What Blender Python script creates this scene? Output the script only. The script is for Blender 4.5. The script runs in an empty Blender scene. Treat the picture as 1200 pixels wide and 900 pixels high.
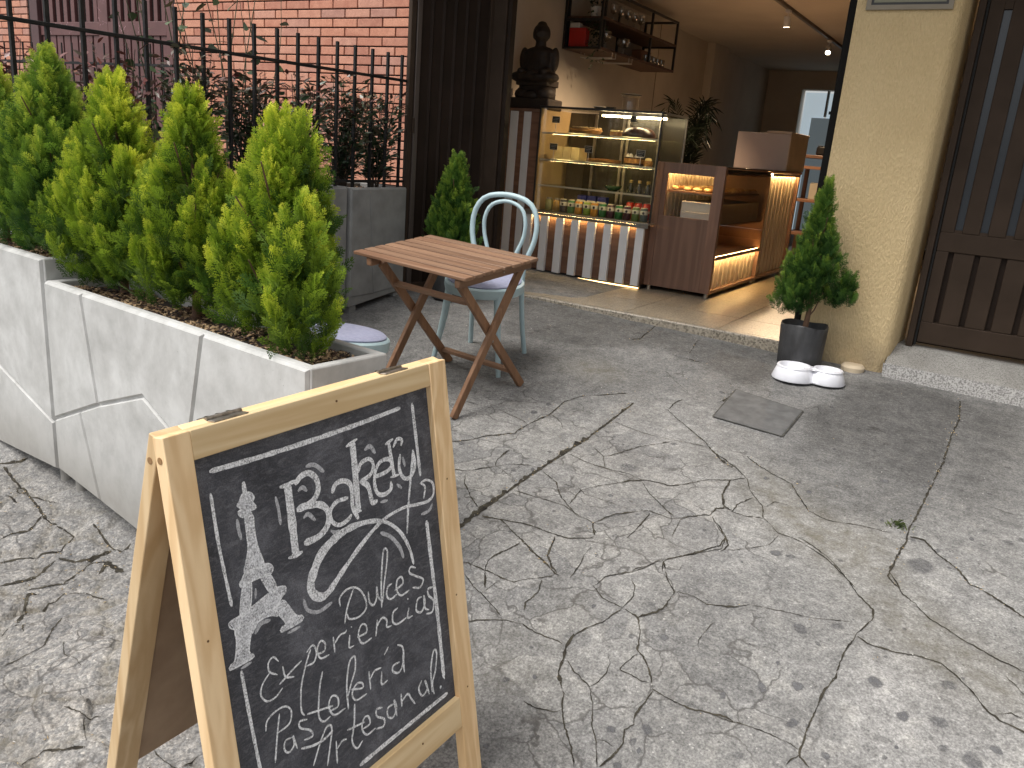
import bpy, bmesh, math, random
import numpy as np
from mathutils import Matrix, Vector
R = math.radians
rnd = random.Random(7)
nr = np.random.default_rng(11)
SC = bpy.context.scene
COL = SC.collection

# ------------------------------------------------------------------ camera
cam = bpy.data.cameras.new('camera'); co = bpy.data.objects.new('camera', cam); COL.objects.link(co)
CF, CP, CR, CH = 962.4, 0.281117, -0.0807383, 0.529967
cam.sensor_fit = 'HORIZONTAL'; cam.sensor_width = 36.0; cam.lens = CF / 1200 * 36
cam.clip_start = 0.02; cam.clip_end = 500
def cam_rot():
    cp, sp, cr, sr, ch, sh = math.cos(CP), math.sin(CP), math.cos(CR), math.sin(CR), math.cos(CH), math.sin(CH)
    fwd = np.array([0, cp, -sp]); right = np.array([1., 0, 0]); down = np.cross(fwd, right)
    r2 = right * cr + down * sr; d2 = -right * sr + down * cr
    W = np.array([[ch, sh, 0], [-sh, ch, 0], [0, 0, 1]])
    return np.array([r2, d2, fwd]) @ W
_m = cam_rot()
co.matrix_world = Matrix(((_m[0][0], -_m[1][0], -_m[2][0], 0), (_m[0][1], -_m[1][1], -_m[2][1], 0),
                          (_m[0][2], -_m[1][2], -_m[2][2], 1.6), (0, 0, 0, 1)))
SC.camera = co
# ------------------------------------------------------------------ light: overcast daylight
SUN_EL, SUN_AZ = 62.0, 215.0     # azimuth clockwise from +Y (into the shop)
w = bpy.data.worlds.new('World'); SC.world = w; w.use_nodes = True
nt = w.node_tree; bg = nt.nodes['Background']
sky = nt.nodes.new('ShaderNodeTexSky'); sky.sky_type = 'NISHITA'; sky.sun_disc = False
sky.sun_elevation = R(SUN_EL); sky.sun_rotation = R(SUN_AZ); sky.dust_density = 4.0; sky.air_density = 1.0; sky.ozone_density = 1.0
hs = nt.nodes.new('ShaderNodeHueSaturation'); hs.inputs['Saturation'].default_value = 0.22
nt.links.new(sky.outputs[0], hs.inputs['Color']); nt.links.new(hs.outputs[0], bg.inputs[0])
bg.inputs[1].default_value = 0.15
sun = bpy.data.lights.new('sun', 'SUN'); sun.energy = 1.5; sun.angle = R(28); sun.color = (1, .965, .91)
so = bpy.data.objects.new('sun', sun); COL.objects.link(so)
sd = Vector((math.sin(R(SUN_AZ)) * math.cos(R(SUN_EL)), math.cos(R(SUN_AZ)) * math.cos(R(SUN_EL)), math.sin(R(SUN_EL))))
so.rotation_euler = sd.to_track_quat('Z', 'Y').to_euler(); so.location = (0, 0, 20)
SC.view_settings.view_transform = 'Standard'; SC.view_settings.look = 'None'
SC.view_settings.exposure = 0.52; SC.view_settings.gamma = 1.0
SC.cycles.max_bounces = 7; SC.cycles.transparent_max_bounces = 16; SC.cycles.use_denoising = True
SC.cycles.caustics_reflective = False; SC.cycles.caustics_refractive = False
SC.cycles.sample_clamp_indirect = 4.0

# ------------------------------------------------------------------ materials
def _ramp(nt, fac, stops):
    r = nt.nodes.new('ShaderNodeValToRGB'); e = r.color_ramp.elements
    while len(e) < len(stops): e.new(.5)
    for k, (p, c) in enumerate(stops): e[k].position = p; e[k].color = (c[0], c[1], c[2], 1)
    nt.links.new(fac, r.inputs[0]); return r.outputs[0]
def _noise(nt, co, scale, detail=5, rough=.55, dist=0):
    n = nt.nodes.new('ShaderNodeTexNoise'); n.inputs['Scale'].default_value = scale
    n.inputs['Detail'].default_value = detail; n.inputs['Roughness'].default_value = rough; n.inputs['Distortion'].default_value = dist
    nt.links.new(co, n.inputs['Vector']); return n.outputs['Fac']
def _mixc(nt, fac, a, b, mode='MIX'):
    m = nt.nodes.new('ShaderNodeMix'); m.data_type = 'RGBA'; m.blend_type = mode
    for s, v in ((0, fac), (6, a), (7, b)):
        if isinstance(v, (int, float)): m.inputs[s].default_value = v
        elif isinstance(v, tuple): m.inputs[s].default_value = (v[0], v[1], v[2], 1)
        else: nt.links.new(v, m.inputs[s])
    return m.outputs[2]
def _math(nt, op, a, b=0.0, clamp=False):
    m = nt.nodes.new('ShaderNodeMath'); m.operation = op; m.use_clamp = clamp
    for s, v in ((0, a), (1, b)):
        if isinstance(v, (int, float)): m.inputs[s].default_value = v
        else: nt.links.new(v, m.inputs[s])
    return m.outputs[0]
def _base(name):
    m = bpy.data.materials.new(name); m.use_nodes = True
    nt = m.node_tree; b = nt.nodes['Principled BSDF']; return m, nt, b
def _coord(nt, stretch=(1, 1, 1), kind='Object', perobj=False):
    t = nt.nodes.new('ShaderNodeTexCoord'); mp = nt.nodes.new('ShaderNodeMapping')
    mp.inputs['Scale'].default_value = stretch
    nt.links.new(t.outputs[kind], mp.inputs['Vector'])
    if perobj:
        oi = nt.nodes.new('ShaderNodeObjectInfo'); v = nt.nodes.new('ShaderNodeVectorMath'); v.operation = 'MULTIPLY_ADD'
        cb = nt.nodes.new('ShaderNodeCombineXYZ')
        for k in range(3): nt.links.new(oi.outputs['Random'], cb.inputs[k])
        v.inputs[1].default_value = (17, 31, 23); nt.links.new(cb.outputs[0], v.inputs[0]); nt.links.new(mp.outputs[0], v.inputs[2])
        return v.outputs[0]
    return mp.outputs[0]
def _bump(nt, b, h, strength, dist=.002):
    bp = nt.nodes.new('ShaderNodeBump'); bp.inputs['Strength'].default_value = strength; bp.inputs['Distance'].default_value = dist
    nt.links.new(h, bp.inputs['Height']); nt.links.new(bp.outputs[0], b.inputs['Normal'])
def mat(name, c1, c2=None, scale=6, rough=.6, bump=0, bscale=60, stretch=(1, 1, 1), metal=0, spec=.5, lo=.35, hi=.65, perobj=False, coat=0, bdist=.002, rvar=0):
    m, nt, b = _base(name)
    b.inputs['Roughness'].default_value = rough; b.inputs['Metallic'].default_value = metal
    b.inputs['Specular IOR Level'].default_value = spec; b.inputs['Coat Weight'].default_value = coat
    co = _coord(nt, stretch, perobj=perobj)
    if c2 is None: c2 = tuple(x * .82 for x in c1)
    f = _noise(nt, co, scale)
    nt.links.new(_ramp(nt, f, [(lo, c1), (hi, c2)]), b.inputs['Base Color'])
    if rvar:
        r = _math(nt, 'MULTIPLY_ADD', f, rvar); nt.nodes[-1].inputs[2].default_value = rough - rvar / 2; nt.links.new(r, b.inputs['Roughness'])
    if bump: _bump(nt, b, _noise(nt, co, bscale, 4), bump, bdist)
    return m
def wood(name, light, dark, axis='Z', scale=10, rough=.5, ring=1.0, perobj=True, spec=.35, bump=.15, knots=False):
    m, nt, b = _base(name); b.inputs['Roughness'].default_value = rough; b.inputs['Specular IOR Level'].default_value = spec
    st = [1, 1, 1]; st['XYZ'.index(axis)] = .07
    co = _coord(nt, tuple(st), perobj=perobj)
    f1 = _noise(nt, co, scale, 3, .5, .6)
    wv = _math(nt, 'SINE', _math(nt, 'MULTIPLY', f1, 38.0 * ring)); wv = _math(nt, 'MULTIPLY_ADD', wv, .5); nt.nodes[-1].inputs[2].default_value = .5
    f2 = _noise(nt, co, scale * 14, 4, .6)
    f = _math(nt, 'ADD', _math(nt, 'MULTIPLY', wv, .55), _math(nt, 'MULTIPLY', f2, .45))
    col = _ramp(nt, f, [(.2, light), (.8, dark)])
    big = _noise(nt, co, 2.2, 2)
    col = _mixc(nt, .35, col, _ramp(nt, big, [(.3, tuple(min(1, x * 1.25) for x in light)), (.7, dark)]))
    if perobj:
        oi = nt.nodes.new('ShaderNodeObjectInfo')
        col = _mixc(nt, 1.0, col, _ramp(nt, oi.outputs['Random'], [(0, (.78, .78, .78)), (1, (1.12, 1.08, 1.05))]), 'MULTIPLY')
    nt.links.new(col, b.inputs['Base Color'])
    _bump(nt, b, f, bump, .001)
    return m
def glow(name, col, s):
    m, nt, b = _base(name); b.inputs['Base Color'].default_value = (*col, 1)
    b.inputs['Emission Color'].default_value = (*col, 1); b.inputs['Emission Strength'].default_value = s; return m
def glassy(name, tint=(1, 1, 1), amount=.9, rough=.02):
    m = bpy.data.materials.new(name); m.use_nodes = True; nt = m.node_tree; nt.nodes.clear()
    o = nt.nodes.new('ShaderNodeOutputMaterial'); mx = nt.nodes.new('ShaderNodeMixShader')
    tr = nt.nodes.new('ShaderNodeBsdfTransparent'); tr.inputs[0].default_value = (*tint, 1)
    gl = nt.nodes.new('ShaderNodeBsdfGlossy'); gl.inputs['Roughness'].default_value = rough
    fr = nt.nodes.new('ShaderNodeLayerWeight'); fr.inputs[0].default_value = .25
    f = _math(nt, 'MULTIPLY_ADD', fr.outputs['Facing'], .5); nt.nodes[-1].inputs[2].default_value = 1 - amount
    nt.links.new(f, mx.inputs[0]); nt.links.new(tr.outputs[0], mx.inputs[1]); nt.links.new(gl.outputs[0], mx.inputs[2]); nt.links.new(mx.outputs[0], o.inputs[0])
    return m

# ------------------------------------------------------------------ mesh builder
class MB:
    def __init__(s): s.v = []; s.f = []; s.mi = []; s.cur = 0
    def add(s, vs, fs, M=None):
        n = len(s.v)
        if M is not None: vs = [tuple(M @ Vector(q)) for q in vs]
        s.v += [tuple(q) for q in vs]; s.f += [tuple(i + n for i in q) for q in fs]; s.mi += [s.cur] * len(fs); return s
    def box(s, a, b, M=None):
        x0, y0, z0 = a; x1, y1, z1 = b
        return s.add([(x0, y0, z0), (x1, y0, z0), (x1, y1, z0), (x0, y1, z0), (x0, y0, z1), (x1, y0, z1), (x1, y1, z1), (x0, y1, z1)],
                     [(0, 3, 2, 1), (4, 5, 6, 7), (0, 1, 5, 4), (1, 2, 6, 5), (2, 3, 7, 6), (3, 0, 4, 7)], M)
    def cbox(s, c, d, M=None):
        return s.box([c[k] - d[k] / 2 for k in range(3)], [c[k] + d[k] / 2 for k in range(3)], M)
    def beam(s, p, q, wd, th, up=(0, 0, 1), M=None):
        p, q = Vector(p), Vector(q); z = (q - p).normalized(); x = Vector(up).cross(z)
        if x.length < 1e-4: x = Vector((1, 0, 0)).cross(z)
        x.normalize(); y = z.cross(x); vs = []
        for e in (p, q):
            for sx, sy in ((-1, -1), (1, -1), (1, 1), (-1, 1)): vs.append(e + x * sx * wd / 2 + y * sy * th / 2)
        return s.add(vs, [(3, 2, 1, 0), (4, 5, 6, 7), (0, 1, 5, 4), (1, 2, 6, 5), (2, 3, 7, 6), (3, 0, 4, 7)], M)
    def tube(s, pts, r, n=10, cap=True, M=None):
        pts = [Vector(p) for p in pts]; k = len(pts); rs = r if isinstance(r, (list, tuple)) else [r] * k
        vs = []; fs = []; ref = None
        for i, p in enumerate(pts):
            t = (pts[min(i + 1, k - 1)] - pts[max(i - 1, 0)]).normalized()
            if ref is None:
                ref = Vector((0, 0, 1)) if abs(t.z) < .9 else Vector((1, 0, 0))
            x = (ref - t * ref.dot(t)).normalized(); y = t.cross(x); ref = x
            for j in range(n):
                a = 2 * math.pi * j / n; vs.append(p + (x * math.cos(a) + y * math.sin(a)) * rs[i])
        for i in range(k - 1):
            for j in range(n):
                fs.append((i * n + j, i * n + (j + 1) % n, (i + 1) * n + (j + 1) % n, (i + 1) * n + j))
        if cap: fs.append(tuple(range(n - 1, -1, -1))); fs.append(tuple((k - 1) * n + j for j in range(n)))
        return s.add(vs, fs, M)
    def lathe(s, prof, n=24, c=(0, 0, 0), M=None, sx=1, sy=1, cap=True):
        vs = []; fs = []; k = len(prof)
        for r, z in prof:
            for j in range(n):
                a = 2 * math.pi * j / n; vs.append((c[0] + sx * r * math.cos(a), c[1] + sy * r * math.sin(a), c[2] + z))
        for i in range(k - 1):
            for j in range(n): fs.append((i * n + j, i * n + (j + 1) % n, (i + 1) * n + (j + 1) % n, (i + 1) * n + j))
        if cap and prof[0][0] > 1e-5: fs.append(tuple(range(n - 1, -1, -1)))
        if cap and prof[-1][0] > 1e-5: fs.append(tuple((k - 1) * n + j for j in range(n)))
        return s.add(vs, fs, M)
    def ell(s, c, r, n=14, m=9, M=None):
        prof = [(max(1e-6, math.sin(math.pi * i / m)), -math.cos(math.pi * i / m)) for i in range(m + 1)]
        vs = []; fs = []
        for a, z in prof:
            for j in range(n):
                t = 2 * math.pi * j / n; vs.append((c[0] + r[0] * a * math.cos(t), c[1] + r[1] * a * math.sin(t), c[2] + r[2] * z))
        for i in range(m):
            for j in range(n): fs.append((i * n + j, i * n + (j + 1) % n, (i + 1) * n + (j + 1) % n, (i + 1) * n + j))
        return s.add(vs, fs, M)
    def prism(s, poly, d0, d1, f):
        """poly of 2D points, f(u,v,d) -> xyz"""
        n = len(poly)
        vs = [f(u, v, d0) for u, v in poly] + [f(u, v, d1) for u, v in poly]
        return s.add(vs, [tuple(range(n - 1, -1, -1)), tuple(range(n, 2 * n))] + [(i, (i + 1) % n, n + (i + 1) % n, n + i) for i in range(n)])
    def mesh(s, name, mats, smooth=None):
        me = bpy.data.meshes.new(name); me.from_pydata(s.v, [], s.f)
        for m in (mats if isinstance(mats, (list, tuple)) else [mats]): me.materials.append(m)
        if max(s.mi, default=0): me.polygons.foreach_set('material_index', s.mi)
        bm = bmesh.new(); bm.from_mesh(me); bmesh.ops.recalc_face_normals(bm, faces=bm.faces); bm.to_mesh(me); bm.free()
        if smooth is not None:
            me.shade_smooth(); me.set_sharp_from_angle(angle=R(smooth))
        return me
def link(name, me, parent=None, label=None, kind=None, loc=None, rot=None):
    o = bpy.data.objects.new(name, me); COL.objects.link(o)
    if parent is not None: o.parent = parent
    if label: o['label'] = label
    if kind: o['kind'] = kind
    if loc is not None: o.location = loc
    if rot is not None: o.rotation_euler = rot
    return o
def bevel(o, wd=.003, seg=2):
    b = o.modifiers.new('bevel', 'BEVEL'); b.width = wd; b.segments = seg; b.limit_method = 'ANGLE'; b.angle_limit = R(40); return o
def part(name, mb, m, parent, bv=0, smooth=None, **k):
    if bv and smooth is None: smooth = 35
    o = link(name, mb.mesh(name, m, smooth), parent, **k)
    if bv: bevel(o, bv)
    return o
def tag(o, label, cat, group=None):
    o['label'] = label; o['category'] = cat
    if group: o['group'] = group
    return o
def thing(name, label, cat, loc=(0, 0, 0), rot=(0, 0, 0), group=None, M=None):
    o = bpy.data.objects.new(name, None); COL.objects.link(o); o.empty_display_size = .05
    if M is not None: o.matrix_world = M
    else: o.location = loc; o.rotation_euler = rot
    return tag(o, label, cat, group)
def single(name, mb, m, label, cat, group=None, bv=0, smooth=None, loc=None, rot=None):
    return tag(part(name, mb, m, None, bv, smooth, loc=loc, rot=rot), label, cat, group)
def dup(o, parent=None):
    c = o.copy(); COL.objects.link(c)
    if parent is not None: c.parent = parent
    for ch in list(o.children): dup(ch, c)
    return c
def np_mesh(name, V, F, mats, attrs=None, smooth=False):
    """V (n,3), F (m,k) all same k"""
    me = bpy.data.meshes.new(name); k = F.shape[1]
    me.vertices.add(len(V)); me.vertices.foreach_set('co', np.ascontiguousarray(V, np.float32).ravel())
    me.loops.add(F.size); me.loops.foreach_set('vertex_index', np.ascontiguousarray(F, np.int32).ravel())
    me.polygons.add(len(F)); me.polygons.foreach_set('loop_start', np.arange(0, F.size, k, dtype=np.int32))
    for m in (mats if isinstance(mats, (list, tuple)) else [mats]): me.materials.append(m)
    for an, av in (attrs or {}).items():
        if av.ndim == 1:
            a = me.attributes.new(an, 'FLOAT', 'POINT'); a.data.foreach_set('value', av.astype(np.float32))
        else:
            a = me.attributes.new(an, 'FLOAT_COLOR', 'POINT'); a.data.foreach_set('color', np.ascontiguousarray(av, np.float32).ravel())
    me.update(calc_edges=True)
    if smooth: me.shade_smooth()
    return me
def smooth_line(pts, step):
    P = np.array(pts, float)
    if len(P) == 2: P = np.array([P[0], (P[0] + P[1]) / 2, P[1]])
    Q = np.vstack([2 * P[0] - P[1], P, 2 * P[-1] - P[-2]]); out = []; tt = []
    for i in range(1, len(Q) - 2):
        n = max(2, int(np.linalg.norm(Q[i + 1] - Q[i]) / step)); t = np.linspace(0, 1, n, endpoint=False)[:, None]
        a, b, c, d = Q[i - 1], Q[i], Q[i + 1], Q[i + 2]
        out.append(.5 * (2 * b + (c - a) * t + (2 * a - 5 * b + 4 * c - d) * t ** 2 + (3 * b - a - 3 * c + d) * t ** 3)); tt.append(i - 1 + t[:, 0])
    out.append(Q[-2][None]); tt.append(np.array([len(P) - 1.]))
    return np.vstack(out), np.concatenate(tt)
def vnoise(x, y, seed=0):
    """smooth value noise on arrays"""
    def h(i, j):
        n = (i.astype(np.int64) * 374761393 + j.astype(np.int64) * 668265263 + seed * 1442695041) & 0x7fffffff
        n = ((n ^ (n >> 13)) * 1274126177) & 0x7fffffff
        return ((n ^ (n >> 16)) & 0xffff) / 65535.
    i, j = np.floor(x), np.floor(y); u, v = x - i, y - j; u = u * u * (3 - 2 * u); v = v * v * (3 - 2 * v)
    return (h(i, j) * (1 - u) + h(i + 1, j) * u) * (1 - v) + (h(i, j + 1) * (1 - u) + h(i + 1, j + 1) * u) * v
def fbm(x, y, o=4, seed=0):
    s = 0; a = .5; 
    for k in range(o): s = s + a * (vnoise(x * 2 ** k + 13 * k, y * 2 ** k + 7 * k, seed + k) - .5); a *= .5
    return s
CHALK={
 'border':[([(0.0331, 0.0292), (0.1282, 0.0328), (0.247, 0.0347), (0.3836, 0.0335), (0.5126, 0.0293)], [0.00914]), ([(0.5512, 0.0267), (0.5534, 0.1091), (0.5555, 0.193)], [0.00926]), ([(0.561, 0.2977), (0.5642, 0.4002), (0.5676, 0.5261), (0.5685, 0.6846)], [0.01147]), ([(0.0295, 0.0651), (0.0308, 0.1579), (0.0382, 0.27)], [0.00638]), ([(0.0381, 0.3891), (0.0421, 0.4877), (0.0476, 0.592)], [0.00693]), ([(0.5768, 0.7284), (0.4232, 0.7277), (0.2807, 0.7281)], [0.00974])],
 'Bakery':[([(0.1889, 0.0974), (0.189, 0.1389), (0.1882, 0.189), (0.1874, 0.2397)], [0.01755]), ([(0.1708, 0.0992), (0.1886, 0.0994), (0.2081, 0.0979)], [0.00813]), ([(0.1695, 0.2335), (0.1849, 0.2353), (0.2043, 0.2342)], [0.00748]), ([(0.206, 0.1047), (0.2227, 0.0935), (0.2426, 0.0935), (0.2582, 0.1101), (0.2592, 0.1319), (0.2433, 0.1475), (0.2089, 0.1523), (0.2025, 0.1527)], [0.01151]), ([(0.2036, 0.1522), (0.2304, 0.1527), (0.2622, 0.1623), (0.2774, 0.1814), (0.2724, 0.2061), (0.2474, 0.22), (0.2098, 0.2204)], [0.01342]), ([(0.293, 0.1491), (0.304, 0.1349), (0.325, 0.1334), (0.3425, 0.1455), (0.3451, 0.168), (0.3434, 0.1947), (0.3552, 0.2225)], [0.01023]), ([(0.3341, 0.1712), (0.3014, 0.1695), (0.2829, 0.1833), (0.2854, 0.2041), (0.3029, 0.2169), (0.3274, 0.2142), (0.3378, 0.2065)], [0.00902]), ([(0.3615, 0.0626), (0.3611, 0.105), (0.3589, 0.1587), (0.3574, 0.2085)], [0.01573]), ([(0.3434, 0.0698), (0.3599, 0.0653), (0.3764, 0.062)], [0.00665]), ([(0.3413, 0.204), (0.3662, 0.2087)], [0.00695]), ([(0.3684, 0.1298), (0.3785, 0.1136), (0.4031, 0.111), (0.4136, 0.1269), (0.4012, 0.1441), (0.369, 0.1504)], [0.00921]), ([(0.3717, 0.149), (0.3915, 0.1652), (0.3968, 0.1938), (0.3999, 0.2032), (0.415, 0.2035)], [0.01192]), ([(0.4143, 0.1526), (0.4499, 0.1514), (0.4684, 0.1426), (0.4604, 0.1275), (0.4349, 0.1259), (0.4182, 0.1398), (0.411, 0.1656), (0.4173, 0.1887), (0.4361, 0.197), (0.4574, 0.1918), (0.4599, 0.1758)], [0.00923]), ([(0.4656, 0.093), (0.4681, 0.1306), (0.472, 0.169)], [0.01011]), ([(0.4538, 0.0946), (0.48, 0.0887)], [0.00683]), ([(0.4772, 0.107), (0.4919, 0.0928), (0.5067, 0.098), (0.502, 0.1098)], [0.00802]), ([(0.4598, 0.1672), (0.4875, 0.1688)], [0.00574]), ([(0.4967, 0.1266), (0.4894, 0.1558), (0.5013, 0.1811), (0.5226, 0.1841), (0.5401, 0.1656), (0.5383, 0.1282)], [0.00882]), ([(0.5394, 0.1309), (0.5246, 0.1808), (0.5063, 0.2441), (0.4929, 0.304)], [0.00833, 0.00714, 0.00655, 0.00536]), ([(0.5045, 0.3789), (0.4952, 0.3374), (0.4717, 0.2924), (0.4337, 0.2574), (0.3897, 0.2396), (0.3338, 0.2324), (0.2845, 0.2394), (0.2485, 0.2556), (0.2254, 0.2808), (0.2124, 0.3062), (0.2181, 0.3263), (0.2369, 0.339), (0.2578, 0.3345), (0.2972, 0.31), (0.3447, 0.2825), (0.3933, 0.2593), (0.4353, 0.2469), (0.4918, 0.2442), (0.5347, 0.2515), (0.5722, 0.2558), (0.5923, 0.2469), (0.5944, 0.2219), (0.5733, 0.2069), (0.5502, 0.2084)], [0.00709, 0.00811, 0.00912, 0.00811, 0.00811, 0.01013, 0.01216, 0.0152, 0.01925, 0.02027, 0.02027, 0.01723, 0.01419, 0.01216, 0.01115, 0.01013, 0.00912, 0.00811, 0.0076, 0.0076, 0.0076, 0.00709, 0.00608, 0.00507]), ([(0.5525, 0.2081), (0.5666, 0.221), (0.5582, 0.2461)], [0.00548])],
 'smudge':[([(0.1595, 0.1128), (0.1624, 0.1383), (0.1627, 0.1674)], [0.0067]), ([(0.2368, 0.0791), (0.2582, 0.0823), (0.2802, 0.1024)], [0.00859]), ([(0.2115, 0.1194), (0.2229, 0.1154), (0.2331, 0.1258)], [0.0084]), ([(0.2162, 0.1735), (0.2289, 0.1693), (0.2442, 0.1875)], [0.00848]), ([(0.2789, 0.2195), (0.2893, 0.2278), (0.3018, 0.2273)], [0.00753]), ([(0.3935, 0.09), (0.4101, 0.0867), (0.4235, 0.1051)], [0.00968]), ([(0.4227, 0.2098), (0.4453, 0.2129)], [0.00673]), ([(0.4776, 0.1875), (0.4925, 0.2014)], [0.00811]), ([(0.5046, 0.135), (0.5091, 0.1577)], [0.00813]), ([(0.4131, 0.2726), (0.4421, 0.2928), (0.4655, 0.3236), (0.4754, 0.3533)], [0.00876]), ([(0.1921, 0.3238), (0.199, 0.3488), (0.2245, 0.3639), (0.2607, 0.3607)], [0.00743]), ([(0.5458, 0.2785), (0.5727, 0.2789), (0.5878, 0.267)], [0.00751]), ([(0.0735, 0.1252), (0.0735, 0.1431), (0.0761, 0.1637)], [0.00711]), ([(0.091, 0.2589), (0.088, 0.2768)], [0.0057]), ([(0.0765, 0.3393), (0.0911, 0.3268), (0.1126, 0.3291)], [0.0081]), ([(0.0381, 0.3858), (0.0615, 0.385)], [0.00573]), ([(0.1457, 0.3709), (0.1766, 0.372)], [0.00618])],
 'Dulces':[([(0.2857, 0.4173), (0.294, 0.3948), (0.3036, 0.378), (0.3192, 0.3584)], [0.00418]), ([(0.2796, 0.3778), (0.281, 0.3602), (0.3029, 0.3514), (0.3296, 0.3602), (0.3471, 0.3864), (0.3483, 0.4113), (0.3273, 0.4206), (0.3001, 0.414), (0.2952, 0.4006)], [0.00434]), ([(0.3589, 0.3808), (0.3592, 0.4026), (0.3685, 0.4149), (0.3796, 0.4061), (0.3849, 0.381), (0.385, 0.4002), (0.3918, 0.4153)], [0.00441]), ([(0.3924, 0.4311), (0.3989, 0.3787), (0.4104, 0.3286), (0.4186, 0.3099), (0.4266, 0.3184), (0.4212, 0.3438), (0.4076, 0.3824), (0.3962, 0.4217)], [0.00449]), ([(0.4308, 0.3933), (0.4173, 0.3948), (0.4108, 0.4115), (0.4214, 0.4245), (0.4423, 0.4223)], [0.00453]), ([(0.436, 0.4112), (0.4632, 0.4069), (0.4616, 0.3909), (0.4476, 0.3924), (0.4424, 0.4111), (0.454, 0.4303), (0.482, 0.4298)], [0.00465]), ([(0.5099, 0.3894), (0.4935, 0.3811), (0.4877, 0.3919), (0.5087, 0.4086), (0.5303, 0.4252), (0.5171, 0.4384), (0.4931, 0.4287)], [0.00488])],
 'Experiencias':[([(0.1176, 0.4125), (0.1073, 0.3985), (0.0951, 0.4043), (0.0951, 0.4212), (0.111, 0.4354)], [0.00359]), ([(0.0948, 0.4234), (0.0771, 0.4357), (0.0703, 0.4536), (0.0813, 0.4718), (0.1008, 0.4739), (0.1183, 0.4654)], [0.00359]), ([(0.1247, 0.4259), (0.1281, 0.4484), (0.1473, 0.4586)], [0.00371]), ([(0.1689, 0.4373), (0.1467, 0.4433), (0.1124, 0.4557)], [0.00379]), ([(0.1936, 0.4261), (0.1799, 0.4455), (0.1618, 0.4815), (0.1556, 0.5085), (0.1535, 0.5328), (0.1595, 0.5455)], [0.00387]), ([(0.1828, 0.4277), (0.1995, 0.4209), (0.2062, 0.4385), (0.1973, 0.4544), (0.1786, 0.4534)], [0.00393]), ([(0.2054, 0.4432), (0.2256, 0.4457), (0.2297, 0.4322), (0.2197, 0.4221), (0.2087, 0.4346), (0.2144, 0.4555), (0.2373, 0.4593)], [0.00399]), ([(0.252, 0.4291), (0.2514, 0.4623)], [0.00408]), ([(0.2529, 0.4446), (0.2693, 0.4343), (0.2843, 0.4351), (0.2884, 0.4308)], [0.00419]), ([(0.2951, 0.4457), (0.2899, 0.4698), (0.3035, 0.4728)], [0.00426]), ([(0.3013, 0.4326), (0.303, 0.4313)], [0.00421]), ([(0.314, 0.4602), (0.3405, 0.462), (0.3415, 0.4462), (0.3293, 0.4404), (0.3181, 0.4567), (0.3268, 0.4799), (0.3546, 0.4809)], [0.00434]), ([(0.3758, 0.4501), (0.3662, 0.4832)], [0.00448]), ([(0.3696, 0.466), (0.3891, 0.4529), (0.4029, 0.4638), (0.4006, 0.4784), (0.4157, 0.4822)], [0.00454]), ([(0.4402, 0.4526), (0.4244, 0.4567), (0.4206, 0.4765), (0.4349, 0.4872), (0.4636, 0.4862)], [0.00464]), ([(0.4746, 0.468), (0.4675, 0.4879), (0.4838, 0.4908)], [0.00484]), ([(0.4726, 0.4481), (0.4754, 0.4464)], [0.00482]), ([(0.5197, 0.4617), (0.5049, 0.4629), (0.4975, 0.4842), (0.513, 0.4953), (0.5281, 0.4814), (0.5266, 0.4618), (0.5266, 0.4914), (0.54, 0.5022)], [0.005]), ([(0.5603, 0.4555), (0.5427, 0.454), (0.5431, 0.469), (0.5581, 0.4887), (0.5503, 0.5111), (0.5287, 0.5072)], [0.00511])],
 'Pastelería':[([(0.1037, 0.5091), (0.0935, 0.5429), (0.08, 0.5943)], [0.00372]), ([(0.0698, 0.5246), (0.0754, 0.5074), (0.0965, 0.5), (0.1192, 0.5031), (0.1302, 0.5194), (0.1222, 0.5399), (0.0953, 0.5424)], [0.00376]), ([(0.1251, 0.5695), (0.1089, 0.5672), (0.1036, 0.5816), (0.1134, 0.5938), (0.1267, 0.5858), (0.1266, 0.5678), (0.1326, 0.5981)], [0.00384]), ([(0.1641, 0.5558), (0.1459, 0.5498), (0.1456, 0.5629), (0.1676, 0.5807), (0.1716, 0.5951), (0.1504, 0.591)], [0.00397]), ([(0.2151, 0.4833), (0.2052, 0.505), (0.1977, 0.532), (0.1923, 0.5655), (0.2025, 0.583), (0.2205, 0.5819)], [0.00406]), ([(0.1657, 0.5459), (0.2299, 0.5649)], [0.00415]), ([(0.2176, 0.5707), (0.2421, 0.5729), (0.2438, 0.5535), (0.2297, 0.5446), (0.2193, 0.56), (0.2301, 0.5848), (0.2604, 0.5876)], [0.00415]), ([(0.2684, 0.5944), (0.271, 0.546), (0.2849, 0.5021), (0.3014, 0.4955), (0.2986, 0.5228), (0.2828, 0.5469), (0.2711, 0.5677)], [0.0043]), ([(0.2811, 0.5579), (0.3126, 0.5714), (0.3128, 0.5604), (0.2972, 0.5547), (0.2829, 0.5688), (0.2921, 0.5875), (0.3229, 0.5898)], [0.00435]), ([(0.3355, 0.5465), (0.3345, 0.5872)], [0.00449]), ([(0.338, 0.564), (0.3508, 0.554), (0.3716, 0.557)], [0.00452]), ([(0.3718, 0.5656), (0.3677, 0.5929), (0.387, 0.5936)], [0.00457]), ([(0.3993, 0.523), (0.3843, 0.5347)], [0.00457]), ([(0.4276, 0.5728), (0.4078, 0.5712), (0.4044, 0.5827), (0.4227, 0.5947), (0.439, 0.5787), (0.4422, 0.5465), (0.4266, 0.5319)], [0.00478]), ([(0.4399, 0.5617), (0.4394, 0.6034)], [0.00487])],
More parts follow.
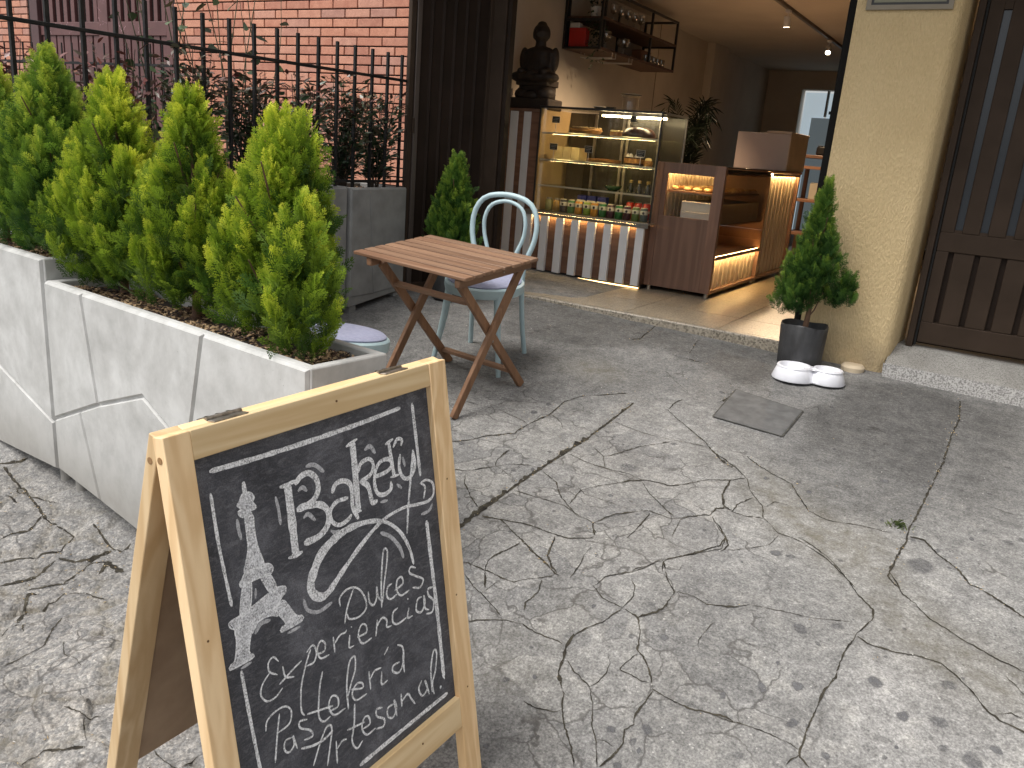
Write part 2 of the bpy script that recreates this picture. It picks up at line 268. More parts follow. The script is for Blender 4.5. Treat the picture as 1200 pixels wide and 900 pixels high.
 'Artesanal':[([(0.1641, 0.6544), (0.1869, 0.6202), (0.2081, 0.5975), (0.2201, 0.6056), (0.212, 0.6356), (0.1976, 0.676)], [0.00418]), ([(0.141, 0.6033), (0.1686, 0.6142), (0.1969, 0.6184), (0.2221, 0.6138)], [0.00524]), ([(0.2269, 0.6393), (0.2228, 0.6868)], [0.00422]), ([(0.2275, 0.657), (0.2425, 0.6489), (0.2544, 0.6523)], [0.00424]), ([(0.2863, 0.5925), (0.2787, 0.6322), (0.268, 0.6644), (0.2786, 0.6877), (0.2964, 0.6807)], [0.00439]), ([(0.2585, 0.635), (0.3084, 0.6458)], [0.00444]), ([(0.3, 0.6571), (0.3214, 0.6574), (0.319, 0.6391), (0.3061, 0.6371), (0.2982, 0.6549), (0.3096, 0.6758), (0.3358, 0.6761)], [0.00449]), ([(0.3622, 0.644), (0.3454, 0.6384), (0.3431, 0.6531), (0.3634, 0.6717), (0.359, 0.6853), (0.3376, 0.6795)], [0.00467]), ([(0.396, 0.6545), (0.3778, 0.6541), (0.3751, 0.6716), (0.3893, 0.6828), (0.4036, 0.6676), (0.3986, 0.6473), (0.4022, 0.6874)], [0.00476]), ([(0.4217, 0.6444), (0.4203, 0.6754)], [0.00483]), ([(0.4205, 0.6637), (0.4422, 0.6568), (0.4521, 0.6743), (0.463, 0.6924)], [0.00496]), ([(0.4916, 0.6509), (0.4791, 0.6652), (0.4889, 0.687), (0.5079, 0.6779), (0.5022, 0.6565), (0.5124, 0.6957)], [0.00516]), ([(0.523, 0.6966), (0.5257, 0.6416), (0.5412, 0.6037), (0.5508, 0.6127), (0.5417, 0.6499), (0.5257, 0.6784), (0.5291, 0.7049)], [0.00522]), ([(0.5622, 0.6606), (0.5701, 0.6898)], [0.00532]), ([(0.5511, 0.6983), (0.5559, 0.7035)], [0.00759])],
}
TOWER=[[(0.0933, 0.067), (0.0975, 0.0673), (0.0983, 0.0875), (0.0925, 0.0861)], [(0.0811, 0.0972), (0.092, 0.0854), (0.1067, 0.0886), (0.1134, 0.1), (0.1088, 0.1058), (0.1148, 0.1181), (0.1027, 0.1203), (0.1031, 0.1288), (0.0825, 0.1248), (0.0772, 0.1137), (0.0848, 0.1112), (0.0767, 0.1024)], [(0.0884, 0.1258), (0.1049, 0.1289), (0.1045, 0.1542), (0.1066, 0.1866), (0.1151, 0.2271), (0.0968, 0.2235), (0.0725, 0.2216), (0.0852, 0.1889), (0.0878, 0.1586)], [(0.0648, 0.232), (0.0754, 0.2227), (0.0968, 0.2235), (0.123, 0.226), (0.1327, 0.2379), (0.1235, 0.2467), (0.1029, 0.2436), (0.0823, 0.2435), (0.0636, 0.2461), (0.0597, 0.2372)], [(0.0636, 0.2461), (0.0823, 0.2435), (0.0729, 0.2893), (0.0523, 0.2927)], [(0.1029, 0.2436), (0.1235, 0.2467), (0.1343, 0.2762), (0.1195, 0.2786)], [(0.1195, 0.2786), (0.1343, 0.2762), (0.1533, 0.2821), (0.1529, 0.293), (0.1426, 0.2985), (0.133, 0.3086), (0.1208, 0.3109), (0.0728, 0.3128), (0.0362, 0.3105), (0.028, 0.2961), (0.0523, 0.2927), (0.0729, 0.2893)], [(0.0362, 0.3105), (0.0728, 0.3128), (0.072, 0.321), (0.0589, 0.3631), (0.0665, 0.3734), (0.0619, 0.3787), (0.0169, 0.3768), (0.0207, 0.3682), (0.0282, 0.3657), (0.0367, 0.336)], [(0.1208, 0.3109), (0.133, 0.3086), (0.1478, 0.3075), (0.169, 0.3451), (0.1832, 0.3527), (0.1817, 0.3623), (0.1323, 0.3617), (0.1357, 0.3532), (0.1447, 0.3518), (0.1324, 0.3283)], [(0.0728, 0.3128), (0.1208, 0.3109), (0.1298, 0.3282), (0.1127, 0.3204), (0.0871, 0.3205), (0.0699, 0.334)]]
BO=[-1.04, 0.7965, 1.0802];BE1=[0.0242, 0.9997, 0.0026];BE2=[0.1776, -0.0017, -0.9841];BN=[0.9838, -0.0243, 0.1776]
CRACKS=[([(-1.467, 2.204), (-1.458, 2.334), (-1.452, 2.481), (-1.445, 2.656), (-1.424, 2.912), (-1.408, 3.116)], 24.5), ([(-1.408, 3.116), (-1.404, 3.313), (-1.402, 3.563)], 14.9), ([(-1.866, 2.703), (-1.808, 2.761), (-1.771, 2.833), (-1.677, 2.933), (-1.687, 3.036), (-1.658, 3.192), (-1.67, 3.361), (-1.633, 3.475), (-1.548, 3.555), (-1.457, 3.655)], 6.4), ([(-2.045, 3.079), (-1.86, 3.093), (-1.691, 3.043)], 3.1), ([(-1.658, 3.192), (-1.591, 3.157), (-1.539, 3.098)], 3.8), ([(-1.714, 2.511), (-1.654, 2.542), (-1.589, 2.636), (-1.549, 2.689), (-1.464, 2.727)], 4.8), ([(-1.589, 2.636), (-1.612, 2.691), (-1.616, 2.785)], 5.4), ([(-1.585, 2.631), (-1.463, 2.58)], 2.7), ([(-1.649, 2.508), (-1.613, 2.448), (-1.539, 2.384), (-1.467, 2.339)], 5.1), ([(-1.431, 2.304), (-1.36, 2.321), (-1.313, 2.297), (-1.221, 2.252), (-1.114, 2.208)], 4.7), ([(-1.232, 2.245), (-1.252, 2.187), (-1.273, 2.11), (-1.255, 2.066), (-1.213, 2.005)], 4.5), ([(-1.427, 2.297), (-1.26, 2.349), (-1.187, 2.351), (-1.109, 2.357), (-1.041, 2.399), (-1.036, 2.418)], 4.6), ([(-1.15, 2.339), (-1.123, 2.232), (-1.08, 2.184), (-1.047, 2.176)], 6.3), ([(-1.418, 2.517), (-1.306, 2.518), (-1.218, 2.536), (-1.134, 2.5), (-1.077, 2.489)], 4.0), ([(-1.41, 2.707), (-1.324, 2.669), (-1.252, 2.579), (-1.206, 2.545), (-1.13, 2.492)], 4.7), ([(-1.21, 2.553), (-1.223, 2.669), (-1.168, 2.757), (-1.091, 2.85), (-1.041, 2.886), (-0.951, 2.902), (-0.905, 2.96), (-0.844, 3.041), (-0.768, 3.096)], 5.7), ([(-1.298, 2.663), (-1.228, 2.678), (-1.19, 2.647), (-1.062, 2.648), (-1.011, 2.652)], 2.6), ([(-1.066, 2.868), (-0.966, 2.785), (-0.854, 2.699)], 4.2), ([(-1.077, 2.489), (-1.054, 2.546), (-1.001, 2.63), (-0.951, 2.679), (-0.862, 2.683), (-0.804, 2.735), (-0.744, 2.788), (-0.747, 2.852), (-0.696, 2.877)], 5.3), ([(-0.936, 2.668), (-0.934, 2.549), (-0.94, 2.476), (-0.919, 2.472)], 4.6), ([(-1.077, 2.489), (-1.039, 2.425)], 7.3), ([(-0.768, 3.096), (-0.754, 2.961), (-0.731, 2.886), (-0.693, 2.868)], 6.0), ([(-0.738, 2.783), (-0.692, 2.722), (-0.648, 2.674), (-0.647, 2.617), (-0.714, 2.523), (-0.768, 2.449), (-0.781, 2.414), (-0.759, 2.361)], 4.7), ([(-0.81, 2.578), (-0.825, 2.689), (-0.811, 2.73)], 3.2), ([(-0.786, 2.427), (-0.812, 2.358), (-0.843, 2.306)], 3.5), ([(-1.404, 2.898), (-1.312, 2.883), (-1.193, 2.877), (-1.121, 2.891), (-1.049, 2.88)], 4.1), ([(-1.228, 2.891), (-1.272, 2.967), (-1.343, 3.014)], 3.3), ([(-1.272, 2.967), (-1.226, 3.043), (-1.188, 3.143), (-1.088, 3.27)], 4.5), ([(-1.383, 3.296), (-1.221, 3.271), (-1.095, 3.287), (-0.94, 3.31)], 3.4), ([(-1.237, 3.577), (-1.14, 3.493), (-1.016, 3.391), (-0.949, 3.334)], 5.3), ([(-0.949, 3.334), (-0.86, 3.241), (-0.798, 3.204)], 11.7), ([(-1.232, 3.581), (-1.24, 3.648), (-1.222, 3.736)], 5.1), ([(-1.215, 2.874), (-1.159, 2.876), (-1.095, 2.859)], 2.7), ([(-0.893, 3.283), (-0.834, 3.241), (-0.762, 3.186), (-0.717, 3.142), (-0.677, 3.047), (-0.599, 2.966), (-0.581, 2.891), (-0.506, 2.821), (-0.422, 2.811), (-0.335, 2.77), (-0.271, 2.708), (-0.21, 2.642)], 4.6), ([(-0.778, 3.338), (-0.718, 3.285), (-0.632, 3.242), (-0.56, 3.205), (-0.503, 3.114), (-0.451, 3.038)], 7.6), ([(-0.451, 3.038), (-0.372, 3.019), (-0.27, 3.05), (-0.159, 3.067)], 4.1), ([(-0.815, 3.058), (-0.773, 3.089), (-0.724, 3.149)], 5.4), ([(-0.769, 3.078), (-0.758, 2.966), (-0.726, 2.874), (-0.743, 2.851)], 6.0), ([(-0.654, 3.005), (-0.688, 2.924), (-0.687, 2.858), (-0.639, 2.86), (-0.579, 2.882)], 4.6), ([(-0.708, 2.748), (-0.664, 2.689), (-0.632, 2.634), (-0.641, 2.581)], 4.9), ([(-0.722, 2.877), (-0.686, 2.87)], 3.3), ([(-0.076, 4.575), (-0.061, 4.344), (-0.07, 4.037), (-0.074, 3.825), (-0.084, 3.601), (-0.097, 3.325), (-0.116, 3.159), (-0.117, 3.017), (-0.127, 2.862), (-0.13, 2.773), (-0.091, 2.725)], 7.5), ([(-0.104, 3.076), (-0.058, 3.079), (-0.01, 3.017), (0.06, 2.958), (0.104, 2.887), (0.142, 2.88)], 8.5), ([(-0.599, 2.966), (-0.573, 3.029), (-0.527, 3.039)], 3.1), ([(-0.501, 2.804), (-0.513, 2.718), (-0.58, 2.643), (-0.622, 2.604)], 2.8), ([(0.127, 3.486), (0.223, 3.465)], 3.4), ([(-1.242, 2.269), (-1.187, 2.23), (-1.11, 2.201), (-1.033, 2.168)], 6.3), ([(-1.343, 2.062), (-1.256, 2.07), (-1.192, 2.065), (-1.144, 2.066), (-1.11, 2.104), (-1.069, 2.147), (-1.05, 2.165)], 3.4), ([(-1.312, 2.026), (-1.253, 1.994), (-1.209, 1.981), (-1.135, 1.949), (-1.104, 1.931)], 3.5), ([(-1.212, 1.985), (-1.189, 2.06)], 3.4), ([(-1.179, 1.869), (-1.147, 1.897), (-1.093, 1.929), (-1.032, 1.948), (-0.98, 1.937), (-0.889, 1.933)], 4.0), ([(-1.074, 2.124), (-1.056, 2.07), (-1.069, 2.015), (-1.053, 1.982)], 4.1), ([(-1.071, 1.938), (-1.042, 1.965)], 2.4), ([(-1.014, 2.347), (-1.005, 2.256), (-1.001, 2.179)], 2.8), ([(-0.918, 2.18), (-0.902, 2.238), (-0.842, 2.304), (-0.818, 2.351), (-0.788, 2.432)], 3.3), ([(-0.918, 2.18), (-0.867, 2.151), (-0.796, 2.142)], 3.6), ([(-0.796, 2.142), (-0.822, 2.063), (-0.87, 1.991), (-0.881, 1.964)], 4.3), ([(-0.878, 1.982), (-0.877, 1.934), (-0.861, 1.891), (-0.852, 1.846), (-0.814, 1.8)], 10.2), ([(-0.796, 2.142), (-0.784, 2.199), (-0.803, 2.248), (-0.829, 2.275)], 3.4), ([(-0.787, 2.141), (-0.738, 2.127), (-0.705, 2.083), (-0.687, 2.017), (-0.649, 1.987), (-0.601, 1.926)], 5.1), ([(-0.74, 2.132), (-0.698, 2.18), (-0.68, 2.215), (-0.686, 2.292), (-0.753, 2.37), (-0.785, 2.425)], 5.9), ([(-0.785, 2.425), (-0.706, 2.526), (-0.644, 2.607), (-0.65, 2.679)], 5.0), ([(-0.686, 2.292), (-0.63, 2.299), (-0.581, 2.282), (-0.506, 2.323)], 3.4), ([(-0.598, 1.918), (-0.535, 1.911), (-0.471, 1.915), (-0.411, 1.926), (-0.369, 1.928)], 5.5), ([(-0.593, 1.916), (-0.594, 1.875), (-0.601, 1.826), (-0.589, 1.794), (-0.606, 1.767), (-0.597, 1.734), (-0.604, 1.681), (-0.619, 1.64)], 4.8), ([(-0.681, 2.005), (-0.69, 1.964), (-0.699, 1.935), (-0.643, 1.932), (-0.608, 1.932)], 3.1), ([(-0.749, 1.845), (-0.731, 1.903), (-0.738, 1.938), (-0.753, 1.96)], 3.1), ([(-0.847, 1.889), (-0.813, 1.858), (-0.748, 1.841)], 4.3), ([(-0.746, 1.838), (-0.714, 1.8), (-0.684, 1.737), (-0.658, 1.709), (-0.622, 1.639)], 3.6), ([(-0.814, 1.8), (-0.767, 1.726), (-0.722, 1.673), (-0.672, 1.61)], 4.8), ([(-0.885, 1.714), (-0.844, 1.714), (-0.802, 1.724), (-0.782, 1.744)], 3.0), ([(-0.658, 1.709), (-0.611, 1.71)], 2.2), ([(-0.533, 2.228), (-0.544, 2.14), (-0.533, 2.103)], 2.4), ([(-0.436, 2.83), (-0.357, 2.791), (-0.306, 2.754), (-0.251, 2.688), (-0.202, 2.624), (-0.144, 2.556), (-0.14, 2.514), (-0.157, 2.404), (-0.169, 2.32), (-0.178, 2.203), (-0.192, 2.145), (-0.195, 2.077), (-0.202, 2.003), (-0.201, 1.93), (-0.195, 1.909), (-0.166, 1.894)], 5.4), ([(-0.131, 2.806), (-0.101, 2.743), (-0.079, 2.694), (-0.03, 2.666), (0.013, 2.62), (0.065, 2.593), (0.109, 2.568), (0.165, 2.546), (0.219, 2.519), (0.27, 2.511)], 5.3), ([(0.143, 2.873), (0.173, 2.854), (0.218, 2.823), (0.261, 2.793), (0.33, 2.755)], 8.3), ([(-0.156, 2.398), (-0.11, 2.383), (-0.048, 2.387), (0.017, 2.412), (0.07, 2.417), (0.113, 2.38), (0.154, 2.345), (0.195, 2.288), (0.232, 2.273), (0.279, 2.264), (0.337, 2.246)], 6.0), ([(-0.415, 1.924), (-0.346, 1.928), (-0.267, 1.933), (-0.201, 1.93)], 3.7), ([(-0.552, 2.3), (-0.51, 2.32), (-0.467, 2.36)], 4.3), ([(-0.465, 2.356), (-0.341, 2.39), (-0.256, 2.42), (-0.182, 2.457)], 2.3), ([(0.228, 2.464), (0.273, 2.414), (0.31, 2.394)], 3.7), ([(0.219, 2.293), (0.247, 2.321), (0.277, 2.31)], 3.3), ([(-0.197, 1.916), (-0.217, 1.874)], 4.4), ([(-3.472, 1.689), (-3.402, 1.739), (-3.402, 1.772)], 12.8), ([(-2.96, 1.413), (-2.96, 1.454), (-2.923, 1.498), (-2.96, 1.562), (-2.971, 1.576)], 11.5), ([(-2.816, 1.336), (-2.801, 1.394), (-2.762, 1.44), (-2.725, 1.482), (-2.712, 1.502)], 10.8), ([(-2.687, 1.267), (-2.647, 1.328), (-2.652, 1.377), (-2.684, 1.457)], 10.7), ([(-2.683, 1.47), (-2.617, 1.487), (-2.584, 1.53), (-2.575, 1.606)], 14.1), ([(-3.43, 1.682), (-3.299, 1.649), (-3.193, 1.636), (-3.018, 1.596), (-2.941, 1.573), (-2.869, 1.575)], 11.2), ([(-3.133, 1.572), (-3.19, 1.581), (-3.223, 1.577)], 8.1), ([(-3.252, 1.646), (-3.208, 1.614), (-3.154, 1.629)], 8.0), ([(-3.135, 1.626), (-3.038, 1.639), (-2.993, 1.65)], 7.7), ([(-2.858, 1.569), (-2.759, 1.575), (-2.718, 1.499), (-2.725, 1.482)], 10.8), ([(-2.47, 1.485), (-2.484, 1.513), (-2.494, 1.541), (-2.453, 1.54), (-2.405, 1.536)], 23.5), ([(-2.601, 1.296), (-2.57, 1.33), (-2.515, 1.39), (-2.54, 1.46)], 6.9), ([(-2.536, 1.45), (-2.55, 1.502), (-2.502, 1.55)], 6.9), ([(-2.747, 1.644), (-2.623, 1.615), (-2.523, 1.61), (-2.53, 1.653)], 8.8), ([(-3.426, 1.549), (-3.432, 1.621), (-3.438, 1.67)], 10.6), ([(-2.464, 1.202), (-2.503, 1.244), (-2.57, 1.295), (-2.541, 1.315)], 13.5), ([(-2.434, 1.133), (-2.459, 1.186), (-2.423, 1.2), (-2.378, 1.175)], 6.4), ([(-2.333, 1.272), (-2.302, 1.226), (-2.245, 1.16), (-2.252, 1.112), (-2.261, 1.042)], 4.6), ([(-2.205, 1.202), (-2.143, 1.165), (-2.047, 1.159)], 2.9), ([(-1.929, 1.037), (-1.846, 1.046), (-1.812, 1.073)], 4.9), ([(-1.843, 1.044), (-1.761, 0.995)], 3.7), ([(-1.847, 0.877), (-1.832, 0.923), (-1.786, 0.946), (-1.751, 0.986)], 6.6), ([(-1.673, 1.047), (-1.675, 1.079), (-1.645, 1.108), (-1.653, 1.12)], 6.6), ([(-1.609, 1.082), (-1.554, 1.078), (-1.496, 1.078)], 4.0), ([(-1.506, 1.086), (-1.499, 1.131)], 3.3), ([(-2.472, 1.275), (-2.445, 1.317), (-2.467, 1.359), (-2.402, 1.394), (-2.299, 1.404)], 6.4), ([(-1.779, 4.363), (-1.749, 4.417), (-1.768, 4.693), (-1.776, 4.756)], 6.4), ([(-1.427, 4.374), (-1.45, 4.501), (-1.458, 4.616)], 6.7), ([(-1.43, 4.027), (-1.349, 3.943), (-1.228, 3.829)], 3.5), ([(-1.054, 3.939), (-1.042, 3.97), (-1.054, 3.831)], 8.6), ([(-1.509, 4.282), (-1.401, 4.283), (-1.282, 4.269)], 9.5)]
SPOTS=[(-0.463, 2.273, 0.0125), (-0.309, 2.339, 0.0252), (-0.217, 2.411, 0.0257), (-0.257, 2.117, 0.0197), (-0.236, 1.997, 0.0168), (-0.327, 1.844, 0.0132), (-0.34, 2.066, 0.0195), (-0.077, 2.237, 0.0203), (0.006, 2.156, 0.0199), (0.091, 2.186, 0.0281), (0.223, 2.169, 0.0176), (0.177, 2.106, 0.0275), (0.095, 2.334, 0.0209), (0.11, 2.108, 0.0173), (-0.477, 2.684, 0.0234), (-0.428, 2.695, 0.0188), (-0.044, 2.902, 0.0572), (-0.325, 2.169, 0.0096), (-0.247, 2.3, 0.0125), (-0.138, 1.945, 0.015), (-0.07, 2.353, 0.0067), (-0.088, 2.318, 0.005), (-0.051, 2.011, 0.0061), (-0.011, 2.011, 0.0076), (0.008, 2.054, 0.0077), (-0.967, 1.75, 0.0138), (-0.792, 1.865, 0.0154), (-0.558, 1.798, 0.0185), (-0.575, 1.747, 0.0146), (-0.64, 1.753, 0.0133), (-0.641, 2.096, 0.0177), (-0.725, 2.055, 0.012), (-0.725, 2.202, 0.0125), (-0.58, 1.668, 0.0144), (-0.898, 1.549, 0.0109), (-0.422, 1.987, 0.0154), (-0.485, 3.181, 0.0161), (-0.54, 3.244, 0.0131), (-0.251, 3.453, 0.0205), (-0.207, 3.126, 0.0105), (-0.11, 3.505, 0.0138), (0.199, 3.242, 0.0216), (0.238, 3.288, 0.0164), (-1.725, 3.166, 0.0213), (-1.715, 3.28, 0.0145), (-1.81, 2.709, 0.0163), (-1.36, 3.183, 0.0171), (-1.073, 3.248, 0.0158), (-1.474, 2.87, 0.0129), (-1.51, 2.646, 0.0123), (-1.143, 2.94, 0.04), (-0.978, 2.323, 0.0088), (-1.106, 2.696, 0.0119), (-1.532, 3.933, 0.0136)]
REGIONS={'dark': [[(-0.682, 3.951), (-0.538, 4.49), (-0.314, 4.66), (-0.076, 4.575), (-0.066, 4.34), (-0.078, 3.821), (-0.122, 3.176), (-0.374, 3.028), (-0.453, 3.048), (-0.635, 3.253), (-0.776, 3.368), (-0.628, 3.595)], [(-2.761, 4.517), (-2.665, 4.718), (-1.981, 4.806), (-1.363, 4.69), (-1.0, 4.764), (-0.931, 4.285), (-1.018, 4.078), (-1.202, 4.176), (-1.399, 4.257), (-1.625, 4.334), (-1.923, 4.101), (-2.431, 4.003)], [(-0.92, 1.567), (-0.912, 1.653), (-0.876, 1.701), (-0.788, 1.714), (-0.727, 1.661), (-0.673, 1.593), (-0.871, 1.474)]], 'dark2': [[(-0.054, 4.458), (0.205, 4.578), (0.322, 3.58), (0.155, 3.461), (-0.092, 3.284), (-0.06, 3.835)]], 'moss': [[(-0.159, 2.804), (-0.03, 2.666), (0.109, 2.568), (0.27, 2.511), (0.334, 2.357), (0.231, 2.301), (0.154, 2.345), (0.069, 2.429), (-0.05, 2.398), (-0.112, 2.435), (-0.118, 2.559), (-0.26, 2.733), (-0.429, 2.836)], [(-0.77, 3.316), (-0.56, 3.205), (-0.451, 3.038), (-0.156, 3.049), (-0.12, 2.867), (-0.257, 2.718), (-0.501, 2.804), (-0.657, 3.015)], [(-0.989, 2.028), (-0.965, 2.114), (-0.934, 2.158), (-0.904, 2.052), (-0.9, 1.997), (-0.95, 1.992)], [(-1.113, 1.796), (-1.014, 1.85), (-0.908, 1.777), (-0.907, 1.684), (-1.005, 1.666)], [(-0.888, 2.446), (-0.89, 2.561), (-0.823, 2.609), (-0.791, 2.46), (-0.848, 2.42)], [(-1.924, 3.768), (-1.872, 3.902), (-1.64, 3.895), (-1.59, 3.758), (-1.695, 3.678)]], 'light': [[(-0.152, 2.381), (-0.046, 2.375), (0.051, 2.404), (0.128, 2.35), (0.208, 2.277), (0.338, 2.212), (0.351, 1.909), (-0.203, 1.594), (-0.197, 1.916)], [(0.062, 2.626), (0.113, 2.69), (0.17, 2.672), (0.162, 2.597), (0.109, 2.574)], [(-0.045, 3.503), (0.029, 3.606), (0.041, 3.566), (-0.005, 3.472)]], 'darkcement': [[(-4.179, 3.939), (-3.498, 4.374), (-2.766, 4.848), (-1.969, 4.779), (-0.978, 4.87), (-0.528, 4.719), (0.198, 4.775), (0.228, 3.835), (-0.101, 3.353), (-0.393, 3.563), (-0.8, 3.459), (-1.256, 3.943), (-1.438, 3.421), (-1.975, 3.535), (-2.068, 3.067), (-2.624, 3.038), (-3.126, 2.946)]], 'craze': [[(-2.417, 2.805), (-2.09, 3.241), (-1.535, 3.348), (-1.074, 3.256), (-0.764, 3.116), (-0.512, 2.713), (-0.539, 2.262), (-0.209, 2.158), (-0.214, 1.722), (-0.799, 1.369), (-1.187, 1.752), (-1.681, 1.973)], [(-3.399, 1.326), (-2.568, 1.598), (-1.483, 1.087), (-1.784, 0.608)]], 'rough': [[(-4.989, 1.307), (-3.248, 1.78), (-2.547, 1.688), (-1.839, 1.624), (-1.164, 1.021), (-2.296, 0.317)]]}
# ------------------------------------------------------------------ ground: one cracked concrete sheet rising to the shop front
def ground_mat():
    m, nt, b = _base('cracked_concrete'); co = _coord(nt)
    at = nt.nodes.new('ShaderNodeAttribute'); at.attribute_name = 'gcol'
    sp = nt.nodes.new('ShaderNodeSeparateColor'); nt.links.new(at.outputs['Color'], sp.inputs[0])
    n1 = _noise(nt, co, 2.3, 6, .6, .4); n2 = _noise(nt, co, 14, 6, .62); n3 = _noise(nt, co, 150, 4, .7); n4 = _noise(nt, co, 55, 5, .6)
    c = _ramp(nt, n1, [(.25, (.185, .181, .174)), (.5, (.232, .228, .221)), (.75, (.280, .275, .267))])
    c = _mixc(nt, 1, c, _ramp(nt, n2, [(.28, (.70, .70, .70)), (.52, (1, 1, 1)), (.72, (1.24, 1.23, 1.2))]), 'MULTIPLY')
    c = _mixc(nt, 1, c, _ramp(nt, n4, [(.3, (.72, .72, .72)), (.7, (1.25, 1.25, 1.25))]), 'MULTIPLY')
    c = _mixc(nt, 1, c, _ramp(nt, n3, [(.3, (.5, .5, .5)), (.5, (1, 1, 1)), (.7, (1.6, 1.6, 1.57))]), 'MULTIPLY')
    # pale worn flecks and little dark pits
    v = nt.nodes.new('ShaderNodeTexVoronoi'); v.inputs['Scale'].default_value = 46; nt.links.new(co, v.inputs['Vector'])
    fl = _ramp(nt, v.outputs['Distance'], [(.03, (1, 1, 1)), (.16, (0, 0, 0))])
    sel = _ramp(nt, _noise(nt, co, 9, 3), [(.44, (0, 0, 0)), (.56, (1, 1, 1))])
    c = _mixc(nt, _math(nt, 'MULTIPLY', _math(nt, 'MULTIPLY', fl, sel), .75), c, (.62, .6, .57))
    v2 = nt.nodes.new('ShaderNodeTexVoronoi'); v2.inputs['Scale'].default_value = 31; nt.links.new(co, v2.inputs['Vector'])
    pit = _ramp(nt, v2.outputs['Distance'], [(.05, (1, 1, 1)), (.17, (0, 0, 0))]); sel2 = _ramp(nt, _noise(nt, co, 5, 3), [(.54, (0, 0, 0)), (.6, (1, 1, 1))])
    c = _mixc(nt, _math(nt, 'MULTIPLY', _math(nt, 'MULTIPLY', pit, sel2), .8), c, (.07, .066, .062))
    # hairline crazing in patches
    dv = nt.nodes.new('ShaderNodeVectorMath'); dv.operation = 'MULTIPLY_ADD'
    nn = nt.nodes.new('ShaderNodeTexNoise'); nn.inputs['Scale'].default_value = 6; nn.inputs['Detail'].default_value = 6; nt.links.new(co, nn.inputs['Vector'])
    nt.links.new(nn.outputs['Color'], dv.inputs[0]); dv.inputs[1].default_value = (.22, .22, .22); nt.links.new(co, dv.inputs[2])
    v3 = nt.nodes.new('ShaderNodeTexVoronoi'); v3.feature = 'DISTANCE_TO_EDGE'; v3.inputs['Scale'].default_value = 5.2; nt.links.new(dv.outputs[0], v3.inputs['Vector'])
    hair = _ramp(nt, v3.outputs['Distance'], [(.006, (1, 1, 1)), (.026, (0, 0, 0))]); sel3 = _ramp(nt, _math(nt, 'ADD', _noise(nt, co, 4.1, 4), _math(nt, 'MULTIPLY', at.outputs['Alpha'], .16)), [(.54, (0, 0, 0)), (.66, (1, 1, 1))])
    c = _mixc(nt, _math(nt, 'MULTIPLY', _math(nt, 'MULTIPLY', hair, sel3), .85), c, (.09, .085, .08))
    vc = nt.nodes.new('ShaderNodeTexVoronoi'); vc.inputs['Scale'].default_value = 5.2; nt.links.new(dv.outputs[0], vc.inputs['Vector'])
    c = _mixc(nt, _math(nt, 'MULTIPLY', at.outputs['Alpha'], .9), c, _mixc(nt, 1, c, _ramp(nt, vc.outputs['Color'], [(.15, (.82, .82, .83)), (.85, (1.14, 1.13, 1.11))]), 'MULTIPLY'))
    # pale scuffs dragged across the slabs
    ns = _noise(nt, _coord(nt, (1, 4.5, 1)), 5, 6, .7, 1.2)
    c = _mixc(nt, _ramp(nt, ns, [(.60, (0, 0, 0)), (.74, (.45, .45, .45))]), c, (.46, .45, .43))
    # tone, moss and exposed aggregate from the patches of the slab
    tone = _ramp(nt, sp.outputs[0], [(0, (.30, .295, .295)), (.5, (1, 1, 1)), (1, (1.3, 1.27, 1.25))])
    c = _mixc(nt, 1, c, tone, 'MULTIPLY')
    mo = _math(nt, 'MULTIPLY', sp.outputs[1], _ramp(nt, n2, [(.35, (1, 1, 1)), (.62, (.25, .25, .25))]))
    c = _mixc(nt, _math(nt, 'MULTIPLY', mo, .6), c, (.15, .13, .085))
    ag = nt.nodes.new('ShaderNodeTexVoronoi'); ag.inputs['Scale'].default_value = 75; nt.links.new(co, ag.inputs['Vector'])
    agc = _ramp(nt, ag.outputs['Color'], [(.2, (.75, .75, .76)), (.8, (1.18, 1.14, 1.1))])
    c = _mixc(nt, sp.outputs[2], c, _mixc(nt, 1, c, agc, 'MULTIPLY'))
    nt.links.new(c, b.inputs['Base Color'])
    b.inputs['Roughness'].default_value = .82; b.inputs['Specular IOR Level'].default_value = .3
    h = _math(nt, 'ADD', _math(nt, 'MULTIPLY', n4, .7), _math(nt, 'MULTIPLY', n3, .5))
    h = _math(nt, 'ADD', h, _math(nt, 'MULTIPLY', _math(nt, 'MULTIPLY', ag.outputs['Distance'], sp.outputs[2]), -1.1))
    _bump(nt, b, h, .8, .004)
    return m
def _ss(t):
    t = np.clip(t, 0, 1); return t * t * (3 - 2 * t)
def gz0(x, y): return .12 * np.clip(y, -3, 4.9) - .03 * np.clip(x, -5, 1.5) - .07 * _ss((-1.8 - np.asarray(x)) / .8) * _ss((2.2 - np.asarray(y)) / .5) - .125 * _ss((2.4 - np.asarray(y)) / 1.05)
def axis(a, b, st, lo, hi):
    f = np.arange(a, b + st / 2, st); L = [a]; R_ = [b]; d = st
    while L[-1] > lo: d = min(d * 1.5, 12); L.append(L[-1] - d)
    d = st
    while R_[-1] < hi: d = min(d * 1.5, 12); R_.append(R_[-1] + d)
    return np.concatenate([L[:0:-1], f, R_[1:]])
GX = axis(-3.7, 1.25, .0125, -90, 90); GY = axis(.25, 4.74, .0125, -90, 90)
_gx, _gy = np.meshgrid(GX, GY)
def inpoly(poly, x, y):
    r = np.zeros(x.shape, bool); n = len(poly)
    for i in range(n):
        (x0, y0), (x1, y1) = poly[i], poly[(i + 1) % n]
        if y0 == y1: continue
        r ^= ((y0 > y) != (y1 > y)) & (x < (x1 - x0) * (y - y0) / (y1 - y0) + x0)
    return r
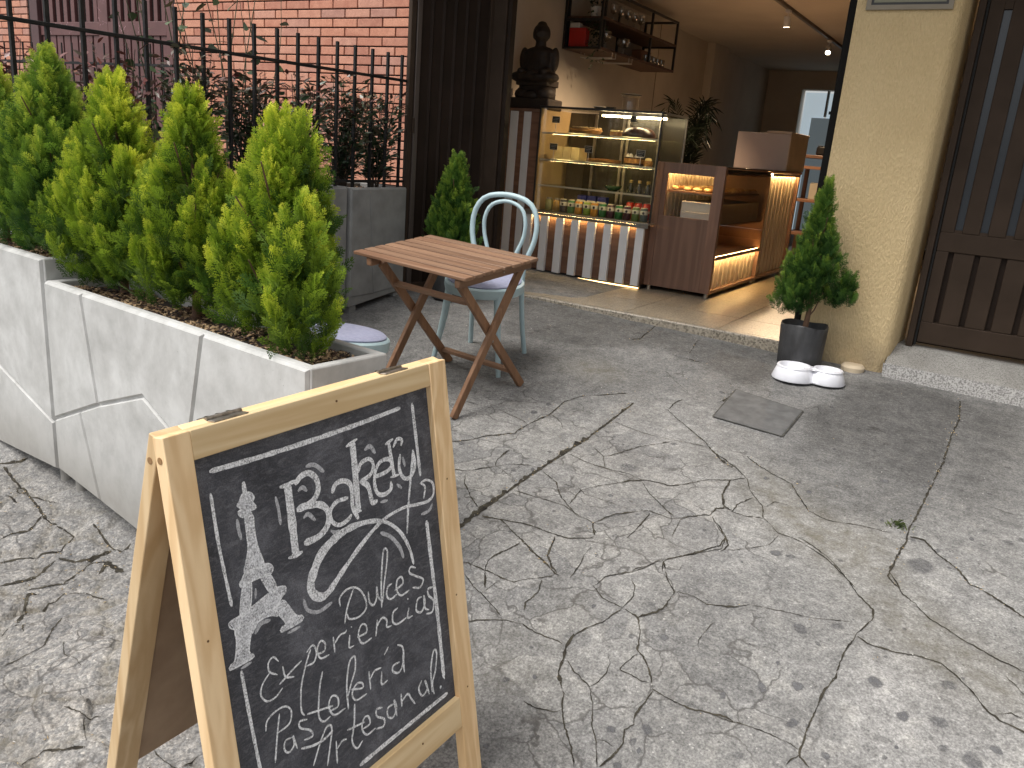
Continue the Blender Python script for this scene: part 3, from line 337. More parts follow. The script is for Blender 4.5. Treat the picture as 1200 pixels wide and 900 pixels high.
def blur(a, n):
    for _ in range(2):
        for ax in (0, 1):
            p = np.pad(a, [(n, n) if k == ax else (0, 0) for k in (0, 1)], mode='edge'); cs = np.cumsum(p, axis=ax)
            a = (np.take(cs, range(2 * n, p.shape[ax]), ax) - np.concatenate([np.zeros_like(np.take(cs, [0], ax)), np.take(cs, range(0, p.shape[ax] - 2 * n - 1), ax)], ax)) / (2 * n + 1)
    return a
_wx = _gx + .06 * fbm(_gx * 9, _gy * 9, 4, 3); _wy = _gy + .06 * fbm(_gx * 9, _gy * 9, 4, 9)
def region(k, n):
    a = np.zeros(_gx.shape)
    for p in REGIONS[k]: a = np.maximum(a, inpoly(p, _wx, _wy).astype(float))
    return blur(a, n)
tone = .5 - .19 * region('dark', 2) - .17 * region('dark2', 6) - .21 * region('darkcement', 10) + .12 * region('light', 8)  # includes the darker cement along the facade and behind the table
moss = region('moss', 7); roughm = region('rough', 12)
tone = tone + .08 * fbm(_gx * 1.1, _gy * 1.1, 4, 21) + roughm * .16 * (fbm(_gx * 4, _gy * 4, 4, 33)) + .03 * roughm
D = .006 * fbm(_gx * 3, _gy * 3, 5, 1) + .004 * fbm(_gx * 16, _gy * 16, 3, 5)
lump = np.abs(fbm(_gx * 5, _gy * 5, 5, 8)); D += roughm * (.05 * (lump - .12) + .016 * fbm(_gx * 22, _gy * 22, 3, 12)) - moss * .004 * (1 + 2 * fbm(_gx * 20, _gy * 20, 3, 14))
# broken plates in the rough ground on the left: every plate its own level and tilt, dirt in the gaps
gapm = np.zeros_like(D); _q = np.where(roughm > .04); _px, _py = _wx[_q], _wy[_q]
_sx, _sy = nr.uniform(-3.9, -.3, 210), nr.uniform(.2, 2.0, 210); _h = nr.normal(0, .007, 210); _tx = nr.normal(0, .05, 210); _ty = nr.normal(0, .05, 210)
_f1 = np.full(len(_px), 9.); _f2 = np.full(len(_px), 9.); _ci = np.zeros(len(_px), int)
for _k in range(210):
    _d = np.hypot((_px - _sx[_k]) * .8, _py - _sy[_k]); _b = _d < _f1; _f2 = np.where(_b, _f1, np.minimum(_f2, _d)); _ci = np.where(_b, _k, _ci); _f1 = np.where(_b, _d, _f1)
_g = np.exp(-((_f2 - _f1) / (.010 + .012 * vnoise(_px * 6, _py * 6, 71))) ** 2) * (vnoise(_px * 5, _py * 5, 72) > .30)
D[_q] += roughm[_q] * (_h[_ci] + np.clip(_tx[_ci] * (_px - _sx[_ci]) + _ty[_ci] * (_py - _sy[_ci]), -.012, .012) - .016 * _g); gapm[_q] = roughm[_q] * _g
# grooves along the real cracks; the sheet is chipped on both sides of the wide ones
for pts, wmm in CRACKS:
    L, _ = smooth_line(pts, .02)
    hw = wmm / 1000 * .5 + .004; dep = min(.012, .002 + wmm / 1000 * .7)
    for a, b in zip(L[:-1], L[1:]):
        m = .05; i0, i1 = np.searchsorted(GX, [min(a[0], b[0]) - m, max(a[0], b[0]) + m]); j0, j1 = np.searchsorted(GY, [min(a[1], b[1]) - m, max(a[1], b[1]) + m])
        if i1 <= i0 or j1 <= j0: continue
        x, y = _gx[j0:j1, i0:i1], _gy[j0:j1, i0:i1]; d = b - a; t = np.clip(((x - a[0]) * d[0] + (y - a[1]) * d[1]) / (d @ d + 1e-12), 0, 1)
        q = np.hypot(x - a[0] - t * d[0], y - a[1] - t * d[1]); g = -dep * np.exp(-(q / hw) ** 2)
        D[j0:j1, i0:i1] = np.minimum(D[j0:j1, i0:i1], .004 * fbm(x * 16, y * 16, 3, 5) + g + .002) if wmm > 4 else D[j0:j1, i0:i1] + g * .12
near = np.clip((_gx + 5) * 2, 0, 1) * np.clip((2.5 - _gx) * 2, 0, 1) * np.clip((_gy + 1) * 2, 0, 1) * np.clip((4.9 - _gy) * 6, 0, 1)
GZ = gz0(_gx, _gy) + D * near
def gz(x, y):
    """height of the finished sheet"""
    x = np.asarray(x, float); y = np.asarray(y, float)
    i = np.clip(np.searchsorted(GX, x) - 1, 0, len(GX) - 2); j = np.clip(np.searchsorted(GY, y) - 1, 0, len(GY) - 2)
    u = (x - GX[i]) / (GX[i + 1] - GX[i]); v = (y - GY[j]) / (GY[j + 1] - GY[j])
    return (GZ[j, i] * (1 - u) + GZ[j, i + 1] * u) * (1 - v) + (GZ[j + 1, i] * (1 - u) + GZ[j + 1, i + 1] * u) * v
ny, nx = _gx.shape
_id = np.arange(nx * ny).reshape(ny, nx)
F = np.stack([_id[:-1, :-1], _id[:-1, 1:], _id[1:, 1:], _id[1:, :-1]], -1).reshape(-1, 4)
# cut away the rectangle of the access cover
MH = np.array([(-1.033, 3.618), (-.701, 3.602), (-.692, 3.944), (-1.046, 4.007)])
GM = ground_mat()
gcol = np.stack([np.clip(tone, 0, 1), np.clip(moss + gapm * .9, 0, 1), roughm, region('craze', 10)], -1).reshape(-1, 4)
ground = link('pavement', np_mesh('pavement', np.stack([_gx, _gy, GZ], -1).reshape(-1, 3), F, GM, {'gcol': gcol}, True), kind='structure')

def crack_mat():
    m, nt, b = _base('crack_dirt'); co = _coord(nt)
    b.inputs['Base Color'].default_value = (.028, .026, .022, 1); b.inputs['Roughness'].default_value = .95; b.inputs['Specular IOR Level'].default_value = .1
    a = _ramp(nt, _noise(nt, co, 120, 4, .7), [(.3, (.35, .35, .35)), (.45, (1, 1, 1))]); nt.links.new(a, b.inputs['Alpha'])
    nt.links.new(_ramp(nt, _noise(nt, co, 25, 3), [(.3, (.022, .02, .018)), (.75, (.085, .075, .055))]), b.inputs['Base Color'])
    return m
def straight(pts, step):
    P = np.array(pts, float); d = np.concatenate([[0], np.cumsum(np.linalg.norm(np.diff(P, axis=0), axis=1))]); q = np.arange(0, d[-1], step)
    return np.column_stack([np.interp(q, d, P[:, 0]), np.interp(q, d, P[:, 1])])
V = []; Fq = []; nv = 0
for ci, (pts, wmm) in enumerate(CRACKS):
    L = straight(pts, .004); n = len(L)
    if n < 4: continue
    T = np.gradient(L, axis=0); T /= np.linalg.norm(T, axis=1)[:, None] + 1e-9; N = np.stack([-T[:, 1], T[:, 0]], 1)
    s = np.arange(n) * .004
    amp = .022 if wmm < 8 else .008
    L = L + N * (amp * fbm(s * 9, np.full(n, ci * 3.7), 6, 2) + .22 * amp * fbm(s * 130, np.full(n, ci * 1.9), 2, 7))[:, None] * np.minimum(1, np.minimum(np.arange(n), np.arange(n)[::-1]) / 4)[:, None]
    prof = (.35 + 1.3 * vnoise(s * 55, np.full(n, ci * 1.3), 4)) * (.7 + .6 * vnoise(s * 7, np.full(n, ci * 2.3), 6)) * np.clip(np.minimum(np.arange(n) + 1, np.arange(n, 0, -1)) / 5, .45, 1)
    hwd = np.maximum(.0005, wmm / 1000 * .40 * prof)
    for sgn in (-1, 1):
        e = L + N * (sgn * hwd * (.7 + .6 * vnoise(s * 60, np.full(n, ci + 5. * sgn), 8)))[:, None]
        V.append(np.column_stack([e, gz(e[:, 0], e[:, 1]) + .0022]))
    k = np.arange(n - 1); Fq.append(np.stack([nv + k, nv + k + 1, nv + n + k + 1, nv + n + k], 1)); nv += 2 * n
link('crack', np_mesh('crack', np.vstack(V), np.vstack(Fq), crack_mat()), ground, kind='stuff')

# old gum and oil spots, flat thin stains
def spot_mat():
    m, nt, b = _base('gum_stain'); co = _coord(nt); b.inputs['Roughness'].default_value = .8
    nt.links.new(_ramp(nt, _noise(nt, co, 30, 3), [(.3, (.10, .10, .105)), (.7, (.16, .158, .16))]), b.inputs['Base Color'])
    at = nt.nodes.new('ShaderNodeAttribute'); at.attribute_name = 'fade'
    nt.links.new(_math(nt, 'MULTIPLY', at.outputs['Fac'], _ramp(nt, _noise(nt, co, 90, 4, .7), [(.3, (.35, .35, .35)), (.55, (1, 1, 1))]), True), b.inputs['Alpha']); return m
V = []; Fq = []; fade = []; nv = 0
sp_all = list(SPOTS)
for k in range(230):
    x, y = nr.uniform(-1.6, .9), nr.uniform(.9, 4.4); sp_all.append((x, y, abs(nr.normal(0, .006)) + .003))
for k in range(120):
    x, y = nr.uniform(-3, -.9), nr.uniform(.6, 4.3); sp_all.append((x, y, abs(nr.normal(0, .005)) + .002))
for q, (x, y, r) in enumerate(sp_all):
    n = 14; a = np.linspace(0, 2 * np.pi, n, endpoint=False); rr = r * (.7 + .6 * vnoise(np.cos(a) * 1.7 + q * 5, np.sin(a) * 1.7 + q, 3)); el = nr.uniform(.6, 1)
    th = nr.uniform(0, 3); px_, py_ = rr * np.cos(a), rr * np.sin(a) * el
    P = np.column_stack([x + px_ * math.cos(th) - py_ * math.sin(th), y + px_ * math.sin(th) + py_ * math.cos(th)])
    P2 = (P - (x, y)) * .7 + (x, y); dk = nr.uniform(.35, .95)
    for pp, ff in ((P2, dk), (P, 0)):
        V.append(np.column_stack([pp, gz(pp[:, 0], pp[:, 1]) + .0012])); fade.append(np.full(n, ff))
    V.append(np.array([[x, y, float(gz(x, y)) + .0012]])); fade.append(np.array([dk]))
    for i in range(n):
        j = (i + 1) % n; Fq.append((nv + i, nv + j, nv + n + j, nv + n + i)); Fq.append((nv + 2 * n, nv + i, nv + j, nv + j))
    nv += 2 * n + 1
Fq = np.array(Fq); quad = Fq[Fq[:, 2] != Fq[:, 3]]; tri = Fq[Fq[:, 2] == Fq[:, 3]][:, :3]
SM = spot_mat()
me = bpy.data.meshes.new('stain'); me.from_pydata(np.vstack(V).tolist(), [], quad.tolist() + tri.tolist()); me.materials.append(SM)
at = me.attributes.new('fade', 'FLOAT', 'POINT'); at.data.foreach_set('value', np.concatenate(fade).astype(np.float32))
link('stain', me, ground, kind='stuff')

# straw flecks, crumbs and pebbles, thickest in the broken ground on the left
mb = MB()
LIT = [mat('straw_fleck', (.48, .37, .2), (.3, .2, .09), 30), mat('pebble', (.34, .33, .31), (.2, .19, .18), 40), mat('pale_crumb', (.72, .7, .66), (.5, .47, .43), 40)]
def fleck(x, y, l, wd, mi):
    z = float(gz(x, y)) + .003; a = nr.uniform(0, 6.3); M = Matrix.Translation((x, y, z)) @ Matrix.Rotation(a, 4, 'Z') @ Matrix.Rotation(nr.uniform(-.3, .3), 4, 'Y')
    mb.cur = mi; mb.add([(-l, 0, 0), (0, -wd, .001), (l, 0, .002), (0, wd, .001), (0, 0, .0015 + wd * .8)], [(0, 1, 4), (1, 2, 4), (2, 3, 4), (3, 0, 4)], M)
for k in range(900):
    x, y = nr.uniform(-3.4, -.75), nr.uniform(.5, 1.62)
    if vnoise(np.array([x * 4]), np.array([y * 4]), 41)[0] < nr.uniform(.3, .9): continue
    fleck(x, y, nr.uniform(.002, .008), nr.uniform(.001, .002), int(nr.choice([0, 0, 0, 1, 2])))
for k in range(500):
    x, y = nr.uniform(-3, .8), nr.uniform(.6, 4.5); fleck(x, y, nr.uniform(.0012, .004), nr.uniform(.001, .002), int(nr.choice([0, 1, 1, 2])))
for pts, wmm in CRACKS:
    if wmm > 6:
        L, _ = smooth_line(pts, .02)
        for p in L:
            for _ in range(int(nr.integers(0, 3))): fleck(p[0] + nr.normal(0, .012), p[1] + nr.normal(0, .012), nr.uniform(.0015, .005), nr.uniform(.001, .003), int(nr.choice([0, 0, 1, 1])))
o = link('litter', mb.mesh('litter', LIT), kind='stuff'); o['label'] = 'straw flecks, crumbs and grit scattered over the pavement'

# access cover in the pavement, a little sunk, with a dark gap round it
mc = MH.mean(0)
def mhz(p): return float(gz0(p[0], p[1]))
t = thing('access_cover', 'square dark cement access cover let into the pavement', 'manhole cover', (0, 0, 0))
cvm = mat('cover_cement', (.135, .133, .13), (.075, .074, .073), 16, .85, .8, 90, lo=.3, hi=.7)
mb = MB(); P = [mc + (p - mc) * .965 for p in MH]
mb.add([(p[0], p[1], mhz(p) + .008) for p in P] + [(p[0], p[1], mhz(p) - .04) for p in P], [(0, 1, 2, 3), (0, 4, 5, 1), (1, 5, 6, 2), (2, 6, 7, 3), (3, 7, 4, 0)])
part('lid', mb, cvm, t, .003)
mb = MB()
for k in range(4):
    a, b = MH[k], MH[(k + 1) % 4]; a2, b2 = P[k], P[(k + 1) % 4]
    mb.add([(a[0], a[1], mhz(a) + .0055), (b[0], b[1], mhz(b) + .0055), (b2[0], b2[1], mhz(b2) + .0055), (a2[0], a2[1], mhz(a2) + .0055)], [(0, 1, 2, 3)])
part('gap', mb, mat('gap_dirt', (.03, .028, .025), (.09, .085, .07), 20, .95), t)
# weed in the joint
mb = MB(); wx, wy = -.143, 3.119
for k in range(46):
    a = nr.uniform(0, 6.3); r = abs(nr.normal(0, .022)); l = nr.uniform(.015, .035); x, y = wx + r * math.cos(a), wy + r * math.sin(a) * .7
    z = float(gz(x, y)); b = nr.uniform(0, 6.3); ex, ey = l * .8 * math.cos(b), l * .8 * math.sin(b)
    mb.add([(x - .002 * math.sin(b), y + .002 * math.cos(b), z), (x + .002 * math.sin(b), y - .002 * math.cos(b), z), (x + ex * .6, y + ey * .6, z + l * .6), (x + ex, y + ey, z + l * .55)], [(0, 1, 2), (0, 2, 3)])
single('weed', mb, mat('weed_leaf', (.10, .12, .035), (.05, .075, .02), 60), 'tiny green weed growing in the joint of the pavement slabs', 'weed')

# ------------------------------------------------------------------ thujas
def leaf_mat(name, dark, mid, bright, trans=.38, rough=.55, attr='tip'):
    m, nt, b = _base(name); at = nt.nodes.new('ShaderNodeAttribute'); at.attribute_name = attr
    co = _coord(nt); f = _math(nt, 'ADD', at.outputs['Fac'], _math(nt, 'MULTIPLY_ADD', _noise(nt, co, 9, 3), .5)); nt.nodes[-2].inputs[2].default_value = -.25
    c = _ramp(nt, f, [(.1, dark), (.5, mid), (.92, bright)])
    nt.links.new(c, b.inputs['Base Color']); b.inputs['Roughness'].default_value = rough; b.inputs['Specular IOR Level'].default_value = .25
    tl = nt.nodes.new('ShaderNodeBsdfTranslucent'); nt.links.new(c, tl.inputs[0]); mx = nt.nodes.new('ShaderNodeMixShader'); mx.inputs[0].default_value = trans
    nt.links.new(b.outputs[0], mx.inputs[1]); nt.links.new(tl.outputs[0], mx.inputs[2]); nt.links.new(mx.outputs[0], nt.nodes['Material Output'].inputs[0])
    return m
def spray_template(seed, nb=7, sub=2):
    g = np.random.default_rng(seed); V = []; F = []; T = []
    def strip(p, q, wd, t0, t1):
        p = np.array(p); q = np.array(q); d = q - p; n = np.array([d[2], 0, -d[0]]); n /= np.linalg.norm(n) + 1e-9
        m = p + d * .55; k = len(V); V.extend([p, m + n * wd, q, m - n * wd]); T.extend([t0, (t0 + t1) / 2, t1, (t0 + t1) / 2]); F.append((k, k + 1, k + 2, k + 3))
    bend = g.uniform(-.16, .16)
    def P(x, z): return (x + bend * z * z, .10 * math.sin(3 * z + seed) * z + .06 * x * x * math.copysign(1, math.sin(seed * 7)), z)
    for k in range(4): strip(P(0, k / 4), P(0, (k + 1.15) / 4), .022, k / 4 * .6, (k + 1) / 4 * .7)
    for k in range(nb):
        t = .06 + .88 * k / nb; l = (.44 * (1 - t) ** .75 + .07) * g.uniform(.8, 1.15)
        for sg in (-1, 1):
            an = R(g.uniform(32, 48)) * sg; tt = t + (.04 if sg > 0 else 0)
            bx, bz = 0, tt; ex, ez = l * math.sin(an), tt + l * math.cos(an); strip(P(bx, bz), P(ex, ez), .024, tt * .5, .35 + .65 * tt)
            ns = sub if l > .2 else 1
            for j in range(ns):
                u = (j + 1) / (ns + 1); sl = l * (.42 * (1 - u) + .14); s2 = sg if j % 2 else -sg * .6
                a2 = an + R(38) * (1 if s2 > 0 else -1); x0, z0 = ex * u, tt + (ez - tt) * u
                strip(P(x0, z0), P(x0 + sl * math.sin(a2), z0 + sl * math.cos(a2)), .021, tt * .5 + .2, .35 + .6 * tt)
    return np.array(V), np.array(F), np.array(T)
SPR = [spray_template(s) for s in range(6)]
def thuja_mesh(name, cones, seed, m, sl=.068, dens=1.0, gap=0.0):
    """cones: (x, y, z0, height, radius, plumes)"""
    g = np.random.default_rng(seed); VV = []; FF = []; TT = []; nv = 0
    base = []; dirs = []; rolls = []; lens = []; tips = []
    for (cx, cy, z0, Hh, Rr, npl) in cones:
        def env(u): u = np.clip(u, 0, 1); return Rr * (.52 + .48 * min(1, u / .30)) * min(1, (1 - u) / .62) ** .85
        for i in range(npl):
            u = ((i + .5) / npl) ** 1.1 * .80; az = i * 2.39996 + g.uniform(-.4, .4)
            L = Hh * (.36 - .12 * u) * g.uniform(.75, 1.2); L = min(L, Hh * 1.0 - u * Hh); ut = u + L / Hh
            r1 = env(min(.97, ut * .96)) * g.uniform(.85, 1.1) - .012; r0 = env(max(0, u)) * .46; r1 = max(r1, .012)
            c = np.array([math.cos(az), math.sin(az)]); pr = Rr * .23 * g.uniform(.8, 1.15)
            n = int(max(14, L * 190 * dens)); s = (np.arange(n) + g.uniform(0, 1, n)) / n
            rad = r0 + (r1 - r0) * s ** .8; z = z0 + Hh * u + L * s * .93
            dr = .015 * np.sin(s * 3 + i)
            # the stem of the plume, then sprays set all round it, longest low down, closing to a flame tip
            ph = np.arange(n) * 2.39996 + g.uniform(0, 6); off = pr * .42 * (1 - s) ** .8 * g.uniform(.1, 1, n)
            B_ = np.column_stack([cx + c[0] * rad - c[1] * dr + off * np.cos(ph), cy + c[1] * rad + c[0] * dr + off * np.sin(ph), z])
            lean = np.column_stack([np.full(n, c[0]), np.full(n, c[1]), np.zeros(n)]) * .28
            e = np.column_stack([np.cos(ph), np.sin(ph), np.zeros(n)])
            d = e * (.80 * (1 - s) + .14)[:, None] + lean + np.array([0, 0, 1.0]); d /= np.linalg.norm(d, axis=1)[:, None]
            out = np.clip(e @ np.array([c[0], c[1], 0]), -1, 1)
            base.append(B_); dirs.append(d); rolls.append(np.cross(e, [0, 0, 1.]) * g.choice([0, 1], n)[:, None] + e * .6 + g.normal(0, .35, (n, 3)))
            lens.append(sl * (.75 + .45 * (1 - s)) * g.uniform(.8, 1.2, n))
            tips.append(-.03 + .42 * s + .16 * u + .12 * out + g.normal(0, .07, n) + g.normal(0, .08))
        # inner filling of older sprays
        n = int(npl * 7); u = g.uniform(.02, .7, n); az = g.uniform(0, 6.28, n); rr = np.array([env(q) for q in u]) * g.uniform(.15, .8, n)
        base.append(np.column_stack([cx + np.cos(az) * rr, cy + np.sin(az) * rr, z0 + Hh * u])); d = np.column_stack([np.cos(az) * .6, np.sin(az) * .6, g.uniform(.3, 1.1, n)]); dirs.append(d / np.linalg.norm(d, axis=1)[:, None])
        rolls.append(g.normal(0, 1, (n, 3))); lens.append(sl * 1.2 * g.uniform(.8, 1.2, n)); tips.append(np.full(n, -.05) + g.normal(0, .1, n))
    base = np.vstack(base); dirs = np.vstack(dirs); rolls = np.vstack(rolls); lens = np.concatenate(lens); tips = np.concatenate(tips)
    X = np.cross(rolls, dirs); X /= np.linalg.norm(X, axis=1)[:, None] + 1e-9; Yv = np.cross(dirs, X)
    which = g.integers(0, len(SPR), len(base))
    for k, (tv, tf, ttp) in enumerate(SPR):
        q = np.where(which == k)[0]
        if not len(q): continue
        P = base[q][:, None] + lens[q][:, None, None] * (tv[None, :, 0:1] * X[q][:, None] * .95 + tv[None, :, 1:2] * Yv[q][:, None] + tv[None, :, 2:3] * dirs[q][:, None])
        n = len(tv); VV.append(P.reshape(-1, 3)); TT.append((tips[q][:, None] + .42 * ttp[None]).ravel()); FF.append((tf[None] + (np.arange(len(q)) * n)[:, None, None]).reshape(-1, 4) + nv); nv += n * len(q)
    return np_mesh(name, np.vstack(VV), np.vstack(FF), m, {'tip': np.concatenate(TT)})
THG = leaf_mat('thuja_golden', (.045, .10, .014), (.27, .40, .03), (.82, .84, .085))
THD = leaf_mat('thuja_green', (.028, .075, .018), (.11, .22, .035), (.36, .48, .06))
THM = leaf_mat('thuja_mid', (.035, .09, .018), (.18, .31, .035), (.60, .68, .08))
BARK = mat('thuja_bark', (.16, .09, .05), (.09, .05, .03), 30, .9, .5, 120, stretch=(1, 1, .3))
def thuja(label, loc, cones, seed, m, group, sl=.066, dens=1, trunk=.2, rotz=0):
    t = thing('thuja_tree', label, 'thuja', loc, (0, 0, rotz), group)
    mb = MB(); H0 = max(c[2] + c[3] for c in cones)
    mb.tube([(0, 0, -.02), (.005, .004, .1), (0, .01, H0 * .45), (.0, 0, H0 * .85)], [.016, .013, .009, .003], 8)
    for k in range(12):
        a = k * 2.4; z = .06 + k * H0 * .05; c = max(x[4] for x in cones) * .6
        mb.tube([(0, 0, z), (c * .5 * math.cos(a), c * .5 * math.sin(a), z + .05), (c * math.cos(a), c * math.sin(a), z + .15)], [.005, .004, .002], 5)
    part('trunk', mb, BARK, t, smooth=60)
    link('crown', thuja_mesh('crown', cones, seed, m, sl, dens), t)
    return t

# ------------------------------------------------------------------ planters
CONC = None
def concrete_mat():
    m, nt, b = _base('pale_cast_concrete'); co = _coord(nt); b.inputs['Roughness'].default_value = .75; b.inputs['Specular IOR Level'].default_value = .3
    n1 = _noise(nt, co, 4, 6, .62, .6); n2 = _noise(nt, _coord(nt, (1, 1, .7)), 11, 7, .68); n3 = _noise(nt, co, 70, 3)
    c = _ramp(nt, n1, [(.28, (.42, .415, .40)), (.5, (.50, .497, .48)), (.72, (.60, .60, .585))])
    c = _mixc(nt, .8, c, _ramp(nt, n2, [(.3, (.78, .78, .77)), (.6, (1.05, 1.05, 1.05))]), 'MULTIPLY')
    v = nt.nodes.new('ShaderNodeTexVoronoi'); v.inputs['Scale'].default_value = 55; nt.links.new(co, v.inputs['Vector'])
    pit = _ramp(nt, v.outputs['Distance'], [(.05, (1, 1, 1)), (.12, (0, 0, 0))]); pit = _math(nt, 'MULTIPLY', pit, _ramp(nt, _noise(nt, co, 6, 2), [(.55, (0, 0, 0)), (.62, (1, 1, 1))]))
    c = _mixc(nt, _math(nt, 'MULTIPLY', pit, .6), c, (.2, .195, .18))
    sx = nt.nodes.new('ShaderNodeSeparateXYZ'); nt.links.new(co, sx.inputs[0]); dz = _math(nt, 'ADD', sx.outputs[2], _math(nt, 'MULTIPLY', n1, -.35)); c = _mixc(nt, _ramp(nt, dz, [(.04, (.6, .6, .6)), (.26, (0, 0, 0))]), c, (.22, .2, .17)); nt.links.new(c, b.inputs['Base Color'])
    _bump(nt, b, _math(nt, 'ADD', n2, _math(nt, 'MULTIPLY', n3, .3)), .25, .003); return m
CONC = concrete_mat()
MULCH = [mat('bark_mulch', (.11, .058, .034), (.045, .025, .016), 30, .9), mat('straw_mulch', (.46, .33, .19), (.28, .18, .09), 30, .9), mat('dark_soil', (.035, .024, .018), (.02, .014, .011), 30, .95)]
def chips(mb, fn, n, size=(.006, .02)):
    for k in range(n):
        x, y, z = fn(); l = nr.uniform(*size); M = Matrix.Translation((x, y, z)) @ Matrix.Rotation(nr.uniform(0, 6.3), 4, 'Z') @ Matrix.Rotation(nr.uniform(-.6, .6), 4, 'X') @ Matrix.Rotation(nr.uniform(-.6, .6), 4, 'Y')
        mb.cur = int(nr.choice([0, 0, 1, 1, 1, 2])); wd = l * nr.uniform(.25, .6); h = l * nr.uniform(.15, .4)
        mb.add([(-l, -wd * .4, 0), (l * .2, -wd, 0), (l, wd * .2, 0), (-l * .1, wd, 0), (0, 0, h)], [(0, 1, 4), (1, 2, 4), (2, 3, 4), (3, 0, 4)], M)
PO = np.array([-2.96, 1.70]); PD = np.array([1.42, -.145]); PD /= np.linalg.norm(PD); PN = np.array([-PD[1], PD[0]])
def pl(s, d): q = PO + PD * s + PN * d; return float(q[0]), float(q[1])
def planter(label, s0, s1, dep, zt, zb0, zb1, panels, group):
    """front face carries cast panels standing proud of the joints between them"""
    ox, oy = pl(s0, 0); t = thing('concrete_planter', label, 'planter', (ox, oy, 0), (0, 0, math.atan2(PD[1], PD[0])), group)
    W = s1 - s0; th = .032
    def zb(x): return zb0 + (zb1 - zb0) * x / W
    mb = MB(); o = [(0, 0), (W, 0), (W, dep), (0, dep)]; i = [(th, th), (W - th, th), (W - th, dep - th), (th, dep - th)]
    vs = [(x, y, zb(x)) for x, y in o] + [(x, y, zt) for x, y in o] + [(x, y, zt) for x, y in i] + [(x, y, zt - .12) for x, y in i]
    fs = [(3, 2, 1, 0), (8 + 4, 9 + 4, 10 + 4, 11 + 4)]
    for k in range(4): j = (k + 1) % 4; fs += [(k, j, 4 + j, 4 + k), (4 + k, 4 + j, 8 + j, 8 + k), (8 + k, 8 + j, 12 + j, 12 + k)]
    part('trough', mb.add(vs, fs), CONC, t, .006)
    for p in panels:
        mb = MB(); P = np.array(p); c = P.mean(0); n = len(P)
        def inset(Q, a):
            out = []
            for k in range(n):
                p0, p1, p2 = Q[k - 1], Q[k], Q[(k + 1) % n]; d1 = (p1 - p0) / np.linalg.norm(p1 - p0); d2 = (p2 - p1) / np.linalg.norm(p2 - p1)
                n1 = np.array([-d1[1], d1[0]]); n2 = np.array([-d2[1], d2[0]]); b = n1 + n2; b /= max(1e-6, b @ n1 if abs(b @ n1) > .2 else .2); out.append(p1 + b * a)
            return np.array(out)
        area = sum(P[k - 1][0] * P[k][1] - P[k][0] * P[k - 1][1] for k in range(n))
        if area < 0: P = P[::-1]
        A0 = inset(P, .0035); A1 = inset(P, .010)
        vs = [(q[0], -.0005, q[1]) for q in A0] + [(q[0], -.011, q[1]) for q in A1]
        part('panel', mb.add(vs, [tuple(range(n, 2 * n))] + [(k, (k + 1) % n, n + (k + 1) % n, n + k) for k in range(n)]), CONC, t)
    for x in (.06, W - .06):
        for y in (.05, dep - .05):
            gx, gy = PO + PD * (s0 + x) + PN * y; z = float(gz(gx, gy)) - .02
            part('foot', MB().lathe([(.022, z), (.024, zb(x) + .001)], 14, (x, y, 0)), CONC, t, smooth=50)
    mb = MB()
    def fn():
        x, y = nr.uniform(th + .01, W - th - .01), nr.uniform(th + .01, dep - th - .01); return x, y, zt - .034 + .012 * math.sin(x * 17) * math.sin(y * 23) + nr.uniform(0, .006)
    mb.cur = 2; mb.box((th - .004, th - .004, zt - .115), (W - th + .004, dep - th + .004, zt - .036))
    chips(mb, fn, int(3400 * W * dep / .4), (.005, .016))
    o = link('bark_mulch', mb.mesh('bark_mulch', MULCH), t, kind='stuff'); return t
def fs(x, y):  # pixel-free face coordinates helper kept for the traced joints: (along, height)
    return (x, y)
GP = 'pale concrete planters in the thuja row'
p2 = [[(0, .985), (.279, .985), (.356, .588), (0, .44)], [(.279, .985), (1.026, .985), (.92, .55), (.815, .628), (.664, .697), (.356, .588)], [(1.026, .985), (1.517, .985), (1.517, .50), (1.2, .40), (.92, .55)],
      [(0, .44), (.214, .529), (.329, .195), (0, .228)], [(.214, .529), (.356, .588), (.664, .697), (.815, .628), (.92, .55), (.80, .145), (.329, .195)], [(.92, .55), (1.2, .40), (1.517, .5), (1.517, .07), (.80, .145)]]
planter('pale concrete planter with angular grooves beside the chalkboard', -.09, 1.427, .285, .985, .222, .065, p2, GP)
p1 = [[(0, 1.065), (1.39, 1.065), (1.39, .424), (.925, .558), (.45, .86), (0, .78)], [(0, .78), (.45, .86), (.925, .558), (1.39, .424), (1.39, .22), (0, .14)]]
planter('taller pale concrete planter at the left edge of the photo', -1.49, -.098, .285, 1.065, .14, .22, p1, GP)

TG = 'golden thujas in the planter row'
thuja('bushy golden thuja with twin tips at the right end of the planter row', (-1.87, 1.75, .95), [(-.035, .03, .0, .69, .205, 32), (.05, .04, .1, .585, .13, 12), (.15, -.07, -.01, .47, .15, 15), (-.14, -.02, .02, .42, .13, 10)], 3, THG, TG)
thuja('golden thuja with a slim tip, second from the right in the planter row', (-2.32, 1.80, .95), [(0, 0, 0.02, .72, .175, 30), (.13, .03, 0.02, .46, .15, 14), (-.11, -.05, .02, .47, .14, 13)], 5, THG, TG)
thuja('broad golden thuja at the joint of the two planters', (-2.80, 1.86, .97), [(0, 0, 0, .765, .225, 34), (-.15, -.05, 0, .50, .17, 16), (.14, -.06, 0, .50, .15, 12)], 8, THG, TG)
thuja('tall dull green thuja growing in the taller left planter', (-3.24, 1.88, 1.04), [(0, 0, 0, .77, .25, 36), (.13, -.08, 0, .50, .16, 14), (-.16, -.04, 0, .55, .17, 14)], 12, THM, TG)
thuja('green thuja cut off by the left edge of the photo', (-3.72, 1.93, 1.04), [(0, 0, 0, .70, .26, 36)], 17, THM, TG)

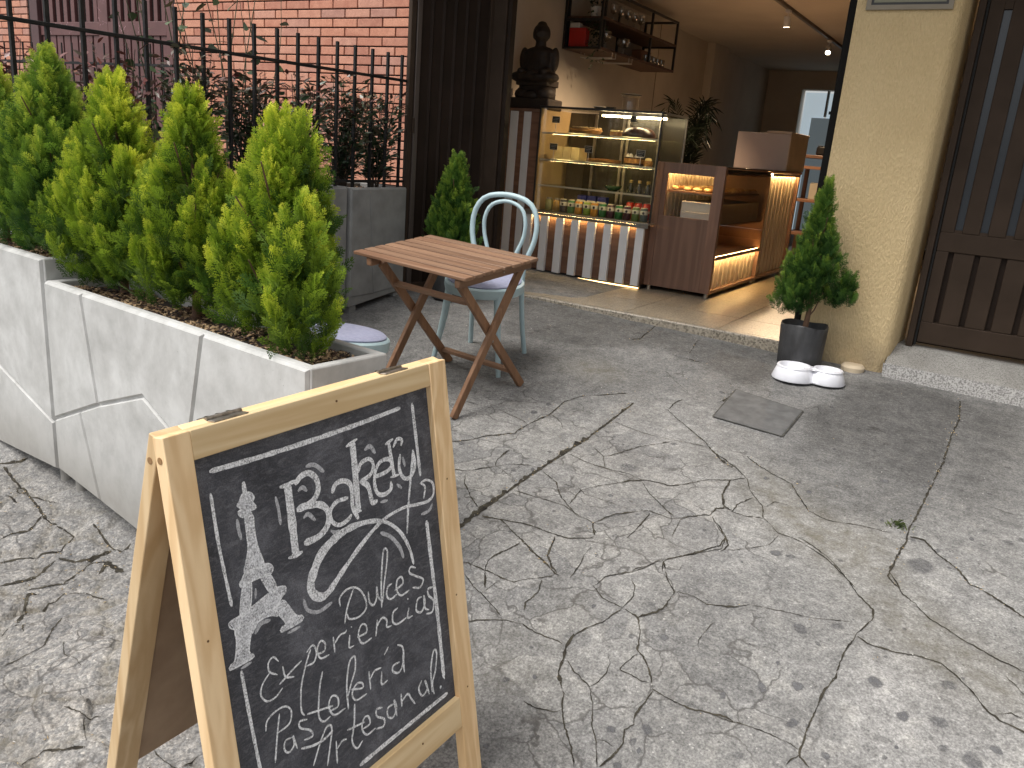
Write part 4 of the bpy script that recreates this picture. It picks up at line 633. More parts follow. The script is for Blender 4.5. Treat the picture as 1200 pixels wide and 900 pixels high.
# ------------------------------------------------------------------ back planter and dark shrubs along the iron fence
CONB = mat('grey_cast_concrete', (.30, .295, .28), (.22, .215, .205), 7, .8, .3, 60)
def back_planter(label, y0, y1, x0, zt):
    t = thing('concrete_planter', label, 'planter', (x0, y0, 0), (0, 0, R(2.5)), 'grey planters along the iron fence'); W = y1 - y0; dp = .38; th = .03
    z0 = float(gz0(x0, (y0 + y1) / 2)) + .035
    mb = MB(); o = [(-dp, 0), (0, 0), (0, W), (-dp, W)]; i = [(-dp + th, th), (-th, th), (-th, W - th), (-dp + th, W - th)]
    vs = [(x, y, z0 + .1 * (y - W / 2)) for x, y in o] + [(x, y, zt) for x, y in o] + [(x, y, zt) for x, y in i] + [(x, y, zt - .1) for x, y in i]; fs_ = [(3, 2, 1, 0), (12, 13, 14, 15)]
    for k in range(4): j = (k + 1) % 4; fs_ += [(k, j, 4 + j, 4 + k), (4 + k, 4 + j, 8 + j, 8 + k), (8 + k, 8 + j, 12 + j, 12 + k)]
    part('trough', mb.add(vs, fs_), CONB, t, .005)
    for pp in ([(0.004, z0 + .03), (W * .42, z0 + .03), (W * .30, zt), (.004, zt)], [(W * .42, z0 + .03), (W - .004, z0 + .05), (W - .004, zt), (W * .30, zt)]):
        mb = MB(); P = np.array(pp); c = P.mean(0); A1 = c + (P - c) * .985; A2 = c + (P - c) * .965
        part('panel', mb.add([(.0005, q[0], q[1]) for q in A1] + [(.007, q[0], q[1]) for q in A2], [(4, 5, 6, 7)] + [(k, (k + 1) % 4, 4 + (k + 1) % 4, 4 + k) for k in range(4)]), CONB, t)
    for y in (.05, W - .05): part('foot', MB().cbox((-.04, y, z0 - .06), (.06, .06, .14)), CONB, t, .004)
    mb = MB(); mb.cur = 0; mb.box((-dp + th - .004, th - .004, zt - .09), (-th + .004, W - th + .004, zt - .03))
    chips(mb, lambda: (nr.uniform(-dp + .04, -.04), nr.uniform(.04, W - .04), zt - .028), 260); link('bark_mulch', mb.mesh('bark_mulch', MULCH), t, kind='stuff')
back_planter('grey planter against the iron fence, nearest the brown gate', 3.70, 4.24, -3.355, 1.295)
back_planter('grey planter along the iron fence behind the thuja with twin tips', 2.78, 3.69, -3.335, 1.30)
back_planter('grey planter along the iron fence behind the broad thuja', 2.06, 2.77, -3.30, 1.30)
def shrub_mat():
    m, nt, b = _base('glossy_dark_leaf'); at = nt.nodes.new('ShaderNodeAttribute'); at.attribute_name = 'tip'
    nt.links.new(_ramp(nt, at.outputs['Fac'], [(.0, (.018, .036, .018)), (.4, (.040, .070, .032)), (.65, (.085, .075, .045)), (1, (.15, .045, .038))]), b.inputs['Base Color'])
    b.inputs['Roughness'].default_value = .32; b.inputs['Specular IOR Level'].default_value = .5; return m
SHM = shrub_mat(); STEM = mat('brown_stem', (.07, .05, .035), (.04, .03, .02), 40, .8)
def leaves_mesh(name, pos, d, ln, wd, tip, m, seed):
    """folded lens shaped leaves: 6 verts, 4 quads-as-tris pairs"""
    g = np.random.default_rng(seed); n = len(pos); d = d / np.linalg.norm(d, axis=1)[:, None]
    s = np.cross(d, g.normal(0, .5, (n, 3)) + [0, 0, 1]); s /= np.linalg.norm(s, axis=1)[:, None]; nn = np.cross(s, d)
    sag = g.uniform(-.15, .05, n)
    def pt(a, b, c): return pos + d * (ln * a)[:, None] + s * (wd * b)[:, None] + nn * (ln * c)[:, None]
    V = np.stack([pt(0, 0, 0), pt(.35, 1, .05), pt(.7, .75, .02), pt(1, 0, -.08), pt(.7, -.75, .02), pt(.35, -1, .05), pt(.5, 0, -.01)], 1).reshape(-1, 3)
    f = np.array([(0, 1, 6, 5), (1, 2, 3, 6), (6, 3, 4, 5)]); F = (f[None] + (np.arange(n) * 7)[:, None, None]).reshape(-1, 4)
    return np_mesh(name, V, F, m, {'tip': np.repeat(tip, 7)})
def shrub(label, x, y, z, h, wdt, n, red, seed):
    g = np.random.default_rng(seed); t = thing('photinia_shrub', label, 'shrub', (x, y, z), group='dark shrubs along the iron fence'); mb = MB(); P = []; Dd = []; T = []
    ns = 14
    for k in range(ns):
        a = k * 2.4; r = wdt * g.uniform(.2, .9); hh = h * g.uniform(.7, 1.05); q = [(.02 * math.cos(a), .02 * math.sin(a), -.02), (r * .6 * math.cos(a), r * .6 * math.sin(a), hh * .5), (r * math.cos(a), r * math.sin(a), hh)]
        mb.tube(q, [.005, .004, .0015], 5)
        m_ = int(n / ns); s = g.uniform(.12, 1, m_); az = g.uniform(0, 6.28, m_)
        cx = np.where(s < .5, s * 2 * q[1][0], q[1][0] + (s - .5) * 2 * (q[2][0] - q[1][0])); cy = np.where(s < .5, s * 2 * q[1][1], q[1][1] + (s - .5) * 2 * (q[2][1] - q[1][1]))
        P.append(np.column_stack([cx + np.cos(az) * g.uniform(0, .07, m_), cy + np.sin(az) * g.uniform(0, .07, m_), s * hh])); Dd.append(np.column_stack([np.cos(az), np.sin(az), g.uniform(-.1, 1.0, m_)])); T.append(np.clip(s * .55 + g.normal(0, .18, m_) + red * s ** 2, 0, 1))
    part('stem', mb, STEM, t, smooth=60); P = np.vstack(P); nL = len(P)
    link('foliage', leaves_mesh('foliage', P, np.vstack(Dd), g.uniform(.035, .065, nL), g.uniform(.007, .011, nL), np.concatenate(T), SHM, seed), t)
for k, (y, x, h, wd, n, red, lb) in enumerate([
    (4.10, -3.53, .56, .15, 950, .1, 'dark leafy shrub next to the brown gate in the grey planter'),
    (3.80, -3.53, .63, .17, 1100, .15, 'full dark shrub second from the gate in front of the brick wall'),
    (3.46, -3.53, .60, .18, 1000, .2, 'dark shrub third from the gate behind the fence bars'),
    (3.10, -3.53, .60, .18, 1000, .25, 'dark shrub behind the twin tipped thuja'),
    (2.74, -3.52, .64, .19, 1150, .15, 'big dark shrub below the climbing vine'),
    (2.36, -3.52, .60, .17, 700, .55, 'reddish shrub showing between the two middle thujas'),
    (2.12, -3.62, .54, .15, 300, .7, 'sparse reddish shrub in front of the maroon gate'),
    (2.10, -3.95, .62, .16, 460, .9, 'red leaved shrub at the far left behind the fence')]):
    shrub(lb, x, y, 1.27, h, wd, n, red, 50 + k)
# climbing stems with broad leaves before the brick wall
VL = mat('vine_leaf', (.075, .12, .045), (.035, .06, .025), 30, .45)
t = thing('climbing_vine', 'tall thin vine with broad green leaves in front of the brick wall', 'vine', (-3.62, 3.0, 1.27)); g = np.random.default_rng(77); P = []; Dd = []
for k in range(17):
    mb = MB(); y0 = g.uniform(-.35, .4); y1 = y0 + g.uniform(-.45, .25); hh = g.uniform(.75, 1.5); x0 = g.uniform(-.1, .05); pts = [(x0, y0, 0), (x0 - .02, y0 + (y1 - y0) * .3, hh * .4), (x0 + .02, y0 + (y1 - y0) * .75, hh * .75), (x0, y1, hh)]
    L, _ = smooth_line(pts, .05); part('stem', mb.tube([tuple(q) for q in L], [.004 - .0025 * i / len(L) for i in range(len(L))], 5), mat('vine_stem', (.10, .10, .05), (.06, .06, .03)) if k == 0 else bpy.data.materials['vine_stem'], t, smooth=60)
    for q in L[3::2]:
        if g.uniform() < .75: P.append(q + g.normal(0, .01, 3)); a = g.uniform(0, 6.28); Dd.append((math.cos(a), math.sin(a), g.uniform(-.8, .3)))
P = np.array(P); n = len(P); link('foliage', leaves_mesh('foliage', P, np.array(Dd), g.uniform(.05, .085, n), g.uniform(.018, .030, n), g.uniform(0, 1, n), VL, 5), t)

# ------------------------------------------------------------------ iron fence between the two properties
IRON = mat('black_iron', (.010, .010, .011), (.022, .021, .02), 25, .6, .4, 80, perobj=True, spec=.25)
FX = -3.42
t = thing('iron_fence', 'black painted iron railing with upright bars beside the shop', 'fence', (FX, 0, 0))
mb = MB().beam((-.0, 1.75, 1.915), (0, 4.26, 1.935), .020, .016); part('rail', mb, IRON, t, .003)
mb = MB().beam((0, 2.06, 1.32), (0, 4.26, 1.33), .020, .016); part('rail', mb, IRON, t, .003)
for k, y in enumerate([1.861, 2.001, 2.149, 2.297, 2.439, 2.591, 2.739, 2.892, 3.044, 3.195, 3.338, 3.488, 3.634, 3.78, 3.928, 4.067, 4.2]):
    mb = MB().box((-.0075, y - .0075, .7 if y > 2.05 else 1.04), (.0075, y + .0075, 2.08)); part('bar', mb, IRON, t)
t = thing('iron_fence', 'lower iron railing of the neighbour in front of the maroon gate', 'fence', (0, 4.55, 0))
part('rail', MB().box((-8.6, -.01, 1.995), (-6.05, .01, 2.015)), IRON, t)
for k in range(16): x = -8.5 + k * .155; part('bar', MB().box((x - .005, -.005, .75), (x + .005, .005, 2.17)), IRON, t)
# ------------------------------------------------------------------ sandwich board
PINE = wood('pine', (.80, .61, .37), (.60, .40, .20), 'Z', 9, .5, 1.1, spec=.35)
PINEY = wood('pine_rail', (.82, .64, .39), (.63, .43, .21), 'Y', 9, .5, 1.1, spec=.35)
HARD = mat('brown_hardboard', (.40, .28, .18), (.32, .215, .135), 12, .6, .1, 200)
STEEL = mat('worn_steel', (.42, .40, .37), (.22, .20, .18), 60, .35, .3, 200, metal=.9)
def slate_mat():
    m, nt, b = _base('chalkboard_slate'); co = _coord(nt); b.inputs['Roughness'].default_value = .62; b.inputs['Specular IOR Level'].default_value = .35
    n1 = _noise(nt, co, 7, 6, .65, .8); n2 = _noise(nt, _coord(nt, (1, 1.5, 5)), 20, 6, .7, 1.5)
    c = _ramp(nt, n1, [(.3, (.034, .035, .042)), (.52, (.064, .065, .076)), (.75, (.17, .17, .19))])
    c = _mixc(nt, _ramp(nt, n2, [(.48, (0, 0, 0)), (.75, (.6, .6, .6))]), c, (.20, .20, .215)); n3 = _noise(nt, co, 420, 2)
    c = _mixc(nt, 1, c, _ramp(nt, n3, [(.35, (.75, .75, .75)), (.7, (1.35, 1.35, 1.35))]), 'MULTIPLY')
    nt.links.new(c, b.inputs['Base Color']); _bump(nt, b, n3, .1, .0005); return m
def chalk_mat(name, col, lo, hi, base=0.0, sc=650):
    m, nt, b = _base(name); co = _coord(nt); b.inputs['Base Color'].default_value = (*col, 1); b.inputs['Roughness'].default_value = .95; b.inputs['Specular IOR Level'].default_value = .05
    n = _math(nt, 'ADD', _math(nt, 'MULTIPLY', _noise(nt, co, sc, 3, .7), .7), _math(nt, 'MULTIPLY', _noise(nt, co, sc * .18, 3, .6), .3))
    nt.links.new(_ramp(nt, n, [(lo, (base,) * 3), (hi, (1, 1, 1))]), b.inputs['Alpha']); return m
bo, be1, be2, bn = (Vector(v) for v in (BO, BE1, BE2, BN))
bt = thing('sandwich_board', 'wooden sandwich board with white chalk lettering standing on the pavement', 'chalkboard sign', tuple(bo))
def BP(u, v, n=0): p = be1 * u + be2 * v + bn * n; return (p.x, p.y, p.z)
def bquad(mb, u0, u1, v0, v1, n0, n1): return mb.add([BP(u, v, n) for n in (n0, n1) for u, v in ((u0, v0), (u1, v0), (u1, v1), (u0, v1))], [(0, 3, 2, 1), (4, 5, 6, 7), (0, 1, 5, 4), (1, 2, 6, 5), (2, 3, 7, 6), (3, 0, 4, 7)])
def foot_v(u, du):  # length along the leg down to the pavement
    for v in np.arange(.7, 1.3, .002):
        p = bo + be1 * u + (be2 if du else be2r) * v + (Vector((0, 0, 0)) if du else br0)
        if p.z < float(gz(p.x, p.y)) + .003: return float(v)
    return 1.1
U0, U1, UI0, UI1, VT, VB0, VB1 = -.05, .662, 0.0, .604, -.05, .751, .828
part('stile', bquad(MB(), U0, UI0, VT, foot_v(U0 + .02, 1), -.026, .0), PINE, bt, .002)
part('stile', bquad(MB(), UI1, U1, VT, foot_v(U1 - .02, 1), -.026, .0), PINE, bt, .002)
part('top_rail', bquad(MB(), UI0, UI1, VT, 0, -.0255, -.0008), PINEY, bt, .002)
part('bottom_rail', bquad(MB(), UI0, UI1, VB0, VB1, -.0255, -.0008), PINEY, bt, .002)
board = part('chalkboard', bquad(MB(), UI0 - .004, UI1 + .004, -.004, VB0 + .004, -.019, -.0145), slate_mat(), bt)
DOW0 = mat('nail_mark', (.16, .08, .03), rough=.8)
# rear frame, hinged along the top and spread the other way
be2r = Vector((-.235, -.004, -.972)); be2r.normalize(); bnr = be2r.cross(be1); bnr.normalize()
if bnr.x > 0: bnr = -bnr
br0 = be1 * 0 + bn * -.030
def RP(u, v, n=0): p = br0 + be1 * u + be2r * v + bnr * n; return (p.x, p.y, p.z)
def rquad(mb, u0, u1, v0, v1, n0, n1): return mb.add([RP(u, v, n) for n in (n0, n1) for u, v in ((u0, v0), (u1, v0), (u1, v1), (u0, v1))], [(0, 3, 2, 1), (4, 5, 6, 7), (0, 1, 5, 4), (1, 2, 6, 5), (2, 3, 7, 6), (3, 0, 4, 7)])
part('stile', rquad(MB(), U0, UI0, VT, foot_v(U0 + .02, 0), 0, .026), PINE, bt, .002)
part('stile', rquad(MB(), UI1, U1, VT, foot_v(U1 - .02, 0), 0, .026), PINE, bt, .002)
part('top_rail', rquad(MB(), UI0, UI1, VT, 0, .0008, .0255), PINEY, bt, .002)
part('back_panel', rquad(MB(), UI0 - .012, UI1 + .012, -.004, .70, .010, .014), HARD, bt)
for u, v, n in ((-.025, .30, 0), (-.03, .62, 0), (.63, .22, 0), (.625, .50, 0), (.635, .74, 0), (.32, -.028, 0), (.20, .80, 0), (.46, .785, 0)): part('nail_hole', MB().tube([BP(u, v, -.002), BP(u, v, .0006)], .0022, 8), DOW0, bt)
for u in (.085, .505):
    h = part('hinge', bquad(MB(), u - .035, u + .035, VT - .003, VT + .0005, -.052, -.005), STEEL, bt, .0006)
    part('knuckle', MB().tube([BP(u - .036, VT - .004, -.027), BP(u + .036, VT - .004, -.027)], .0045, 10), STEEL, h, smooth=50)
    for du in (-.022, 0, .022): part('screw', MB().tube([BP(u + du, VT - .0055, -.042), BP(u + du, VT - .002, -.042)], .0042, 10), mat('screw_head', (.06, .055, .05), rough=.4, metal=.8) if 'screw_head' not in bpy.data.materials else bpy.data.materials['screw_head'], h, smooth=50)
DOW = mat('dowel_hole', (.30, .17, .07), (.2, .11, .05), 40, .8)
part('dowel', MB().tube([BP(U0 - .0008, -.012, -.014), BP(U0 + .004, -.012, -.014)], .006, 12), DOW, bt)
part('dowel', MB().tube([RP(U0 - .0008, -.005, .014), RP(U0 + .004, -.005, .014)], .006, 12), DOW, bt)
CH_W = chalk_mat('white_chalk', (.90, .90, .91), .36, .56, .22, 300); CH_S = chalk_mat('smudged_chalk', (.62, .62, .64), .30, .62, .20, 260); CH_F = chalk_mat('filled_chalk', (.86, .86, .88), .38, .60, .26, 300)
ZN = -.0140
def strokes(name, lst, m, label, dz=0):
    mb = MB()
    for si, (pts, ws) in enumerate(lst):
        L, tt = smooth_line(pts, .0035); n = len(L)
        wv = np.interp(np.linspace(0, 1, n), np.linspace(0, 1, len(ws)), ws) if len(ws) > 1 else np.full(n, ws[0])
        s = np.arange(n) * .0035; wv = wv * (.86 + .28 * vnoise(s * 90, np.full(n, si * 3.1), 2)); endr = np.minimum(1, .45 + .3 * np.minimum(np.arange(n), np.arange(n)[::-1])); wv = wv * endr
        T = np.gradient(L, axis=0); T /= np.linalg.norm(T, axis=1)[:, None] + 1e-9; N = np.stack([-T[:, 1], T[:, 0]], 1)
        z = ZN + dz + si * .00001
        vs = [BP(*(L[i] + N[i] * wv[i] * .5), z) for i in range(n)] + [BP(*(L[i] - N[i] * wv[i] * .5), z) for i in range(n)]
        mb.add(vs, [(i, i + 1, n + i + 1, n + i) for i in range(n - 1)])
    part(name, mb, m, board, label=label)
for q in CHALK['smudge']: strokes('chalk_smudge', [q], CH_S, None, 0)
for q in CHALK['border']: strokes('chalk_border', [q], CH_W, None, .0003)
strokes('chalk_lettering', CHALK['Bakery'], CH_W, 'large chalk word Bakery with a swash under it', .0006)
strokes('chalk_lettering', CHALK['Dulces'], CH_W, 'chalk word Dulces', .0006)
strokes('chalk_lettering', CHALK['Experiencias'], CH_W, 'chalk word Experiencias', .0006)
strokes('chalk_lettering', CHALK['Pastelería'], CH_W, 'chalk word Pastelería', .0006)
strokes('chalk_lettering', CHALK['Artesanal'], CH_W, 'chalk word Artesanal with exclamation mark', .0006)
mb = MB()
for k, P in enumerate(TOWER): mb.add([BP(u, v, ZN + .0004 + k * .00002) for u, v in P], [tuple(range(len(P)))])
part('chalk_drawing', mb, CH_F, board, label='chalk drawing of a lattice tower')
strokes('chalk_outline', [(P + [P[0]], [.0032]) for P in TOWER], CH_W, None, .0008)

# ------------------------------------------------------------------ folding table
TK = wood('brown_teak', (.31, .19, .12), (.18, .10, .06), 'X', 9, .5, .8, spec=.35); TKZ = wood('brown_teak_leg', (.30, .165, .09), (.19, .10, .055), 'Z', 9, .5, .8, spec=.35); TKY = wood('brown_teak_rail', (.29, .165, .095), (.18, .10, .06), 'Y', 9, .5, .8, spec=.35)
tx, ty = -2.235, 3.175
tz = float(gz0(tx, ty)); t = thing('folding_table', 'brown slatted wooden folding table with crossed legs', 'table', (tx, ty, tz), (R(6.5), R(1.7), R(-6.5)))
TH = .655; Lx, Dy = .345, .262; ns = 8; pw = 2 * Dy / ns
for k in range(ns):
    y = -Dy + pw * (k + .5); part('slat', MB().box((-Lx + .002 * math.sin(k * 3), y - pw / 2 + .0065, TH - .016), (Lx + .002 * math.cos(k * 5), y + pw / 2 - .0065, TH)), TK, t, .003)
for x in (.295, -.25): part('rail', MB().box((x - .016, -Dy + .012, TH - .056), (x + .016, Dy - .012, TH - .0165)), TKY, t, .006)
for x, s in ((.262, 1), (-.215, 1)):
    part('leg', MB().beam((x, .262, .0), (x, -.20, TH - .045), .022, .04, (0, 1, 0)), TKZ, t, .003)
    part('leg', MB().beam((x + .025, -.262, .0), (x + .025, .20, TH - .045), .022, .04, (0, 1, 0)), TKZ, t, .003)
part('stretcher', MB().beam((-.204, .205, .085), (.25, .205, .085), .018, .035, (0, 1, 0)), TK, t, .002)
part('stretcher', MB().beam((-.204, -.12, TH - .155), (.25, -.12, TH - .155), .018, .04, (0, 1, 0)), TK, t, .002)
for x in (.275, -.228): part('bolt', MB().tube([(x + .012, 0, .30), (x + .018, 0, .30)], .006, 10), STEEL, t, smooth=50)
part('screw', MB().tube([(.311, .045, TH - .036), (.3125, .045, TH - .036)], .004, 10), STEEL, t)

# ------------------------------------------------------------------ bentwood chairs
AQUA = mat('pale_blue_paint', (.44, .565, .585), (.39, .51, .535), 20, .42, .1, 120); LILAC = mat('lilac_fabric', (.33, .34, .45), (.28, .29, .40), 60, .9, .5, 500)
def chair(label, loc, rz, tilt):
    t = thing('bentwood_chair', label, 'chair', loc, (tilt[0], tilt[1], rz), 'pale blue bentwood chairs'); SH = .43
    part('seat_frame', MB().lathe([(.190, SH - .045), (.203, SH - .042), (.207, SH - .02), (.205, SH), (.196, SH + .008), (.15, SH + .006), (.0, SH + .006)], 40), AQUA, t, smooth=40)
    part('cushion', MB().lathe([(.186, SH + .004), (.190, SH + .014), (.178, SH + .022), (.12, SH + .026), (.0, SH + .027)], 40), LILAC, t, smooth=60)
    for sx in (-1, 1):
        part('leg', MB().tube([(sx * .135, -.125, SH - .02), (sx * .15, -.145, SH * .6), (sx * .19, -.185, 0)], [.021, .018, .012], 12), AQUA, t, smooth=60)
    # back legs run on into the outer hoop
    pts = []
    for sx in (-1,):
        pts = [(-.165, .205, 0), (-.148, .175, SH * .5), (-.140, .165, SH), (-.152, .178, SH + .10), (-.178, .195, SH + .19), (-.182, .21, SH + .28), (-.158, .222, SH + .35), (-.105, .23, SH + .392), (0, .235, SH + .408)]
    pts = pts + [(-x, y, z) for x, y, z in pts[-2::-1]]
    L, _ = smooth_line(pts, .025); n = len(L); part('back_hoop', MB().tube([tuple(q) for q in L], [.0138 if .12 < i / n < .88 else .0135 for i in range(n)], 12), AQUA, t, smooth=60)
    pts = [(-.062, .18, SH - .005), (-.078, .19, SH + .10), (-.112, .205, SH + .20), (-.116, .212, SH + .285), (-.083, .224, SH + .35), (0, .231, SH + .376)]
    pts = pts + [(-x, y, z) for x, y, z in pts[-2::-1]]; L, _ = smooth_line(pts, .02); part('inner_hoop', MB().tube([tuple(q) for q in L], .0105, 12), AQUA, t, smooth=60)
    return t
chair('pale blue bentwood chair with lilac seat standing behind the wooden table', (-2.30, 3.575, float(gz0(-2.30, 3.575))), R(8), (R(6), R(1.7)))
chair('pale blue bentwood chair half hidden behind the thuja with twin tips', (-2.32, 2.46, float(gz0(-2.32, 2.46))), R(118), (R(4), R(4)))

# ------------------------------------------------------------------ pet bowl
WHP = mat('white_plastic', (.78, .78, .82), (.74, .74, .78), 20, .3, spec=.5, coat=.2)
bc = [(-.848, 4.338, .108), (-.690, 4.392, .094)]; bz = float(gz0(-.77, 4.36)) + .004
def bowl():
    mb = MB(); n = 44; c = np.array([(x, y) for x, y, r in bc]); m = c.mean(0); d = (c[1] - c[0]); d /= np.linalg.norm(d); nn = np.array([-d[1], d[0]])
    def outline(grow):
        out = []
        for i in range(n):
            a = 2 * math.pi * i / n; dr = d * math.cos(a) + nn * math.sin(a); q = 0
            for (x, y, r) in bc:  # radial reach of the union of two circles from their middle
                e = np.array([x, y]) - m; b = e @ dr; disc = b * b - (e @ e - (r + grow) ** 2)
                if disc > 0: q = max(q, b + math.sqrt(disc))
            out.append(q)
        out = np.array(out)
        for _ in range(2): out = (np.roll(out, 1) + 2 * out + np.roll(out, -1)) / 4
        return [m + (d * math.cos(2 * math.pi * i / n) + nn * math.sin(2 * math.pi * i / n)) * out[i] for i in range(n)]
    rings = [(0.0, 0), (.002, .006), (-.012, .045), (-.020, .066), (-.026, .070)]; vs = []
    for g_, z in rings: vs += [(p[0], p[1], bz + z) for p in outline(g_)]
    fs_ = [(k * n + i, k * n + (i + 1) % n, (k + 1) * n + (i + 1) % n, (k + 1) * n + i) for k in range(len(rings) - 1) for i in range(n)]
    mb.add(vs, fs_); top = len(rings) - 1
    # the two dishes: rim ring, wall, floor
    for x, y, r in bc: mb.lathe([(r - .018, .066), (r - .022, .0725), (r - .029, .0735), (r - .034, .073), (r - .042, .058), (r - .052, .035), (0, .032)], 32, (x, y, bz), cap=False)
    # saddle between them
    q = [m + d * a + nn * b for a, b in ((-.035, -.055), (.035, -.05), (.035, .05), (-.035, .055))]; mb.add([(p[0], p[1], bz + .064) for p in q], [(0, 1, 2, 3)])
    return mb
single('pet_bowl', bowl(), WHP, 'white plastic double pet bowl on the pavement by the cream wall', 'pet bowl', smooth=40)
# ------------------------------------------------------------------ potted thujas
BAG = mat('black_grow_bag', (.022, .022, .023), (.045, .045, .046), 14, .5, .7, 25, stretch=(1, 1, .5), bdist=.01)
def bag(label, x, y, r, h):
    z = float(gz0(x, y)); t = thing('grow_bag', label, 'plant pot', (x, y, z)); n = 28; mb = MB(); prof = [(r * .93, 0), (r * .98, .02), (r * .97, h * .5), (r * 1.03, h), (r * 1.0, h + .004), (r * .97, h - .002), (r * .94, h - .04)]
    vs = []
    for k, (rr, zz) in enumerate(prof):
        for j in range(n): a = 6.2832 * j / n; q = rr * (1 + .03 * math.sin(5 * a + k) + .02 * math.sin(9 * a - 2 * k)); vs.append((q * math.cos(a), q * math.sin(a), zz + .006 * math.sin(3 * a) * (k > 2)))
    mb.add(vs, [(k * n + j, k * n + (j + 1) % n, (k + 1) * n + (j + 1) % n, (k + 1) * n + j) for k in range(len(prof) - 1) for j in range(n)]); part('bag', mb, BAG, t, smooth=60)
    mb = MB(); mb.cur = 2; mb.lathe([(r * .95, h - .045), (0, h - .03)], 20)
    def fn(): a = nr.uniform(0, 6.3); q = r * .85 * math.sqrt(nr.uniform(0, 1)); return q * math.cos(a), q * math.sin(a), h - .036
    chips(mb, fn, 90); link('soil', mb.mesh('soil', MULCH), t, kind='stuff'); return z + h
z = bag('black grow bag standing beside the white pet bowl', -.872, 4.535, .118, .235)
thuja('green thuja in the black grow bag in front of the cream wall', (-.872, 4.545, z - .03), [(-.015, .0, .12, .66, .10, 24), (-.07, -.03, .06, .42, .085, 12), (.175, 0, .15, .17, .045, 7), (.10, .02, .13, .12, .03, 4), (-.13, -.01, .05, .33, .055, 8), (.06, -.03, .24, .30, .065, 8)], 23, THD, 'potted thujas by the shop front', sl=.06, dens=.9, rotz=0)
z = bag('black grow bag under the wooden table by the brown gate', -3.08, 4.36, .12, .23)
thuja('dark green thuja in front of the brown metal gate behind the table', (-3.08, 4.36, z - .03), [(0, 0, .04, .66, .165, 46), (.09, -.05, 0, .40, .12, 14), (-.08, -.04, 0, .42, .11, 14)], 29, THD, 'potted thujas by the shop front', sl=.065, dens=.9)

# ------------------------------------------------------------------ shop front
def stucco_mat(name, c1, c2):
    m, nt, b = _base(name); co = _coord(nt, (1, 1, .30)); cf = _coord(nt); b.inputs['Roughness'].default_value = .85; b.inputs['Specular IOR Level'].default_value = .2
    n1 = _noise(nt, co, 150, 3, .5, .2); n2 = _noise(nt, cf, 3, 5, .6)
    c = _ramp(nt, n2, [(.3, c1), (.7, c2)]); c = _mixc(nt, .6, c, _ramp(nt, n1, [(.35, (.86, .84, .8)), (.6, (1.05, 1.05, 1.05))]), 'MULTIPLY'); sx = nt.nodes.new('ShaderNodeSeparateXYZ'); nt.links.new(cf, sx.inputs[0]); dz = _math(nt, 'ADD', sx.outputs[2], _math(nt, 'MULTIPLY', _noise(nt, cf, 7, 5), -.5)); c = _mixc(nt, _ramp(nt, dz, [(.34, (.6, .6, .6)), (.58, (0, 0, 0))]), c, (.33, .26, .17)); nt.links.new(c, b.inputs['Base Color'])
    _bump(nt, b, _ramp(nt, n1, [(.40, (0, 0, 0)), (.66, (1, 1, 1))]), .8, .005); return m
STU = stucco_mat('cream_roughcast', (.72, .555, .315), (.65, .49, .265)); SMO = mat('cream_smooth_render', (.66, .54, .38), (.60, .49, .34), 8, .8, .3, 90)
FY = 4.72
bld = thing('shop_building', 'cream rendered shop building with open shop front', 'building', (0, 0, 0))
mb = MB(); pp = [(-.935, FY), (-.505, FY), (-.478, FY + .006), (-.458, FY + .025), (-.448, FY + .05), (-.418, FY + .30), (-.935, FY + .30)]; n = len(pp)
zz = [.45, .60, 1.0, 1.5, 2.0, 2.6, 3.0]; vs = []
for z in zz:
    for x, y in pp: vs.append((x + (-.006 if x > -.6 else 0) * (z < .7), y, z))
mb.add(vs, [(k * n + i, k * n + (i + 1) % n, (k + 1) * n + (i + 1) % n, (k + 1) * n + i) for k in range(len(zz) - 1) for i in range(n)]); part('pillar', mb, STU, bld, smooth=50)
part('upper_wall', MB().box((-3.52, FY - .002, 3.0), (6, FY + .24, 6.5)), STU, bld)
part('right_wall', MB().box((.52, FY, .4), (6, FY + .3, 3.0)), STU, bld)
part('gate_jamb', MB().box((-3.52, FY + .10, .5), (-3.19, FY + .3, 3.0)), SMO, bld)
part('overhang', MB().box((-3.52, FY - .85, 3.02), (6, FY - .003, 3.30)), SMO, bld)
part('roof_eave', MB().box((-3.6, FY - .55, 6.5), (6, FY + 6, 6.65)), SMO, bld)
BRN = mat('dark_brown_metal', (.050, .034, .024), (.038, .026, .018), 5, .6, .1, 8, bdist=.003, spec=.10); BRD = mat('brown_gate_paint', (.030, .020, .015), (.022, .015, .011), 5, .6, .1, 8, bdist=.003, spec=.10)
part('opening_channel', MB().box((-.975, FY + .015, .62), (-.937, FY + .09, 3.0)), mat('black_channel', (.012, .011, .010), rough=.8, spec=.1), bld, .004)
part('opening_jamb', MB().box((-3.187, FY + .085, .62), (-3.075, FY + .20, 3.0)), BRN, bld, .006)
part('opening_jamb', MB().box((-3.073, FY + .10, .62), (-3.045, FY + .16, 3.0)), BRD, bld, .004)
